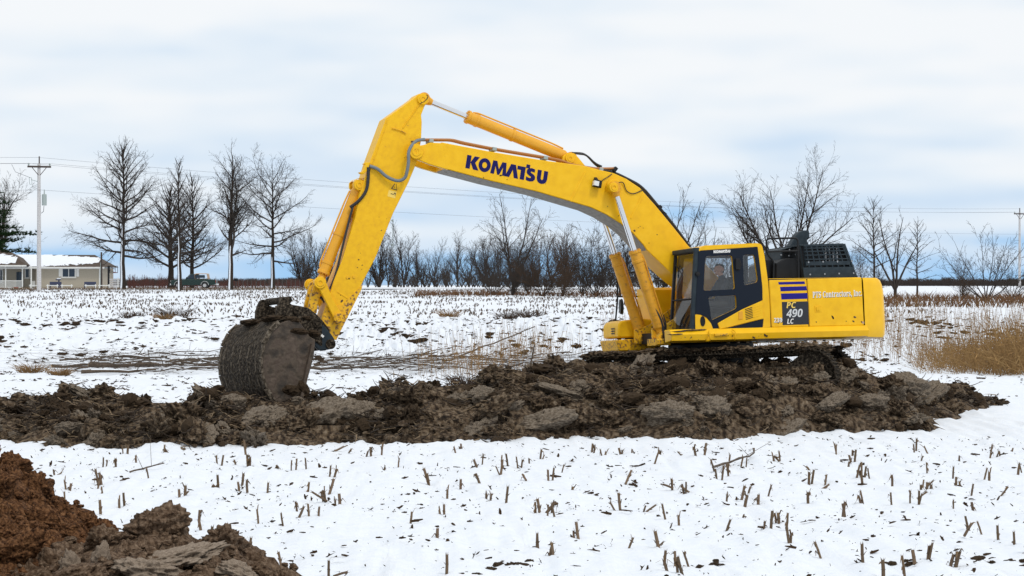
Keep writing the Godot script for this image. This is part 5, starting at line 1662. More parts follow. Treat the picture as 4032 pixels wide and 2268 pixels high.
	var rw := rounded([Vector2(0.58, 2.3), Vector2(1.3, 2.3), Vector2(1.3, 3.12), Vector2(0.58, 3.12)], 0.05)
	cut_plate(cab, "rear_wall", [Vector2(0.46, 1.58), Vector2(1.4, 1.58), Vector2(1.4, 3.28), Vector2(0.46, 3.28)], [rw], -0.02, 0.02, M.cab_dark, Transform3D(Basis(Vector3(0, 0, 1), Vector3(0, 1, 0), Vector3(-1, 0, 0)), Vector3(0.62, 0, 0)))
	plate(cab, "roof", rounded([Vector2(-0.835, 3.251), Vector2(-0.730, 3.310), Vector2(0.518, 3.352), Vector2(0.587, 3.300), Vector2(0.593, 3.242), Vector2(-0.843, 3.197)], 0.04), 0.45, 1.40, M.yellow, 0.02)
	mb = MB.new()
	mb.box(Vector3(-0.17, 1.62, 0.95), Vector3(1.7, 0.08, 0.95), 0.01)
	obj(cab, "floor", mb, M.inside)
	# front: frame bars around the upper and lower windscreen
	var tn := Vector3(-0.905, 3.19, 1.42)
	var tf := Vector3(-0.935, 3.19, 0.44)
	var bn := Vector3(-1.055, 1.58, 1.42)
	var bf := Vector3(-1.10, 1.58, 0.44)
	var front := node(cab, "windscreen_frame")
	for e in [[tn, bn, 0.13], [tf, bf, 0.06], [tn, tf, 0.06], [bn, bf, 0.07], [tn.lerp(bn, 0.60), tf.lerp(bf, 0.60), 0.03]]:
		mb = MB.new()
		mb.bar(e[0], e[1], e[2] if absf(e[0].z - e[1].z) > 0.1 else 0.07, 0.07 if absf(e[0].z - e[1].z) > 0.1 else e[2], 0.012)
		obj(front, "frame_bar", mb, M.charcoal if e[2] > 0.1 else M.black)
	mb = MB.new()
	mb.quad(tn.lerp(bn, 0.02), tf.lerp(bf, 0.02), tf.lerp(bf, 0.59), tn.lerp(bn, 0.59))
	obj(front, "upper_pane", mb, M.glass)
	mb = MB.new()
	mb.quad(tn.lerp(bn, 0.61), tf.lerp(bf, 0.61), tf.lerp(bf, 0.98), tn.lerp(bn, 0.98))
	obj(front, "lower_pane", mb, M.glass_dusty)
	mb = MB.new()
	mb.bar(tn + Vector3(-0.01, 0.03, 0.03), tf + Vector3(-0.01, 0.03, -0.02), 0.09, 0.14, 0.02)
	obj(front, "visor", mb, M.charcoal)
	rod(front, "wiper", [tf.lerp(bf, 0.3) + Vector3(-0.05, 0, 0.08), tf.lerp(bf, 0.12) + Vector3(-0.05, 0, 0.1), tn.lerp(bn, 0.3) + Vector3(-0.05, 0, -0.5)], 0.01, M.black, 5)
	rod(cab, "antenna", [v3([Vector2(0.716, 3.383)][0], 1.0), v3([Vector2(0.946, 3.553)][0], 1.0)], 0.007, M.black, 5)
	# seat, console, levers
	var seat := node(ex, "operator_seat")
	seat.position = Vector3(-0.34, -0.08, 0.0)
	plate(seat, "backrest", rounded([Vector2(0.28, 2.1), Vector2(0.42, 2.1), Vector2(0.52, 2.75), Vector2(0.4, 2.78)], 0.05), 0.72, 1.2, M.seat, 0.04)
	plate(seat, "headrest", rounded([Vector2(0.42, 2.78), Vector2(0.52, 2.78), Vector2(0.55, 3.0), Vector2(0.44, 3.02)], 0.04), 0.84, 1.08, M.seat, 0.04)
	plate(seat, "cushion", rounded([Vector2(-0.2, 2.02), Vector2(0.36, 2.0), Vector2(0.36, 2.12), Vector2(-0.2, 2.14)], 0.05), 0.72, 1.2, M.seat, 0.04)
	mb = MB.new()
	mb.box(Vector3(0.1, 1.84, 0.96), Vector3(0.4, 0.36, 0.4), 0.03)
	obj(seat, "pedestal", mb, M.inside)
	for z in [0.66, 1.26]:
		mb = MB.new()
		mb.box(Vector3(-0.1, 2.2, z), Vector3(0.5, 0.1, 0.1), 0.02)
		mb.bar(Vector3(-0.28, 2.2, z), Vector3(-0.33, 2.42, z), 0.035, 0.035)
		obj(seat, "console", mb, M.inside)

# ---------------------------------------------------------------- the operator
func cap(p: Vector3, a: Vector3, b: Vector3, ra: float, rb: float) -> float:
	var ab := b - a
	var t := clampf((p - a).dot(ab) / maxf(ab.length_squared(), 1e-9), 0.0, 1.0)
	return p.distance_to(a + ab * t) - lerpf(ra, rb, t)

# surface nets over a blend of tapered capsules
func skin_of(bones: Array, cell: float, blend: float) -> ArrayMesh:
	var lo := Vector3.ONE * 1e9
	var hi := Vector3.ONE * -1e9
	for b in bones:
		var r: float = maxf(b[2], b[3]) + cell * 2.5
		lo = lo.min(b[0] - Vector3.ONE * r).min(b[1] - Vector3.ONE * r)
		hi = hi.max(b[0] + Vector3.ONE * r).max(b[1] + Vector3.ONE * r)
	var n := Vector3i(((hi - lo) / cell).ceil()) + Vector3i.ONE
	var f := PackedFloat32Array()
	f.resize(n.x * n.y * n.z)
	f.fill(1.0)
	for b in bones:
		var r: float = maxf(b[2], b[3]) + blend + cell * 2.0
		var l: Vector3 = (b[0].min(b[1]) - Vector3.ONE * r - lo) / cell
		var h: Vector3 = (b[0].max(b[1]) + Vector3.ONE * r - lo) / cell
		for z in range(maxi(0, int(l.z)), mini(n.z, int(h.z) + 2)):
			for y in range(maxi(0, int(l.y)), mini(n.y, int(h.y) + 2)):
				for x in range(maxi(0, int(l.x)), mini(n.x, int(h.x) + 2)):
					var i := (z * n.y + y) * n.x + x
					var d := cap(lo + Vector3(x, y, z) * cell, b[0], b[1], b[2], b[3])
					var k := clampf(0.5 + 0.5 * (f[i] - d) / blend, 0.0, 1.0)
					f[i] = lerpf(f[i], d, k) - blend * k * (1.0 - k)
	var vid := {}
	var vs := PackedVector3Array()
	for z in n.z - 1:
		for y in n.y - 1:
			for x in n.x - 1:
				var s := Vector3.ZERO
				var c := 0
				var base := (z * n.y + y) * n.x + x
				var v0 := f[base]
				var inside := 0
				for q in 8:
					if f[base + (q & 1) + ((q >> 1) & 1) * n.x + ((q >> 2) & 1) * n.x * n.y] < 0.0:
						inside += 1
				if inside == 0 or inside == 8:
					continue
				for e in [[0, 1], [2, 3], [4, 5], [6, 7], [0, 2], [1, 3], [4, 6], [5, 7], [0, 4], [1, 5], [2, 6], [3, 7]]:
					var a: int = e[0]
					var b: int = e[1]
					var fa := f[base + (a & 1) + ((a >> 1) & 1) * n.x + ((a >> 2) & 1) * n.x * n.y]
					var fb := f[base + (b & 1) + ((b >> 1) & 1) * n.x + ((b >> 2) & 1) * n.x * n.y]
					if (fa < 0.0) != (fb < 0.0):
						var pa := Vector3(a & 1, (a >> 1) & 1, (a >> 2) & 1)
						var pb := Vector3(b & 1, (b >> 1) & 1, (b >> 2) & 1)
						s += pa.lerp(pb, fa / (fa - fb))
						c += 1
				vid[base] = vs.size()
				vs.append(lo + (Vector3(x, y, z) + s / c) * cell)
	var mb := MB.new()
	var sx := 1
	var sy := n.x
	var sz := n.x * n.y
	for base in vid:
		for ax in [[sx, sy, sz], [sy, sz, sx], [sz, sx, sy]]:
			var i: int = base
			var j: int = base + ax[0]
			if j < f.size() and (f[i] < 0.0) != (f[j] < 0.0):
				var q := [i, i - ax[1], i - ax[1] - ax[2], i - ax[2]]
				if vid.has(q[1]) and vid.has(q[2]) and vid.has(q[3]):
					var A := vs[vid[q[0]]]
					var B := vs[vid[q[1]]]
					var C := vs[vid[q[2]]]
					var D := vs[vid[q[3]]]
					if f[i] < 0.0:
						mb.quad(A, B, C, D)
					else:
						mb.quad(D, C, B, A)
	return smoothed(mb, 75.0).mesh()

func build_operator() -> void:
	var p := thing("person", "person in dark jacket seated at the controls inside the excavator cab", "person")
	p.transform = ex.transform * Transform3D(Basis.IDENTITY, Vector3(-0.36, -0.10, 0.0))
	var zc := 0.96
	var hip := Vector3(0.2, 2.2, zc)
	var chest := Vector3(0.27, 2.55, zc)
	var neck := Vector3(0.22, 2.74, zc)
	var bones := [[hip, chest, 0.16, 0.17], [chest, neck, 0.15, 0.07], [neck, neck + Vector3(-0.02, 0.08, 0), 0.06, 0.055]]
	for s in [-1.0, 1.0]:
		var sh := Vector3(0.25, 2.66, zc + s * 0.19)
		var el := Vector3(0.06, 2.42, zc + s * 0.27)
		var wr := Vector3(-0.2, 2.42, zc + s * 0.28)
		bones.append([chest + Vector3(0, 0.1, s * 0.08), sh, 0.10, 0.075])
		bones.append([sh, el, 0.07, 0.055])
		bones.append([el, wr, 0.052, 0.038])
		var knee := Vector3(-0.33, 2.22, zc + s * 0.16)
		var ank := Vector3(-0.45, 1.78, zc + s * 0.15)
		bones.append([hip + Vector3(0, -0.02, s * 0.09), knee, 0.095, 0.07])
		bones.append([knee, ank, 0.065, 0.045])
		bones.append([ank, ank + Vector3(-0.16, -0.06, 0), 0.045, 0.04])
	obj(p, "body", skin_of(bones, 0.024, 0.05), paint(lin(0.012, 0.016, 0.028), 0.9))
	var hc := neck + Vector3(-0.05, 0.19, 0)
	var head := [[hc + Vector3(0.01, 0.02, 0), hc + Vector3(-0.02, 0.03, 0), 0.092, 0.085], [hc + Vector3(-0.04, -0.06, 0), hc + Vector3(-0.06, -0.075, 0), 0.055, 0.04],
		[hc + Vector3(-0.10, 0.0, 0), hc + Vector3(-0.118, -0.025, 0), 0.012, 0.016], [hc + Vector3(-0.09, -0.062, 0.015), hc + Vector3(-0.09, -0.062, -0.015), 0.012, 0.012], [hc + Vector3(-0.09, 0.022, 0.03), hc + Vector3(-0.09, 0.022, -0.03), 0.014, 0.014],
		[hc + Vector3(0.005, -0.005, 0.085), hc + Vector3(0.01, -0.03, 0.085), 0.016, 0.012], [hc + Vector3(0.005, -0.005, -0.085), hc + Vector3(0.01, -0.03, -0.085), 0.016, 0.012], [hc + Vector3(0.02, -0.08, 0), neck, 0.055, 0.06]]
	for s in [-1.0, 1.0]:
		var wr := Vector3(-0.2, 2.42, zc + s * 0.28)
		head.append([wr, wr + Vector3(-0.08, 0.0, 0), 0.036, 0.034])
		for k in 4:
			var k0 := wr + Vector3(-0.085, 0.012 - 0.014 * k + 0.02, s * 0.026)
			head.append([k0, k0 + Vector3(-0.05, 0.0, -s * 0.006), 0.010, 0.0095])
			head.append([k0 + Vector3(-0.05, 0.0, -s * 0.006), k0 + Vector3(-0.055, 0.0, -s * (0.035 + 0.003 * k)), 0.0095, 0.008])
		head.append([wr + Vector3(-0.03, 0.025, -s * 0.02), wr + Vector3(-0.08, 0.05, -s * 0.03), 0.012, 0.010])
	obj(p, "head_and_hands", skin_of(head, 0.0095, 0.018), paint(lin(0.42, 0.24, 0.17), 0.6))
	var hair := [[hc + Vector3(0.03, 0.045, 0), hc + Vector3(-0.035, 0.07, 0), 0.082, 0.06], [hc + Vector3(0.05, 0.0, 0), hc + Vector3(0.05, -0.04, 0), 0.062, 0.05]]
	obj(p, "hair", skin_of(hair, 0.012, 0.02), paint(lin(0.02, 0.014, 0.01), 0.8))


# ---------------------------------------------------------------- beyond the field
func part_box(parent: Node, called: String, c: Vector3, s: Vector3, mat: Material, bev := 0.01) -> MeshInstance3D:
	var mb := MB.new()
	mb.box(c, s, bev)
	return obj(parent, called, mb, mat)

func roof_mesh(x0: float, x1: float, r0: float, r1: float, z0: float, z1: float, ye: float, yr: float, lift := 0.0) -> MB:
	# a hipped roof: eaves x0..x1, ridge r0..r1 halfway back
	var mb := MB.new()
	var zr := (z0 + z1) * 0.5
	var a := Vector3(x0, ye + lift, z0)
	var b := Vector3(x1, ye + lift, z0)
	var c := Vector3(x1, ye + lift, z1)
	var d := Vector3(x0, ye + lift, z1)
	var e := Vector3(r0, yr + lift, zr)
	var f := Vector3(r1, yr + lift, zr)
	mb.quad(a, b, f, e)
	mb.quad(c, d, e, f)
	mb.tri(b, c, f)
	mb.tri(d, a, e)
	mb.quad(d, c, b, a)
	return mb

# a snow blanket that covers a patch of the front slope, with a ragged edge
func roof_snow(parent: Node, x0: float, x1: float, z0: float, zr: float, ye: float, yr: float, seed_: int, edge: Array) -> void:
	var q := FastNoiseLite.new()
	q.seed = seed_
	q.frequency = 0.9
	q.fractal_octaves = 3
	var mb := MB.new()
	var nx := 90
	var ns := 44
	for i in nx:
		for j in ns:
			var u := (i + 0.5) / nx
			var t := (j + 0.5) / ns
			var x := lerpf(x0, x1, u)
			var lo: float = lerpf(edge[0], edge[1], u)
			var hi: float = lerpf(edge[2], edge[3], u)
			var k := minf(t - lo, hi - t) + 0.13 * q.get_noise_2d(x * 1.2, t * 9.0)
			if k < 0.0:
				continue
			var ps := []
			for c in [[0, 0], [1, 0], [1, 1], [0, 1]]:
				var uu := float(i + c[0]) / nx
				var tt := float(j + c[1]) / ns
				ps.append(Vector3(lerpf(x0, x1, uu), lerpf(ye, yr, tt) + 0.05, lerpf(z0, zr, tt)))
			mb.quad(ps[0], ps[1], ps[2], ps[3])
	obj(parent, "roof_snow", mb, M.snow_plain)

func window_part(house: Node, x0: float, x1: float, y0: float, y1: float, z: float, sashes: int) -> void:
	var w := part_box(house, "window", Vector3((x0 + x1) * 0.5, (y0 + y1) * 0.5, z + 0.02), Vector3(x1 - x0 + 0.2, y1 - y0 + 0.2, 0.1), M.white_trim)
	for k in sashes:
		var a := lerpf(x0, x1, float(k) / sashes) + 0.05
		var b := lerpf(x0, x1, float(k + 1) / sashes) - 0.05
		part_box(w, "pane", Vector3((a + b) * 0.5, (y0 + y1) * 0.5, z + 0.08), Vector3(b - a, y1 - y0, 0.02), M.glass_dark, 0.0)
	part_box(w, "sill", Vector3((x0 + x1) * 0.5, y0 - 0.14, z + 0.08), Vector3(x1 - x0 + 0.4, 0.07, 0.2), M.white_trim)

func build_far() -> void:
	# road along the far side of the field
	var rd := MB.new()
	rd.quad(Vector3(-400, land(0, 262) + 0.12, -262), Vector3(40, land(0, 262) + 0.12, -262), Vector3(40, land(0, 267) + 0.12, -267), Vector3(-400, land(0, 267) + 0.12, -267))
	tag(obj(self, "road", rd, M.road), "narrow salted country road beyond the field", "road", "", "structure")
	build_home()
	build_yard()
	build_truck()
	build_poles()

func build_home() -> void:
	var h := thing("brick_house", "low tan brick house with a snowy hipped roof and porch", "house")
	var z := -282.0
	var g := 2.3
	var x0 := (90.0 - 1288.0) / 5500.0 * 282.0
	var x1 := (253.0 - 1288.0) / 5500.0 * 282.0
	var xl := -70.5
	var eave := 2.8 + (718.0 - 673.5) / 5500.0 * 282.0
	var ridge := 2.8 + (718.0 - 640.0) / 5500.0 * 282.0
	part_box(h, "wall", Vector3((x0 + x1) * 0.5, (g + eave) * 0.5, z - 4.5), Vector3(x1 - x0, eave - g, 9.0), M.brick, 0.0)
	part_box(h, "porch_wall", Vector3((xl + x0) * 0.5, (g + eave) * 0.5, z - 6.0), Vector3(x0 - xl, eave - g, 8.0), M.brick, 0.0)
	var r1 := (222.0 - 1288.0) / 5500.0 * 282.0
	var x1e := (265.0 - 1288.0) / 5500.0 * 282.0
	var rf := obj(h, "roof", roof_mesh(xl, x1e, xl + 4.0, r1, z + 0.6, z - 9.6, eave + 0.08, ridge), M.shingle)
	roof_snow(rf, xl + 5.0, x1e - 1.1, z + 0.6, z - 4.5, eave + 0.08, ridge, 3, [-0.2, 0.30, 1.2, 0.72])
	part_box(h, "gutter", Vector3((xl + x1e) * 0.5, eave + 0.02, z + 0.66), Vector3(x1e - xl, 0.16, 0.14), M.white_trim)
	part_box(h, "fascia", Vector3((xl + x1e) * 0.5, eave - 0.1, z + 0.3), Vector3(x1e - xl - 0.3, 0.1, 0.6), M.white_trim)
	# projecting wing with the porch in front
	var p0 := (-70.0 - 1288.0) / 5500.0 * 282.0
	var p1 := (76.0 - 1288.0) / 5500.0 * 282.0
	var wr := obj(h, "porch_roof", roof_mesh(p0, p1, p0 + 2.8, p1 - 3.3, z + 2.2, z - 4.4, eave + 0.3, eave + 2.35), M.shingle)
	roof_snow(wr, p0 + 1.0, p1 - 1.5, z + 2.2, z - 1.1, eave + 0.3, eave + 2.35, 8, [0.0, 0.12, 0.95, 0.5])
	part_box(h, "gutter", Vector3((p0 + p1) * 0.5, eave + 0.22, z + 2.26), Vector3(p1 - p0, 0.2, 0.14), M.white_trim)
	for u in [-20.0, 17.0, 59.0, 81.0]:
		part_box(h, "porch_post", Vector3((u - 1288.0) / 5500.0 * 281.0, (g + eave) * 0.5 + 0.1, z + 1.6), Vector3(0.14, eave - g + 0.2, 0.14), M.white_trim, 0.0)
	var rail := node(h, "porch_railing")
	var ra := (-20.0 - 1288.0) / 5500.0 * 281.0
	var rb := (59.0 - 1288.0) / 5500.0 * 281.0
	for y in [g + 0.25, g + 1.1]:
		part_box(rail, "rail", Vector3((ra + rb) * 0.5, y, z + 1.6), Vector3(rb - ra, 0.08, 0.06), M.white_trim, 0.0)
	for k in 34:
		part_box(rail, "baluster", Vector3(lerpf(ra, rb, (k + 0.5) / 34.0), g + 0.67, z + 1.6), Vector3(0.045, 0.82, 0.04), M.white_trim, 0.0)
	for k in 5:
		part_box(rail, "baluster", Vector3((82.0 + 2.0 * k - 1288.0) / 5500.0 * 281.0, g + 0.67, z + 1.6), Vector3(0.045, 0.82, 0.04), M.white_trim, 0.0)
	window_part(h, (157.0 - 1288.0) / 5500.0 * 282.0, (189.0 - 1288.0) / 5500.0 * 282.0, 2.8 + 22.0 * 0.05127, eave - 0.12, z, 2)
	for u in [151.5, 195.5]:
		var sh := part_box(h, "shutter", Vector3((u - 1288.0) / 5500.0 * 282.0, eave - 0.62, z + 0.05), Vector3(0.36, 1.05, 0.06), M.white_trim)
		for k in 7:
			part_box(sh, "slat", Vector3((u - 1288.0) / 5500.0 * 282.0, eave - 1.05 + 0.145 * k, z + 0.09), Vector3(0.28, 0.05, 0.03), M.white_trim, 0.0)
	window_part(h, (64.0 - 1288.0) / 5500.0 * 284.0, (73.5 - 1288.0) / 5500.0 * 284.0, g + 1.55, g + 2.6, z - 2.0, 1)
	window_part(h, (0.0 - 1288.0) / 5500.0 * 284.0, (6.0 - 1288.0) / 5500.0 * 284.0, g + 0.95, g + 2.5, z - 2.0, 1)
	part_box(h, "front_door", Vector3((50.0 - 1288.0) / 5500.0 * 284.0, g + 1.15, z - 1.95), Vector3(0.9, 2.2, 0.1), M.glass_dark)
	part_box(h, "downpipe", Vector3(x1 - 0.12, (g + eave) * 0.5, z + 0.08), Vector3(0.14, eave - g, 0.1), M.white_trim)

func ux(u: float, d: float) -> float:
	return (u - 1288.0) / 5500.0 * d

func build_yard() -> void:
	var g := 2.3
	# wooden post beside the house
	var post := thing("wooden_post", "tall dark wooden post at the corner of the brick house", "post", Vector3(ux(255, 279), g, -279))
	var mb := MB.new()
	mb.tube([Vector3.ZERO, Vector3(0, 4.75, 0)], [0.14, 0.11], 8)
	obj(post, "shaft", mb, M.dark_wood)
	mb = MB.new()
	mb.tube([Vector3(-0.12, 0.3, 0.08), Vector3(-0.1, 3.4, 0.08)], 0.05, 6)
	obj(post, "conduit", mb, M.grey_metal)
	# basketball hoop
	var hoop := thing("basketball_hoop", "basketball hoop with open frame backboard beside the brick house", "basketball hoop", Vector3(ux(273, 277), g, -277))
	part_box(hoop, "pole", Vector3(0, 1.5, 0), Vector3(0.22, 3.0, 0.22), M.black)
	mb = MB.new()
	for e in [[0.15, 2.1, 1.15, 2.1], [0.15, 2.95, 1.15, 2.95], [0.15, 2.1, 0.15, 2.95], [1.15, 2.1, 1.15, 2.95], [0.85, 2.1, 0.85, 2.95], [0.0, 2.9, 0.85, 2.55], [0.0, 2.45, 0.85, 2.12]]:
		mb.bar(Vector3(e[0], e[1], 0), Vector3(e[2], e[3], 0), 0.06, 0.05)
	obj(hoop, "backboard_frame", mb, M.black)
	mb = MB.new()
	var ring := []
	for k in 17:
		ring.append(Vector3(0.9 + 0.23 * cos(TAU * k / 16.0), 2.15, 0.3 + 0.23 * sin(TAU * k / 16.0)))
	mb.tube(ring, 0.02, 5, false)
	obj(hoop, "rim", mb, M.red)
	# shed
	var shed := thing("garden_shed", "small blue grey shed with white edged roof behind wooden post", "shed", Vector3(ux(247, 292), g, -292))
	part_box(shed, "wall", Vector3(0, 1.05, 0), Vector3(2.0, 2.1, 2.0), M.shed_blue)
	mb = MB.new()
	mb.prism([Vector2(-1.2, 2.1), Vector2(1.2, 2.1), Vector2(0, 2.75)], -1.2, 1.2)
	obj(shed, "roof", mb, M.white_trim)
	part_box(shed, "door", Vector3(0.2, 0.8, 1.02), Vector3(0.8, 1.6, 0.06), M.black)
	# board fence panel
	var fe := thing("board_fence", "grey board fence panel with white posts near the hoop", "fence", Vector3(ux(283, 280), g, -280))
	for x in [0.0, 1.2, 2.0]:
		part_box(fe, "post", Vector3(x - 0.5, 0.75, 0), Vector3(0.12, 1.5, 0.12), M.white_trim)
	for k in 5:
		part_box(fe, "board", Vector3(0.5, 0.3 + 0.24 * k, -0.05), Vector3(2.0, 0.17, 0.04), M.pole_wood)
	# benches in front of the house
	var k := 0
	for u in [139.0, 226.0]:
		var b := thing("garden_bench", ["dark garden bench beside a post before the window", "blue grey garden bench near the house corner"][k], "bench", Vector3(ux(u, 276), g + 0.03, -276), "garden benches")
		part_box(b, "seat", Vector3(0, 0.42, 0), Vector3(1.5, 0.07, 0.45), M.blue_grey)
		part_box(b, "backrest", Vector3(0, 0.72, -0.2), Vector3(1.5, 0.42, 0.06), M.blue_grey)
		for x in [-0.65, 0.65]:
			part_box(b, "leg", Vector3(x, 0.2, 0), Vector3(0.08, 0.4, 0.4), M.blue_grey)
		k += 1
	k = 0
	for u in [132.0, 168.0, 228.0, 262.0, 88.0]:
		var f := thing("rail_fence", "low white two post rail fence section before the brick house", "fence", Vector3(ux(u, 272), g + 0.03, -272), "low white rail fence sections")
		for x in [-0.6, 0.6]:
			part_box(f, "post", Vector3(x, 0.3, 0), Vector3(0.11, 0.6, 0.11), M.white_trim)
		part_box(f, "rail", Vector3(0, 0.46, 0.06), Vector3(1.5, 0.1, 0.04), M.white_trim)
		k += 1
	var bf := thing("bird_feeder", "dark bird feeder on a post before the shuttered window", "bird feeder", Vector3(ux(148, 278), g, -278))
	part_box(bf, "post", Vector3(0, 0.6, 0), Vector3(0.16, 1.2, 0.16), M.blue_grey)
	part_box(bf, "tray", Vector3(-0.08, 1.22, 0), Vector3(0.6, 0.14, 0.4), M.blue_grey)
	part_box(bf, "roof", Vector3(0.0, 1.38, 0), Vector3(0.4, 0.12, 0.4), M.snow_plain)
	var mbx := thing("mailbox", "dark mailbox on a post beside the pale trunk", "mailbox", Vector3(ux(596, 262), 2.34, -261))
	part_box(mbx, "post", Vector3(0, 0.5, 0), Vector3(0.14, 1.0, 0.14), M.dark_wood)
	part_box(mbx, "box", Vector3(0, 1.15, 0), Vector3(0.5, 0.3, 0.3), M.black, 0.1)
	var rb := thing("red_planter", "small red tub on the ground before the porch", "tub", Vector3(ux(42, 278), g, -277.6))
	part_box(rb, "tub", Vector3(0, 0.12, 0), Vector3(0.5, 0.24, 0.4), M.red, 0.05)
	part_box(rb, "rim", Vector3(0, 0.26, 0), Vector3(0.56, 0.04, 0.46), M.red, 0.01)
	# a line of wire fence beyond the road
	for i in 16:
		var f := thing("fence_post", "thin dark fence post in the wire fence beyond the road", "fence post", Vector3(ux(600.0 + 11.0 * i, 285), 2.36, -285), "wire fence posts")
		part_box(f, "shaft", Vector3(0, 0.6, 0), Vector3(0.1, 1.2, 0.1), M.dark_wood, 0.0)
	# far radio mast
	var mast := thing("radio_mast", "thin guyed radio mast standing far behind the trees", "mast", Vector3(ux(988, 900), 2.5, -900))
	mb = MB.new()
	for k2 in 3:
		var a := TAU * k2 / 3.0
		mb.tube([Vector3(cos(a) * 0.25, 0, sin(a) * 0.25), Vector3(cos(a) * 0.25, 27.5, sin(a) * 0.25)], 0.07, 4)
	for k2 in 30:
		var a := TAU * (k2 % 3) / 3.0
		var b := TAU * ((k2 + 1) % 3) / 3.0
		mb.bar(Vector3(cos(a) * 0.25, k2 * 0.9, sin(a) * 0.25), Vector3(cos(b) * 0.25, k2 * 0.9 + 0.9, sin(b) * 0.25), 0.05, 0.05)
	obj(mast, "lattice", mb, M.grey_metal)
	for y in [27.0, 17.0]:
		part_box(mast, "antenna", Vector3(-0.3, y, 0), Vector3(0.9, 0.7, 0.5), M.grey_metal)

func build_truck() -> void:
	var t := thing("pickup_truck", "dark green pickup truck with a tan cap parked beyond the road", "pickup truck", Vector3(ux(430, 268), 2.42, -268.5))
	var k := 268.0 / 5500.0
	var body := [Vector2(0.05, 0.45), Vector2(0.02, 0.95), Vector2(0.25, 1.05), Vector2(1.75, 1.12), Vector2(2.0, 1.16), Vector2(5.5, 1.10), Vector2(5.55, 0.5), Vector2(5.1, 0.42), Vector2(0.5, 0.38)]
	plate(t, "body", rounded(body, 0.1), -0.95, 0.95, M.truck_green, 0.06)
	plate(t, "cab_roof", rounded([Vector2(1.75, 1.12), Vector2(2.35, 1.78), Vector2(3.3, 1.80), Vector2(3.4, 1.12)], 0.1), -0.82, 0.82, M.truck_green, 0.06)
	plate(t, "side_window", rounded([Vector2(1.98, 1.18), Vector2(2.42, 1.70), Vector2(3.2, 1.72), Vector2(3.25, 1.18)], 0.05), 0.80, 0.83, M.glass_dark)
	plate(t, "cap", rounded([Vector2(2.95, 1.13), Vector2(2.9, 1.70), Vector2(3.1, 1.86), Vector2(4.5, 1.84), Vector2(4.62, 1.13)], 0.12), -0.86, 0.90, M.tan, 0.08)
	plate(t, "cap_window", rounded([Vector2(3.2, 1.3), Vector2(3.2, 1.65), Vector2(4.2, 1.65), Vector2(4.25, 1.3)], 0.05), 0.895, 0.91, M.glass_dark)
	for x in [0.95, 4.2]:
		for s in [-1.0, 1.0]:
			var w := node(t, "wheel")
			var mb := MB.new()
			mb.lathe(Vector3(x, 0.38, s * 0.92 - 0.12), Vector3.BACK, [Vector2(0, 0), Vector2(0, 0.34), Vector2(0.03, 0.38), Vector2(0.21, 0.38), Vector2(0.24, 0.34), Vector2(0.24, 0.22)], 20)
			obj(w, "tyre", mb, M.rubber)
			mb = MB.new()
			mb.lathe(Vector3(x, 0.38, s * 0.92 - 0.11), Vector3.BACK, [Vector2(0, 0), Vector2(0, 0.22), Vector2(0.22, 0.22), Vector2(0.23, 0.1), Vector2(0.2, 0)], 14)
			obj(w, "rim", mb, M.silver_print)
			mb = MB.new()
			var arch := []
			for i in 9:
				var a := PI * i / 8.0
				arch.append(Vector3(x + cos(a) * 0.47, 0.42 + sin(a) * 0.47, s * 0.97))
			mb.tube(arch, 0.035, 5)
			obj(t, "wheel_arch", mb, M.silver_print)
	part_box(t, "bumper", Vector3(0.0, 0.5, 0), Vector3(0.16, 0.2, 1.8), M.silver_print, 0.03)
	part_box(t, "bumper", Vector3(5.6, 0.5, 0), Vector3(0.16, 0.2, 1.8), M.silver_print, 0.03)
	part_box(t, "headlight", Vector3(0.04, 0.88, 0.7), Vector3(0.08, 0.16, 0.3), M.lens, 0.02)
	part_box(t, "tail_light", Vector3(5.53, 0.88, 0.9), Vector3(0.06, 0.3, 0.1), M.red, 0.01)
	part_box(t, "mirror", Vector3(2.0, 1.3, 1.05), Vector3(0.1, 0.2, 0.2), M.black, 0.03)

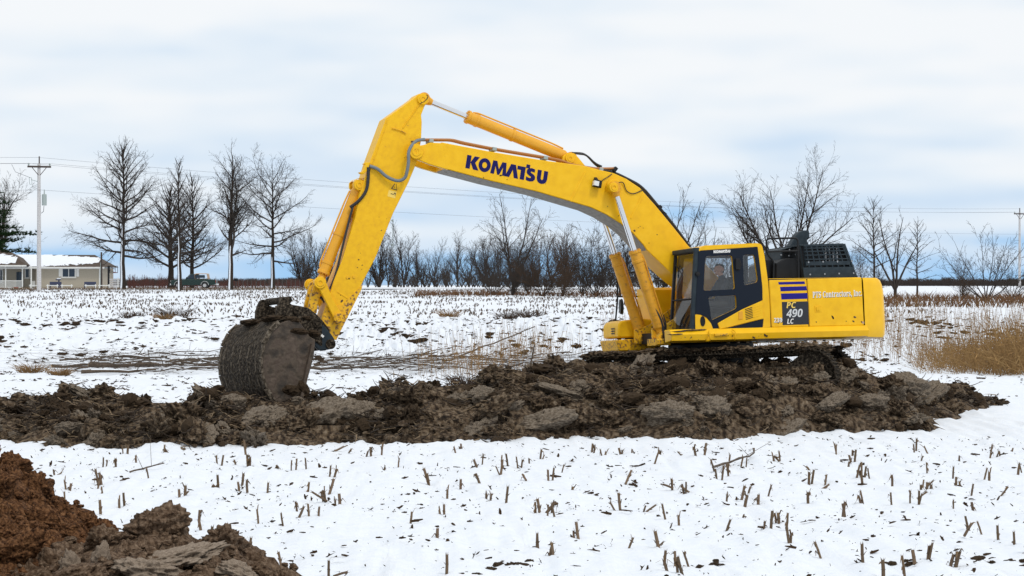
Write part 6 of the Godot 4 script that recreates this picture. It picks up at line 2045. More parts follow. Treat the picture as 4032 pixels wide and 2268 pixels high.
func utility_pole(label: String, at: Vector3, height: float, arm_y: float, extras: bool, turn: float) -> Node3D:
	var p := thing("utility_pole", label, "utility pole", at, "utility poles")
	p.rotation.y = turn
	var mb := MB.new()
	mb.tube([Vector3(0, -0.3, 0), Vector3(0, height * 0.5, 0), Vector3(0, height - 0.75, 0)], [0.25, 0.21, 0.17], 10)
	obj(p, "shaft", mb, M.pole_wood)
	part_box(p, "crossarm", Vector3(0, arm_y, 0.2), Vector3(2.5, 0.2, 0.16), M.dark_wood, 0.0)
	mb = MB.new()
	mb.bar(Vector3(0.1, arm_y - 0.9, 0.2), Vector3(0.75, arm_y - 0.1, 0.2), 0.07, 0.04)
	mb.bar(Vector3(-0.1, arm_y - 0.9, 0.2), Vector3(-0.75, arm_y - 0.1, 0.2), 0.07, 0.04)
	obj(p, "brace", mb, M.dark_wood)
	part_box(p, "top_pin", Vector3(0.03, height - 0.4, 0.0), Vector3(0.12, 0.85, 0.12), M.dark_wood, 0.0)
	for x in [-1.12, 1.12]:
		mb = MB.new()
		mb.lathe(Vector3(x, arm_y + 0.1, 0.2), Vector3.UP, [Vector2(0, 0.06), Vector2(0.1, 0.06), Vector2(0.12, 0.11), Vector2(0.24, 0.09), Vector2(0.3, 0.0)], 10)
		obj(p, "insulator", mb, M.grey_metal)
	if extras:
		mb = MB.new()
		mb.lathe(Vector3(0.55, arm_y - 4.15, 0.1), Vector3.UP, [Vector2(0, 0), Vector2(0, 0.26), Vector2(1.15, 0.26), Vector2(1.22, 0.2), Vector2(1.22, 0.06), Vector2(1.7, 0.05), Vector2(1.72, 0)], 16)
		obj(p, "transformer", mb, M.grey_metal)
		mb = MB.new()
		mb.bar(Vector3(-0.15, arm_y - 1.6, 0.1), Vector3(-0.85, arm_y - 1.4, 0.1), 0.06, 0.05)
		for e in [[-1.0, -1.9, -0.75, -1.9], [-1.0, -1.9, -1.05, -1.2], [-0.75, -1.9, -0.8, -1.2], [-1.05, -1.2, -0.8, -1.2]]:
			mb.bar(Vector3(e[0], arm_y + e[1], 0.1), Vector3(e[2], arm_y + e[3], 0.1), 0.05, 0.05)
		obj(p, "fuse_cutout", mb, M.grey_metal)
		mb = MB.new()
		mb.tube([Vector3(0.2, arm_y - 5.0, 0.2), Vector3(0.45, arm_y - 4.8, 0.2), Vector3(0.5, arm_y - 4.2, 0.2)], 0.03, 5)
		mb.tube([Vector3(-0.9, arm_y - 1.2, 0.1), Vector3(-2.5, arm_y - 0.6, 0.1), Vector3(-2.9, arm_y + 0.2, 0.1)], 0.02, 4)
		obj(p, "lead", mb, M.wire)
	return p

func wire(label: String, a: Vector3, b: Vector3, sag: float) -> void:
	var mb := MB.new()
	var pts := []
	for i in 25:
		var t := i / 24.0
		pts.append(a.lerp(b, t) - Vector3(0, sag * 4.0 * t * (1.0 - t), 0))
	mb.tube(pts, 0.011, 4, false)
	tag(obj(self, "power_line", mb, M.wire), label, "power line", "overhead power lines")

func build_poles() -> void:
	var A := Vector3(ux(98, 235), 2.15, -235.0)
	var B := Vector3(ux(2565, 385), 2.4, -385.0)
	utility_pole("weathered grey utility pole carrying a transformer in front of the brick house", A, 14.5, 13.4, true, 0.35)
	utility_pole("bare utility pole with one crossarm standing behind a brush clump", B, 14.0, 13.0, false, 0.35)
	var C := Vector3(-150, 2.0, -150)
	var names := ["top power line running from pole to pole", "power line on the crossarm end beside the house", "power line on the crossarm end over the field", "low communication line strung below the crossarms"]
	var offs := [[Vector3(0, 14.4, 0), Vector3(0, 13.9, 0)], [Vector3(-1.1, 13.75, 0.3), Vector3(-1.1, 13.3, 0.3)], [Vector3(1.1, 13.75, -0.2), Vector3(1.1, 13.3, -0.2)], [Vector3(0.2, 10.9, 0.2), Vector3(0.2, 9.4, 0.2)]]
	for k in 4:
		wire(names[k], A + offs[k][0], B + offs[k][1], 1.6 if k < 3 else 1.0)
		wire(names[k] + ", span over the porch", C + offs[k][0], A + offs[k][0], 1.2)

# ---------------------------------------------------------------- trees
# grows one branch and its twigs; P holds, for each level: length of a piece, wander, upward pull, twigs per metre, twig length share, spread
func grow(mb: MB, p: Vector3, d: Vector3, length: float, r: float, level: int, P: Dictionary, q: RandomNumberGenerator) -> void:
	var k := maxi(2, int(length / P.piece[level]))
	var step := length / k
	var sides := 5 if r > 0.09 else 4 if r > 0.04 else 3
	var thin: float = P.thin
	for i in k:
		var t := (i + 1.0) / k
		d = (d + Vector3(q.randf_range(-1, 1), q.randf_range(-1, 1), q.randf_range(-1, 1)) * P.wander[level] + Vector3.UP * P.up[level]).normalized()
		var e := p + d * step
		var r0 := maxf(thin, r * (1.0 - (t - 1.0 / k) * 0.82))
		var r1 := maxf(thin * 0.8, r * (1.0 - t * 0.82))
		mb.limb(p, e, r0, r1, sides)
		p = e
		if level < P.levels - 1 and t > P.bare[level]:
			var want: float = P.twigs[level] * step
			var cnt := int(want) + (1 if q.randf() < want - int(want) else 0)
			for c in cnt:
				var side := d.cross(Vector3(q.randf_range(-1, 1), q.randf_range(-1, 1), q.randf_range(-1, 1))).normalized()
				var a: float = P.spread[level] * q.randf_range(0.7, 1.25)
				var nd := (d * cos(a) + side * sin(a)).normalized()
				grow(mb, p - d * step * q.randf(), nd, length * P.share[level] * (1.0 - 0.42 * t) * q.randf_range(0.6, 1.25), r1 * 0.62, level + 1, P, q)

const OAK := {"levels": 4, "piece": [0.5, 0.45, 0.35, 0.3], "wander": [0.13, 0.2, 0.26, 0.34], "up": [0.03, 0.05, 0.05, 0.02], "twigs": [2.2, 3.3, 4.2, 0.0], "share": [0.5, 0.52, 0.5, 0.4], "spread": [0.7, 0.75, 0.8, 0.8], "bare": [0.2, 0.1, 0.05, 0.0], "thin": 0.014}

# a tree with one leader: branches droop low down, level out and rise towards the top
func leader_tree(called: String, label: String, at: Vector3, h: float, half: float, clear: float, seed_: int, opt := {}) -> Node3D:
	var q := RandomNumberGenerator.new()
	q.seed = seed_
	var t := thing(called, label, "tree", at, opt.get("group", ""))
	var P: Dictionary = OAK.duplicate(true)
	P.thin = opt.get("thin", 0.0085)
	P.levels = opt.get("levels", 4)
	var dens: float = opt.get("dense", 1.0)
	var r0: float = opt.get("r", h * 0.017)
	var tr := MB.new()
	var crown := MB.new()
	var pts := [Vector3(0, -0.4, 0)]
	var rad := [r0 * 1.25]
	var lean: Vector3 = opt.get("lean", Vector3.ZERO)
	var k := 16
	var p := Vector3.ZERO
	for i in k:
		var f := (i + 1.0) / k
		p += Vector3(q.randf_range(-1, 1) * 0.012 * h / 3.0, h * 0.97 / k, q.randf_range(-1, 1) * 0.012 * h / 3.0) + lean * h / k
		pts.append(p)
		rad.append(maxf(0.02, r0 * (1.0 - 0.93 * pow(f, 0.9))))
	tr.tube(pts, rad, 8, false)
	var n := int(opt.get("limbs", 46) * dens)
	for i in n:
		var f := clear + (0.97 - clear) * pow((i + q.randf()) / n, 0.85)
		var fi := f * k
		var a: Vector3 = pts[int(fi)].lerp(pts[mini(int(fi) + 1, k)], fi - int(fi))
		var az := i * 2.399 + q.randf_range(-0.4, 0.4)
		var g := (f - clear) / (1.0 - clear)
		var len_: float = half * opt.get("low", 1.0) * lerpf(1.0, 0.22, pow(g, opt.get("cone", 1.7))) * q.randf_range(0.75, 1.2)
		if opt.get("vase", false):
			len_ = half * (0.55 + 0.9 * sin(PI * clampf(g * 0.8 + 0.12, 0.0, 1.0))) * q.randf_range(0.7, 1.15)
		var elev: float = lerpf(opt.get("e0", -0.05), opt.get("e1", 1.0), pow(g, 0.8))
		var d := Vector3(cos(az) * cos(elev), sin(elev), sin(az) * cos(elev))
		P.up[0] = lerpf(0.015, 0.045, g)
		grow(crown, a, d, len_, maxf(0.025, r0 * lerpf(0.42, 0.16, g)), 0, P, q)
	var trunk := obj(t, "trunk", tr, M.bark)
	obj(t, "crown", crown, M.twig)
	if opt.get("snow", 0.0) > 0.0:
		# snow driven against the weather side of the stem
		var sn := MB.new()
		var sp := []
		var sr := []
		var m := int(k * opt.snow)
		for i in range(0, m + 1):
			sp.append(pts[i] + Vector3(-0.25, 0, 0.66) * rad[i])
			sr.append(rad[i] * (0.42 if i < m else 0.15))
		sn.tube(sp, sr, 8)
		obj(trunk, "driven_snow", sn, M.snow_plain)
	return t

# several stems fanning out from one foot
func fan_tree(called: String, label: String, at: Vector3, h: float, stems: Array, seed_: int, opt := {}) -> Node3D:
	var q := RandomNumberGenerator.new()
	q.seed = seed_
	var t := thing(called, label, opt.get("category", "tree"), at, opt.get("group", ""))
	var P: Dictionary = OAK.duplicate(true)
	P.thin = opt.get("thin", 0.012)
	P.levels = opt.get("levels", 4)
	P.twigs = opt.get("twigs", [1.5, 2.4, 3.2, 0.0])
	P.spread = [0.6, 0.65, 0.7, 0.7]
	P.wander = [0.10, 0.18, 0.24, 0.3]
	P.up = [0.02, 0.05, 0.05, 0.03]
	P.share = [0.48, 0.5, 0.5, 0.4]
	P.bare[0] = opt.get("bare", 0.25)
	var crown := MB.new()
	var tr := MB.new()
	var fork: float = opt.get("fork", 0.12) * h
	var r0: float = opt.get("r", h * 0.02)
	tr.tube([Vector3(0, -0.4, 0), Vector3(0, fork * 0.5, 0), Vector3(0.02, fork + 0.1, 0)], [r0 * 1.3, r0, r0 * 0.9], 8)
	for s in stems:
		var d := Vector3(s[0], 1.0, s[1]).normalized()
		grow(crown, Vector3(s[0] * 0.08, fork * 0.95 if fork > 0.15 else 0.0, s[1] * 0.08), d, (h - fork) * s[2], r0 * (0.8 if stems.size() < 6 else 0.55), 0, P, q)
	obj(t, "trunk", tr, M.bark)
	obj(t, "crown", crown, opt.get("mat", M.twig))
	return t

func again(src: Node3D, at: Vector3, label: String, scale: Vector3, turn: float) -> Node3D:
	var c := src.duplicate()
	c.name = String(src.name).rstrip("0123456789")
	add_child(c, true)
	c.transform = Transform3D(Basis(Vector3.UP, turn) * Basis.from_scale(scale), at)
	c.set_meta("label", label)
	return c

func stand(u: float, d: float) -> Vector3:
	var x := ux(u, d)
	return Vector3(x, land(x, d), -d)

func build_trees() -> void:
	# the row along the road
	leader_tree("bare_tree", "tall conical bare tree with a snow plastered trunk next to the hoop", stand(308, 256), 17.4, 6.2, 0.22, 11, {"snow": 0.62, "limbs": 48, "e0": -0.1, "e1": 1.12, "r": 0.36})
	leader_tree("bare_tree", "broad dark bare tree with a thick short trunk behind the truck hood", stand(430, 272), 12.6, 6.2, 0.18, 12, {"limbs": 40, "e0": 0.35, "e1": 1.15, "r": 0.42})
	leader_tree("bare_tree", "slim tall bare tree with pale snowy trunk in front of the truck", stand(453, 250), 15.4, 3.6, 0.25, 13, {"snow": 0.5, "limbs": 40, "e0": 0.25, "e1": 1.2, "r": 0.27})
	leader_tree("bare_tree", "dense bare tree rising right behind the truck cap", stand(482, 276), 14.6, 5.4, 0.15, 14, {"limbs": 42, "e0": 0.15, "e1": 1.15, "r": 0.3})
	var f := leader_tree("bare_tree", "tall upswept bare tree with forked snowy trunk beside the mailbox", stand(580, 254), 16.2, 2.8, 0.24, 15, {"snow": 0.42, "limbs": 16, "vase": true, "e0": 0.35, "e1": 1.15, "r": 0.34})
	var q := RandomNumberGenerator.new()
	q.seed = 5
	var P: Dictionary = OAK.duplicate(true)
	var fk := MB.new()
	P.up[0] = 0.06
	P.spread[0] = 0.55
	grow(fk, Vector3(0, 3.9, 0), Vector3(-0.22, 1, 0.05).normalized(), 9.3, 0.19, 0, P, q)
	grow(fk, Vector3(0, 4.4, 0), Vector3(0.25, 1, 0.05).normalized(), 8.8, 0.16, 0, P, q)
	obj(f, "crown", fk, M.twig)
	leader_tree("bare_tree", "rounded bare tree with drooping low branches and pale lower trunk", stand(686, 258), 13.7, 4.2, 0.25, 16, {"snow": 0.32, "limbs": 30, "vase": true, "e0": -0.15, "e1": 0.95, "r": 0.29})
	# around the house
	fan_tree("bare_tree", "bare spreading tree behind the porch roof", stand(-30, 300), 14.0, [[-0.3, 0.1, 1.0], [0.25, -0.1, 1.0], [0.5, 0.2, 0.8], [0.0, 0.2, 1.0], [0.8, 0.0, 0.7]], 21, {})
	fan_tree("bare_tree", "small bare tree peeping over the long snowy roof", stand(70, 330), 7.2, [[-0.3, 0.1, 1.0], [0.25, -0.1, 1.0], [0.1, 0.2, 0.9]], 22, {"levels": 3})
	conifer(stand(-22, 268))
	# tall thin trees behind the machine
	fan_tree("bare_tree", "slender bare tree with several stems rising over the treeline under the boom", stand(1290, 190), 9.0, [[-0.08, 0.05, 1.0], [0.22, 0.0, 0.95], [-0.25, 0.1, 0.75], [0.42, -0.1, 0.8]], 31, {"r": 0.12, "thin": 0.009})
	fan_tree("bare_tree", "bare tree behind the boom foot with fanned stems", stand(1700, 185), 8.4, [[-0.2, 0.05, 1.0], [0.15, 0.0, 1.0], [0.45, 0.1, 0.8], [-0.5, 0.0, 0.7]], 32, {"r": 0.13, "thin": 0.009})
	fan_tree("bare_tree", "thin bare sapling tree just in front of the cab roof line", stand(1775, 182), 6.4, [[-0.35, 0.05, 1.0], [0.2, 0.0, 0.9], [0.0, 0.1, 1.0]], 33, {"r": 0.08, "thin": 0.009})
	leader_tree("bare_tree", "slim conical bare tree behind the cab roof", stand(1880, 178), 7.0, 2.2, 0.2, 34, {"limbs": 34, "r": 0.1, "thin": 0.009, "levels": 3})
	fan_tree("bare_tree", "big fan shaped bare tree leaning over the exhaust stack", stand(1978, 176), 9.6, [[-0.85, 0.1, 1.0], [-0.5, -0.2, 0.97], [-0.15, 0.2, 0.92], [0.2, 0.1, 1.0], [0.55, -0.1, 1.16], [-1.2, 0.0, 0.9], [0.85, 0.2, 0.9], [-0.3, 0.3, 0.8]], 35, {"r": 0.24, "fork": 0.16, "thin": 0.008, "twigs": [1.9, 3.0, 3.4, 0.0]})
	leader_tree("bare_tree", "crooked bare tree with a bird nest shaped clump behind the counterweight", stand(2200, 172), 8.0, 2.6, 0.3, 36, {"limbs": 30, "r": 0.12, "thin": 0.009, "e0": 0.3, "e1": 1.0})
	fan_tree("bare_tree", "bare tree of three close stems beyond the counterweight", stand(2252, 166), 6.3, [[-0.2, 0.05, 1.0], [0.12, 0.0, 1.0], [0.4, 0.1, 0.8], [-0.55, 0.0, 0.75]], 37, {"r": 0.13, "thin": 0.009})
	leader_tree("bare_tree", "slim upright bare tree beside the three stemmed tree", stand(2308, 170), 6.2, 2.0, 0.22, 38, {"limbs": 32, "r": 0.09, "thin": 0.009, "e0": 0.2, "e1": 1.0})
	fan_tree("brush_clump", "wide leafless brush clump growing in front of the far utility pole", stand(2480, 152), 5.0, [[-0.9, 0.1, 1.0], [-0.5, -0.1, 0.95], [-0.15, 0.2, 1.0], [0.1, 0.0, 1.0], [0.4, 0.1, 0.95], [0.75, 0.0, 1.0], [1.1, 0.1, 0.85], [-1.25, 0.1, 0.8]], 39, {"r": 0.08, "fork": 0.01, "thin": 0.009, "bare": 0.15, "category": "brush"})
	# the brush in the hedgerow
	var brush := []
	for i in 3:
		brush.append(fan_tree("brush_clump", ["dense brown brush clump in the hedgerow under the boom", "dark tangled brush clump in the hedgerow beside the slender tree", "loose brush clump in the hedgerow near the far boom ram"][i], stand([1365.0, 1240.0, 1500.0][i], [182.0, 188.0, 180.0][i]), [5.2, 4.0, 5.6][i], [[-0.9, 0.1, 0.9], [-0.5, -0.1, 1.0], [-0.15, 0.2, 1.0], [0.1, 0.0, 1.0], [0.4, 0.1, 0.95], [0.75, 0.0, 1.0], [1.1, 0.1, 0.8]], 50 + i, {"r": 0.07, "fork": 0.01, "thin": 0.010, "bare": 0.05, "category": "brush", "group": "hedgerow brush", "twigs": [2.6, 3.6, 3.6, 0.0], "mat": M.twig_brown if i == 0 else M.twig}))
	for b in [[0, 1415.0, 178.0, 0.9], [2, 1330.0, 190.0, 0.85], [1, 1560.0, 182.0, 1.1], [0, 1610.0, 178.0, 0.85], [2, 1660.0, 176.0, 0.9], [1, 1465.0, 186.0, 1.2], [0, 2160.0, 165.0, 0.7], [1, 2210.0, 160.0, 0.7], [2, 1290.0, 184.0, 0.7], [0, 2420.0, 156.0, 0.6], [1, 2545.0, 156.0, 0.8], [2, 1820.0, 172.0, 0.8]]:
		again(brush[b[0]], stand(b[1], b[2]), "leafless brush clump among others in the hedgerow", Vector3.ONE * b[3], b[1])
	# the wood along the far edge of the land
	var kinds := []
	for i in 4:
		var lab := "leafless tree in the grey wood beyond the far field"
		kinds.append(fan_tree("wood_tree", lab, stand(760.0 + 40.0 * i, 420.0 + 10.0 * i), 9.4, [[[-0.5, 0.1, 0.9], [-0.22, -0.2, 1.0], [0.05, 0.2, 1.0], [0.3, 0.0, 1.0], [0.6, 0.1, 0.85]], [[-0.12, 0.1, 1.0], [0.15, -0.1, 0.85], [0.5, 0.1, 0.6]], [[-0.9, 0.1, 0.6], [-0.3, -0.2, 0.9], [0.05, 0.2, 1.1], [0.7, 0.0, 0.7]], [[-0.25, 0.1, 0.7], [0.1, -0.2, 1.05], [0.4, 0.0, 0.9], [-0.6, 0.1, 0.6]]][i], 70 + i, {"levels": 3, "thin": 0.018, "r": 0.18, "mat": M.twig, "group": "trees of the far wood", "twigs": [2.4, 3.4, 0.0, 0.0], "fork": 0.02 + 0.03 * i, "bare": 0.06}))
	var w := RandomNumberGenerator.new()
	w.seed = 99
	for i in 38:
		var u := 745.0 + (1740.0 - 745.0) * (i + w.randf()) / 38.0
		var d := w.randf_range(400.0, 520.0)
		var s := w.randf_range(0.6, 1.22) * (0.72 if u < 900.0 else 1.0)
		again(kinds[w.randi() % 4], stand(u, d), "leafless tree in the grey wood beyond the far field", Vector3(s, s, s), w.randf() * TAU)
	# undergrowth that closes the foot of the wood
	var under := []
	var bush := MB.new()
	for k in 9:
		var a := TAU * k / 9.0
		var d0 := Vector3(cos(a) * 0.5, 1.0, sin(a) * 0.5)
		bush.limb(Vector3.ZERO, d0 * 0.9, 0.03, 0.022, 3)
		bush.limb(d0 * 0.9, d0 * 1.5 + Vector3(0.2 * sin(a * 3.0), 0.3, 0.1), 0.022, 0.012, 3)
		bush.limb(d0 * 0.7, d0 * 1.0 + Vector3(-0.5 * sin(a * 2.0), 0.5, 0.2), 0.02, 0.012, 3)
	for i in 240:
		var u := w.randf_range(740.0, 1760.0)
		var s := w.randf_range(0.6, 1.7)
		under.append(Transform3D(Basis(Vector3.UP, w.randf() * TAU).scaled(Vector3(s, s * w.randf_range(0.7, 1.4), s)), stand(u, w.randf_range(395.0, 430.0))))
	scatter("undergrowth", bush.mesh(), M.twig, under, "dark undergrowth along the foot of the far wood", "undergrowth")
	# the last woods on the horizon, one dark band
	var band := []
	for i in 2400:
		var u := w.randf_range(2100.0, 2640.0) if i < 1400 else w.randf_range(250.0, 800.0)
		var s := w.randf_range(1.1, 2.1) * (1.0 + 0.35 * n_low.get_noise_1d(u * 0.25))
		band.append(Transform3D(Basis(Vector3.UP, w.randf() * TAU).scaled(Vector3(s * 1.3, s, s * 1.3)), stand(u, w.randf_range(950.0, 1250.0))))
	scatter("far_wood", bush.mesh(), M.twig, band, "low dark band of woods on the horizon", "wood")
	# red stemmed thicket along the road
	var red := []
	var blade := MB.new()
	blade.limb(Vector3.ZERO, Vector3(0.06, 0.6, 0.0), 0.018, 0.013, 3)
	blade.limb(Vector3(0.06, 0.6, 0.0), Vector3(0.02, 1.15, 0.08), 0.013, 0.008, 3)
	blade.limb(Vector3(0.06, 0.55, 0.0), Vector3(0.25, 1.05, 0.0), 0.010, 0.006, 3)
	for i in 2300:
		var u := w.randf_range(320.0, 780.0)
		var d := w.randf_range(288.0, 310.0)
		var s := (0.45 + 0.9 * pow(w.randf(), 2.0)) * (1.2 if u < 450.0 else 0.85) * (1.0 + 0.5 * n_low.get_noise_1d(u * 0.6))
		red.append(Transform3D(Basis(Vector3.UP, w.randf() * TAU).scaled(Vector3(s, s, s)), stand(u, d)))
	scatter("thicket", blade.mesh(), M.twig_red, red, "low thicket of red brown stems along the road", "thicket")

func conifer(at: Vector3) -> void:
	var q := RandomNumberGenerator.new()
	q.seed = 4
	var t := thing("pine_tree", "dark green pine tree whose branch reaches over the porch", "tree", at)
	var tr := MB.new()
	tr.tube([Vector3(0, -0.3, 0), Vector3(0.1, 6, 0), Vector3(0, 12.5, 0)], [0.3, 0.22, 0.05], 8)
	obj(t, "trunk", tr, M.bark)
	var wood := MB.new()
	var leaf := MB.new()
	for i in 34:
		var y := 4.6 + 7.6 * i / 34.0
		var az := i * 2.399
		var L := lerpf(4.6, 0.9, i / 34.0) * q.randf_range(0.75, 1.15)
		if i == 9:
			az = 0.05
			L = 5.6
		var d := Vector3(cos(az), q.randf_range(-0.05, 0.12), sin(az)).normalized()
		var a := Vector3(0, y, 0)
		wood.limb(a, a + d * L, 0.06, 0.02, 4)
		var n := int(L * 16.0)
		for k in n:
			var f := 0.25 + 0.78 * k / n
			var c := a + d * L * f + Vector3(q.randf_range(-0.45, 0.45), q.randf_range(-0.16, 0.3), q.randf_range(-0.45, 0.45)) * (0.4 + f)
			for b in 16:
				var nd := (d * 0.6 + Vector3(q.randf_range(-1, 1), q.randf_range(-0.1, 0.9), q.randf_range(-1, 1))).normalized() * q.randf_range(0.2, 0.42)
				var sd := nd.cross(Vector3(q.randf_range(-1, 1), q.randf_range(-1, 1), q.randf_range(-1, 1))).normalized() * 0.035
				leaf.tri(c - sd, c + sd, c + nd)
	obj(t, "branches", wood, M.bark)
	obj(t, "crown", leaf, M.needles)


# ---------------------------------------------------------------- what lies and grows in the field
func blade_mesh(h: float, w: float, lean: float) -> ArrayMesh:
	var mb := MB.new()
	var a := Vector3(0, 0, 0)
	var b := Vector3(lean * 0.25, h * 0.5, 0)
	var c := Vector3(lean, h, 0)
	mb.quad(a - Vector3(w, 0, 0), a + Vector3(w, 0, 0), b + Vector3(w * 0.8, 0, 0), b - Vector3(w * 0.8, 0, 0))
	mb.tri(b - Vector3(w * 0.8, 0, 0), b + Vector3(w * 0.8, 0, 0), c)
	mb.quad(a - Vector3(0, 0, w), a + Vector3(0, 0, w), b + Vector3(0, 0, w * 0.8), b - Vector3(0, 0, w * 0.8))
	return mb.mesh()

func clear_of_soil(x: float, d: float) -> bool:
	return mud_base(x, d) < -0.12 and (d > 24.0 or (pile_red_base(x, d) < -0.1 and pile_brown_base(x, d) < -0.1))

func in_view(d: float, wide := 1.08) -> float:
	return d * 0.2342 * wide

func build_scatter() -> void:
	build_stubble()
	build_litter()
	build_wood_pile()
	build_reeds()

# a cut corn stalk: a jointed stem, frayed at the cut, with scraps of leaf sheath
func stub_mesh(seed_: int) -> ArrayMesh:
	var q := RandomNumberGenerator.new()
	q.seed = seed_
	var mb := MB.new()
	mb.use_col = true
	var h := q.randf_range(0.13, 0.25)
	var r := q.randf_range(0.015, 0.022)
	var tone := q.randf_range(0.7, 1.15)
	var stem := Color(0.155 * tone, 0.108 * tone, 0.072 * tone)
	mb.tint = stem
	var tip := Vector3(q.randf_range(-0.03, 0.03), h, q.randf_range(-0.03, 0.03))
	mb.tube([Vector3(0, -0.06, 0), tip * 0.45, tip * 0.47, tip * 0.5, tip], [r, r * 0.95, r * 1.2, r * 0.95, r * 0.9], 7)
	for k in 4:
		# frayed rim
		var a := TAU * k / 4.0 + q.randf()
		var o := Vector3(cos(a), 0, sin(a)) * r * 0.8
		mb.tint = stem * q.randf_range(0.8, 1.6)
		mb.tri(tip + o + Vector3(0.004, 0, 0), tip + o - Vector3(0.004, 0, 0), tip + o * 1.6 + Vector3(0, q.randf_range(0.01, 0.045), 0))
	for k in q.randi_range(1, 3):
		var y := q.randf_range(0.2, 0.95)
		var a := q.randf() * TAU
		var d := Vector3(cos(a), 0, sin(a))
		var s := Vector3(-d.z, 0, d.x) * q.randf_range(0.007, 0.014)
		mb.tint = Color(0.16, 0.105, 0.06) * q.randf_range(0.5, 1.3)
		var p0 := tip * y + d * r
		var p1 := p0 + d * q.randf_range(0.012, 0.03) + Vector3(0, q.randf_range(0.02, 0.08), 0)
		var p2 := p1 + d * q.randf_range(0.01, 0.06) + Vector3(0, q.randf_range(-0.08, 0.03), 0)
		mb.quad(p0 - s, p0 + s, p1 + s, p1 - s)
		mb.quad(p1 - s, p1 + s, p2 + s * 0.4, p2 - s * 0.4)
	return mb.mesh()

func build_stubble() -> void:
	var kinds := []
	for i in 14:
		kinds.append(stub_mesh(40 + i))
	var placed := 0
	var tries := 0
	rng.seed = 71
	# sown in rows across the field, with gaps where the rows were driven over
	while placed < 300 and tries < 6000:
		tries += 1
		var row := rng.randi() % 23
		var d := 21.2 + 0.76 * row + rng.randf_range(-0.06, 0.06)
		var x := rng.randf_range(-1.0, 1.0) * in_view(d)
		if d > 36.0 and rng.randf() < 0.3:
			continue
		if n_low.get_noise_2d(x * 4.0, d * 2.0) < -0.2 or not clear_of_soil(x, d) or mud_base(x, d + 0.5) > 0.0:
			continue
		# stalks come in ones, twos and threes
		for k in 1 + (1 if rng.randf() < 0.3 else 0) + (1 if rng.randf() < 0.06 else 0):
			if placed >= 300:
				break
			var xx := x + rng.randf_range(-0.09, 0.09) * k
			var dd := d + rng.randf_range(-0.05, 0.05)
			var o := obj(self, "corn_stub", kinds[rng.randi() % 14], M.vertex)
			tag(o, "cut corn stalk stub standing in the snow before the mud ridge", "corn stub", "corn stubs before the mud ridge")
			var tilt := rng.randf_range(0.0, 0.28) if rng.randf() < 0.8 else rng.randf_range(0.5, 1.15)
			var b := Basis(Vector3.UP, rng.randf() * TAU) * Basis(Vector3.RIGHT, tilt) * Basis(Vector3.UP, rng.randf() * TAU)
			o.transform = Transform3D(b.scaled(Vector3(1, rng.randf_range(0.8, 1.0), 1) * rng.randf_range(0.65, 1.0)), Vector3(xx, snow_top(xx, dd), -dd))
			placed += 1
	# the stubble of the far field, too small to count
	var far := []
	for i in 15000:
		var d := 104.0 + 150.0 * pow(rng.randf(), 0.8)
		var x := rng.randf_range(-1.0, 0.75) * in_view(d, 1.2)
		if x > d * 0.1 and d > 150.0:
			continue
		if n_low.get_noise_2d(x * 0.7, d * 0.35) < -0.12 + rng.randf_range(-0.15, 0.15):
			continue
		var b := Basis(Vector3.UP, rng.randf() * TAU) * Basis(Vector3.RIGHT, rng.randf_range(0.0, 0.6))
		far.append(Transform3D(b.scaled(Vector3.ONE * rng.randf_range(0.6, 1.4)), Vector3(x, snow_top(x, d) - 0.02, -d)))
	var mb := MB.new()
	mb.limb(Vector3.ZERO, Vector3(0.01, 0.15, 0), 0.024, 0.02, 3)
	mb.limb(Vector3(0, 0.06, 0), Vector3(0.1, 0.13, 0.03), 0.014, 0.008, 3)
	scatter("far_stubble", mb.mesh(), paint(lin(0.10, 0.07, 0.048), 0.95, 0.0, 0.2), far, "dark specks of corn stubble over the far snowy field", "stubble")

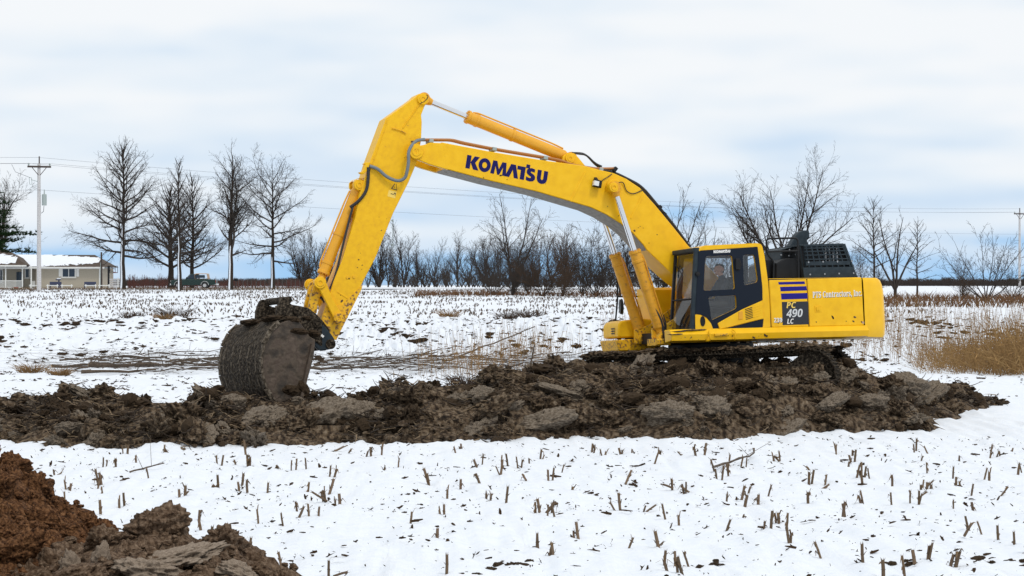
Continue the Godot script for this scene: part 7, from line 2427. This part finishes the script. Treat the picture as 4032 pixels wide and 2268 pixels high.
func build_litter() -> void:
	# scraps of leaf and stalk on the snow
	var leaf := MB.new()
	leaf.quad(Vector3(-0.5, 0, -0.16), Vector3(-0.1, 0.12, -0.2), Vector3(-0.1, 0.14, 0.2), Vector3(-0.5, 0, 0.14))
	leaf.quad(Vector3(-0.1, 0.12, -0.2), Vector3(0.5, 0.3, -0.06), Vector3(0.5, 0.26, 0.1), Vector3(-0.1, 0.14, 0.2))
	leaf.tri(Vector3(-0.2, 0.08, 0.15), Vector3(0.1, 0.15, 0.18), Vector3(0.05, 0.4, 0.3))
	var lm := leaf.mesh()
	var near := []
	rng.seed = 5
	for i in 5600:
		var d := 20.6 + 20.0 * pow(rng.randf(), 0.9)
		var x := rng.randf_range(-1.0, 1.0) * in_view(d, 1.1)
		if not clear_of_soil(x, d):
			continue
		if n_low.get_noise_2d(x * 5.0, d * 2.5) < rng.randf_range(-0.5, 0.25):
			continue
		var s := 0.02 + 0.075 * pow(rng.randf(), 3.5)
		near.append(Transform3D((Basis(Vector3.UP, rng.randf() * TAU) * Basis(Vector3.RIGHT, rng.randf_range(-1.6, 1.6)) * Basis(Vector3.BACK, rng.randf_range(-1.2, 1.2))).scaled(Vector3(s * rng.randf_range(0.7, 1.8), s, s)), Vector3(x, snow_top(x, d) + 0.004, -d)))
	scatter("leaf_litter", lm, paint(lin(0.045, 0.028, 0.016), 0.95, 0.0, 0.2), near, "dark scraps of corn leaf strewn over the snow", "leaf litter")
	var mid := []
	for i in 15000:
		var d := 52.0 + 52.0 * rng.randf()
		var x := rng.randf_range(-1.0, 1.0) * in_view(d, 1.15)
		if not clear_of_soil(x, d):
			continue
		var bank := smoothstep(72.0, 80.0, d)
		if n_mid.get_noise_2d(x * 0.45, d * 0.22) < 0.10 - 0.16 * bank + rng.randf_range(-0.25, 0.2):
			continue
		var s := rng.randf_range(0.05, 0.13) + bank * 0.13 * pow(rng.randf(), 2.0)
		mid.append(Transform3D((Basis(Vector3.UP, rng.randf() * TAU) * Basis(Vector3.RIGHT, rng.randf_range(-1.2, 1.2))).scaled(Vector3(s * rng.randf_range(0.8, 2.2), s, s)), Vector3(x, snow_top(x, d), -d)))
	scatter("bank_litter", lm, paint(lin(0.05, 0.032, 0.02), 0.95, 0.0, 0.2), mid, "dark torn weeds poking through snow on the ditch bank", "weeds")
	# soil showing through on the bank and close by
	var crumb := lump(611, 2, 6, 0.3)
	var clods := []
	for i in 1300:
		var d := rng.randf_range(77.0, 100.0)
		var x := rng.randf_range(-1.0, 1.0) * in_view(d, 1.15)
		if n_low.get_noise_2d(x * 1.6, d * 0.8) < 0.10:
			continue
		var s := rng.randf_range(0.05, 0.16)
		clods.append(Transform3D(Basis(Vector3.UP, rng.randf() * TAU).scaled(Vector3(s * 1.8, s * 0.6, s)), Vector3(x, snow_top(x, d) - 0.01, -d)))
	for i in 20:
		var d := rng.randf_range(21.0, 23.6)
		var x := rng.randf_range(-1.2, 5.2)
		if n_low.get_noise_2d(x * 6.0, d * 4.0) < 0.05:
			continue
		for k in 5:
			var s := rng.randf_range(0.02, 0.06)
			var xx := x + rng.randf_range(-0.14, 0.14)
			var dd := d + rng.randf_range(-0.2, 0.2)
			clods.append(Transform3D(spin().scaled(Vector3(s * 1.5, s * 0.7, s)), Vector3(xx, snow_top(xx, dd), -dd)))
	scatter("soil_specks", crumb, M.mud_dark, clods, "dark soil crumbs showing through the thin snow", "soil crumbs")

func cut_log(label: String, a: Vector3, b: Vector3, r: float, snowy: bool, group: String) -> void:
	var o := thing("log" if r > 0.029 else "cut_branch", label, "log" if r > 0.029 else "branch", a, group)
	var q := RandomNumberGenerator.new()
	q.seed = int(absf(a.x * 131.0 + a.z * 17.0 + b.x * 7.0))
	var L := b - a
	var pts := []
	var rad := []
	var sp := []
	var sr := []
	for i in 9:
		var t := i / 8.0
		var p := L * t + Vector3(0, q.randf_range(-1, 1), q.randf_range(-1, 1)) * L.length() * 0.012
		pts.append(p)
		rad.append(r * lerpf(1.0, 0.6, t) * q.randf_range(0.92, 1.1))
		if t > 0.06 and t < 0.95:
			sp.append(p + Vector3(0, rad[-1] * 0.62, 0))
			sr.append(rad[-1] * 0.72)
	var mb := MB.new()
	mb.tube(pts, rad, 9)
	for k in 3:
		var i := q.randi_range(2, 7)
		var d := Vector3(q.randf_range(-0.4, 0.8) * signf(L.x), q.randf_range(0.2, 0.9), q.randf_range(-1, 1)).normalized()
		mb.tube([pts[i], pts[i] + d * q.randf_range(0.15, 0.6)], [rad[i] * 0.4, rad[i] * 0.2], 5)
	obj(o, "wood", mb, M.log)
	if r > 0.029:
		mb = MB.new()
		var ax := L.normalized()
		mb.lathe(-ax * 0.004, -ax, [Vector2(0, r * 0.85), Vector2(0.004, r * 0.85), Vector2(0.004, 0)], 12)
		obj(o, "cut_face", mb, M.cut_wood)
	if snowy:
		mb = MB.new()
		mb.tube(sp, sr, 8)
		obj(o, "snow_cap", mb, M.snow_plain)

func lie(u: float, d: float, up: float) -> Vector3:
	var x := ux(u, d)
	return Vector3(x, land(x, d) + up, -d)

func build_wood_pile() -> void:
	var logs := [
		[205, 68.6, 392, 69.6, 0.10, 0.08, true, "long snow topped log lying lowest along the felled wood"],
		[222, 71.0, 400, 71.6, 0.13, 0.20, false, "dark thick log with bare bark above the snow topped log"],
		[130, 72.6, 330, 74.0, 0.09, 0.12, true, "snowy log whose pale cut end shows"],
		[330, 72.4, 545, 73.0, 0.08, 0.16, true, "snowy log running towards the bucket from the dark log"],
		[430, 74.0, 600, 75.4, 0.10, 0.26, true, "thick snowy log just beyond the bucket back"],
		[300, 76.0, 420, 75.0, 0.08, 0.28, false, "short split log with orange wood on top of the stack"],
		[445, 70.4, 575, 72.6, 0.06, 0.12, true, "forked snowy log under the bucket back"],
		[150, 75.4, 320, 76.6, 0.05, 0.2, true, "thin crooked snowy log at the back of the stack"],
		[790, 74.0, 1010, 73.0, 0.07, 0.14, true, "snow dusted log beyond the bucket front"],
		[780, 71.4, 980, 72.0, 0.08, 0.10, false, "bare brown log in the tangle beyond the bucket front"],
		[830, 76.6, 1060, 75.2, 0.06, 0.25, true, "long snowy log high in the branch tangle"]]
	for l in logs:
		cut_log(l[7], lie(l[0], l[1], l[5]), lie(l[2], l[3], l[5] + 0.02), l[4] * 0.62, true if l[4] < 0.12 else l[6], "felled logs along the ditch")
	rng.seed = 31
	for i in 84:
		var u := rng.randf_range(120.0, 560.0) if i < 34 else rng.randf_range(780.0, 1420.0)
		var d := rng.randf_range(69.5, 77.0)
		var len_ := rng.randf_range(60.0, 240.0)
		cut_log("thin bare branch lying in the tangle of felled wood", lie(u, d, rng.randf_range(0.05, 0.35)), lie(u + len_, d + rng.randf_range(-3.5, 3.5), rng.randf_range(0.05, 0.5)), rng.randf_range(0.012, 0.028), rng.randf() < 0.55, "thin branches of the felled wood")
	cut_log("long bare branch propped up out of the tangle towards the bank", lie(1130, 74.0, 0.3), lie(1345, 78.0, 1.25), 0.03, false, "")
	cut_log("bare branch lying on the snow before the mud ridge", Vector3(3.05, 0.03, -33.2), Vector3(3.9, 0.1, -35.2), 0.02, false, "")
	cut_log("bent corn stalk lying on the snow beside the reddish soil heap", Vector3(-5.7, 0.02, -32.6), Vector3(-5.25, 0.12, -33.0), 0.014, false, "")
	cut_log("dark stake sticking up from the mud ridge crest", Vector3(0.35, 1.15, -43.2), Vector3(0.45, 1.62, -43.3), 0.02, false, "")
	# twigs
	var tw := []
	var m := crooked(21, 1.0, 0.011, 3, 0.3)
	for i in 900:
		var u := rng.randf_range(100.0, 600.0) if i % 5 < 2 else rng.randf_range(770.0, 1480.0)
		var d := rng.randf_range(69.0, 80.0)
		var b := Basis(Vector3.UP, rng.randf_range(-0.5, 0.5) + (PI if rng.randf() < 0.5 else 0.0)) * Basis(Vector3.RIGHT, rng.randf() * TAU)
		var s := rng.randf_range(0.5, 2.2)
		tw.append(Transform3D(b.scaled(Vector3(s, s * 0.22, s)), lie(u, d, rng.randf_range(0.02, 0.3))))
	scatter("brush_twigs", m, paint(lin(0.085, 0.06, 0.042), 0.95, 0.0, 0.2), tw, "tangle of fine twigs among the felled wood", "twigs")

func build_reeds() -> void:
	rng.seed = 55
	var reed := MB.new()
	reed.limb(Vector3.ZERO, Vector3(0.03, 0.9, 0), 0.008, 0.007, 3)
	reed.limb(Vector3(0.03, 0.9, 0), Vector3(0.14, 1.75, 0.02), 0.007, 0.004, 3)
	for k in 3:
		var y := 0.4 + 0.35 * k
		var s := 1.0 if k % 2 == 0 else -1.0
		reed.tri(Vector3(0.02, y, 0), Vector3(0.02, y + 0.03, 0), Vector3(0.02 + s * 0.22, y + 0.22 - 0.1 * k, 0.08 * s))
	var reed_mesh := reed.mesh()
	var tan1 := paint(lin(0.32, 0.20, 0.085), 0.9, 0.0, 0.2)
	var tan2 := paint(lin(0.24, 0.145, 0.065), 0.9, 0.0, 0.2)
	# the dense bed near the field corner
	var bed := []
	var bed2 := []
	for i in 2600:
		var k := pow(rng.randf(), 0.6)
		var u := 2290.0 + 340.0 * k
		var d := rng.randf_range(67.0, 77.0) + (1.0 - k) * 3.0
		if n_low.get_noise_2d(u * 0.35, d * 3.0) < rng.randf_range(-0.6, 0.1):
			continue
		var s := rng.randf_range(0.22, 0.6) + (0.75 * k * rng.randf() if rng.randf() < 0.55 else 0.0)
		var lean := rng.randf_range(-0.35, 0.35) if rng.randf() < 0.75 else rng.randf_range(-1.1, 1.1)
		var b := Basis(Vector3.BACK, lean) * Basis(Vector3.RIGHT, rng.randf_range(-0.3, 0.3)) * Basis(Vector3.UP, rng.randf() * TAU)
		(bed if rng.randf() < 0.55 else bed2).append(Transform3D(b.scaled(Vector3(s * 1.7, s, s * 1.7)), lie(u, d, -0.02)))
	scatter("reed_bed", reed_mesh, tan1, bed, "dense bed of dry golden reeds at the field corner", "reeds")
	scatter("reed_bed", reed_mesh, tan2, bed2, "browner dead reeds mixed through the golden reed bed", "reeds")
	# thinner reeds on the bank
	var thin := []
	var plume := []
	for i in 2400:
		var u: float
		var d: float
		if i < 1500:
			u = rng.randf_range(1960.0, 2620.0)
			d = rng.randf_range(76.0, 100.0)
		elif i < 1720:
			u = rng.randfn(1190.0, 75.0)
			d = rng.randf_range(62.0, 78.0)
		elif i < 1900:
			u = rng.randfn(1330.0, 55.0)
			d = rng.randf_range(74.0, 84.0)
		else:
			u = rng.randf_range(1500.0, 2000.0)
			d = rng.randf_range(78.0, 92.0)
		var s := rng.randf_range(0.3, 0.85)
		var b := Basis(Vector3.UP, rng.randf() * TAU) * Basis(Vector3.RIGHT, rng.randf_range(-0.3, 0.3))
		var x := ux(u, d)
		thin.append(Transform3D(b.scaled(Vector3(s, s, s)), Vector3(x, land(x, d) - 0.02, -d)))
		if i % 11 == 0 and s > 0.6:
			plume.append(Transform3D(b.scaled(Vector3(s, s, s)), Vector3(x, land(x, d) - 0.02, -d) + b * (Vector3(0.14, 1.72, 0.02) * s)))
	scatter("bank_reeds", reed_mesh, tan2, thin, "thin dry reeds scattered over the snowy ditch bank", "reeds")
	var pl := MB.new()
	for k in 14:
		var a := TAU * k / 14.0 * 3.0
		var y := 0.02 * k
		var o := Vector3(cos(a), 0, sin(a)) * 0.02
		pl.tri(Vector3(0, y, 0), Vector3(0.01, y + 0.01, 0), Vector3(0.05 + o.x * 2.2, y + 0.09, o.z * 2.2))
	scatter("reed_plumes", pl.mesh(), paint(lin(0.07, 0.04, 0.028), 0.95, 0.0, 0.2), plume, "dark feathery seed heads on the dry bank reeds", "seed heads")
	# grass tufts one can pick out
	var bl := blade_mesh(0.5, 0.006, 0.22)
	var k := 0
	for g in [[440, 104, 1.5, "large brown grass tuft on the bank beyond the bucket"], [1130, 106, 0.9, "flattened grass tuft on the bank under the boom"], [1280, 102, 1.1, "brown grass tuft on the bank beside tall reeds"], [410, 101, 0.7, "small brown grass tuft beside the large grass tuft"], [1330, 104, 1.0, "twiggy brown tuft on the bank crest under the boom"], [80, 69.5, 0.8, "brown grass tuft at the end of the felled logs"], [1170, 61, 0.8, "tan grass tuft just behind the mud ridge"], [150, 67.5, 0.6, "flat tan grass tuft on the snow before the logs"], [330, 103, 0.8, "low brown tuft on the bank beyond the felled logs"]]:
		var t := thing("grass_tuft", g[3], "grass tuft", lie(g[0], g[1], 0.02), "dry grass tufts")
		var mb := MB.new()
		for i in 170:
			var a := rng.randf() * TAU
			var rr: float = rng.randf() * 0.38 * g[2]
			var p := Vector3(cos(a) * rr * 1.5, 0, sin(a) * rr)
			var h: float = rng.randf_range(0.15, 0.6) * g[2]
			var dd := Vector3(cos(a) * 0.6 + rng.randf_range(-0.4, 0.4), rng.randf_range(0.4, 1.1), sin(a) * 0.5).normalized() * h
			mb.limb(p, p + dd * 0.6, 0.009, 0.007, 3)
			mb.limb(p + dd * 0.6, p + dd + Vector3(dd.x * 0.3, -h * 0.12, 0), 0.007, 0.004, 3)
		obj(t, "blades", mb, M.twig_brown if k % 2 == 0 else tan2)
		k += 1
	# brown strips of rough grass by the hedgerow
	var strip := []
	for i in 9000:
		var u: float
		var d: float
		if i < 5200:
			u = rng.randf_range(1990.0, 2640.0)
			d = rng.randf_range(128.0, 172.0)
		else:
			u = rng.randf_range(1040.0, 2000.0)
			d = rng.randf_range(178.0, 198.0) - maxf(0.0, (u - 1300.0) * 0.02)
		var x := ux(u, d)
		if n_low.get_noise_2d(x * 0.5, d * 0.6) < rng.randf_range(-0.5, 0.2):
			continue
		var s := rng.randf_range(0.35, 1.3)
		strip.append(Transform3D((Basis(Vector3.UP, rng.randf() * TAU) * Basis(Vector3.RIGHT, rng.randf_range(-0.3, 0.3))).scaled(Vector3(s * 1.6, s, s * 1.6)), Vector3(x, land(x, d) - 0.02, -d)))
	scatter("rough_grass", blade_mesh(0.55, 0.016, 0.2), paint(lin(0.15, 0.082, 0.045), 0.95, 0.0, 0.2), strip, "strip of brown rough grass along the hedgerow", "rough grass")
	var verge := []
	for i in 2500:
		var u := rng.randf_range(-20.0, 900.0)
		var d := rng.randf_range(252.0, 262.0)
		var x := ux(u, d)
		var s := rng.randf_range(0.3, 0.8)
		verge.append(Transform3D(Basis(Vector3.UP, rng.randf() * TAU).scaled(Vector3(s * 2.0, s, s * 2.0)), Vector3(x, land(x, d), -d)))
	scatter("road_verge", blade_mesh(0.5, 0.02, 0.2), paint(lin(0.16, 0.11, 0.07), 0.95, 0.0, 0.2), verge, "thin brown verge grass along the road edge", "verge grass")
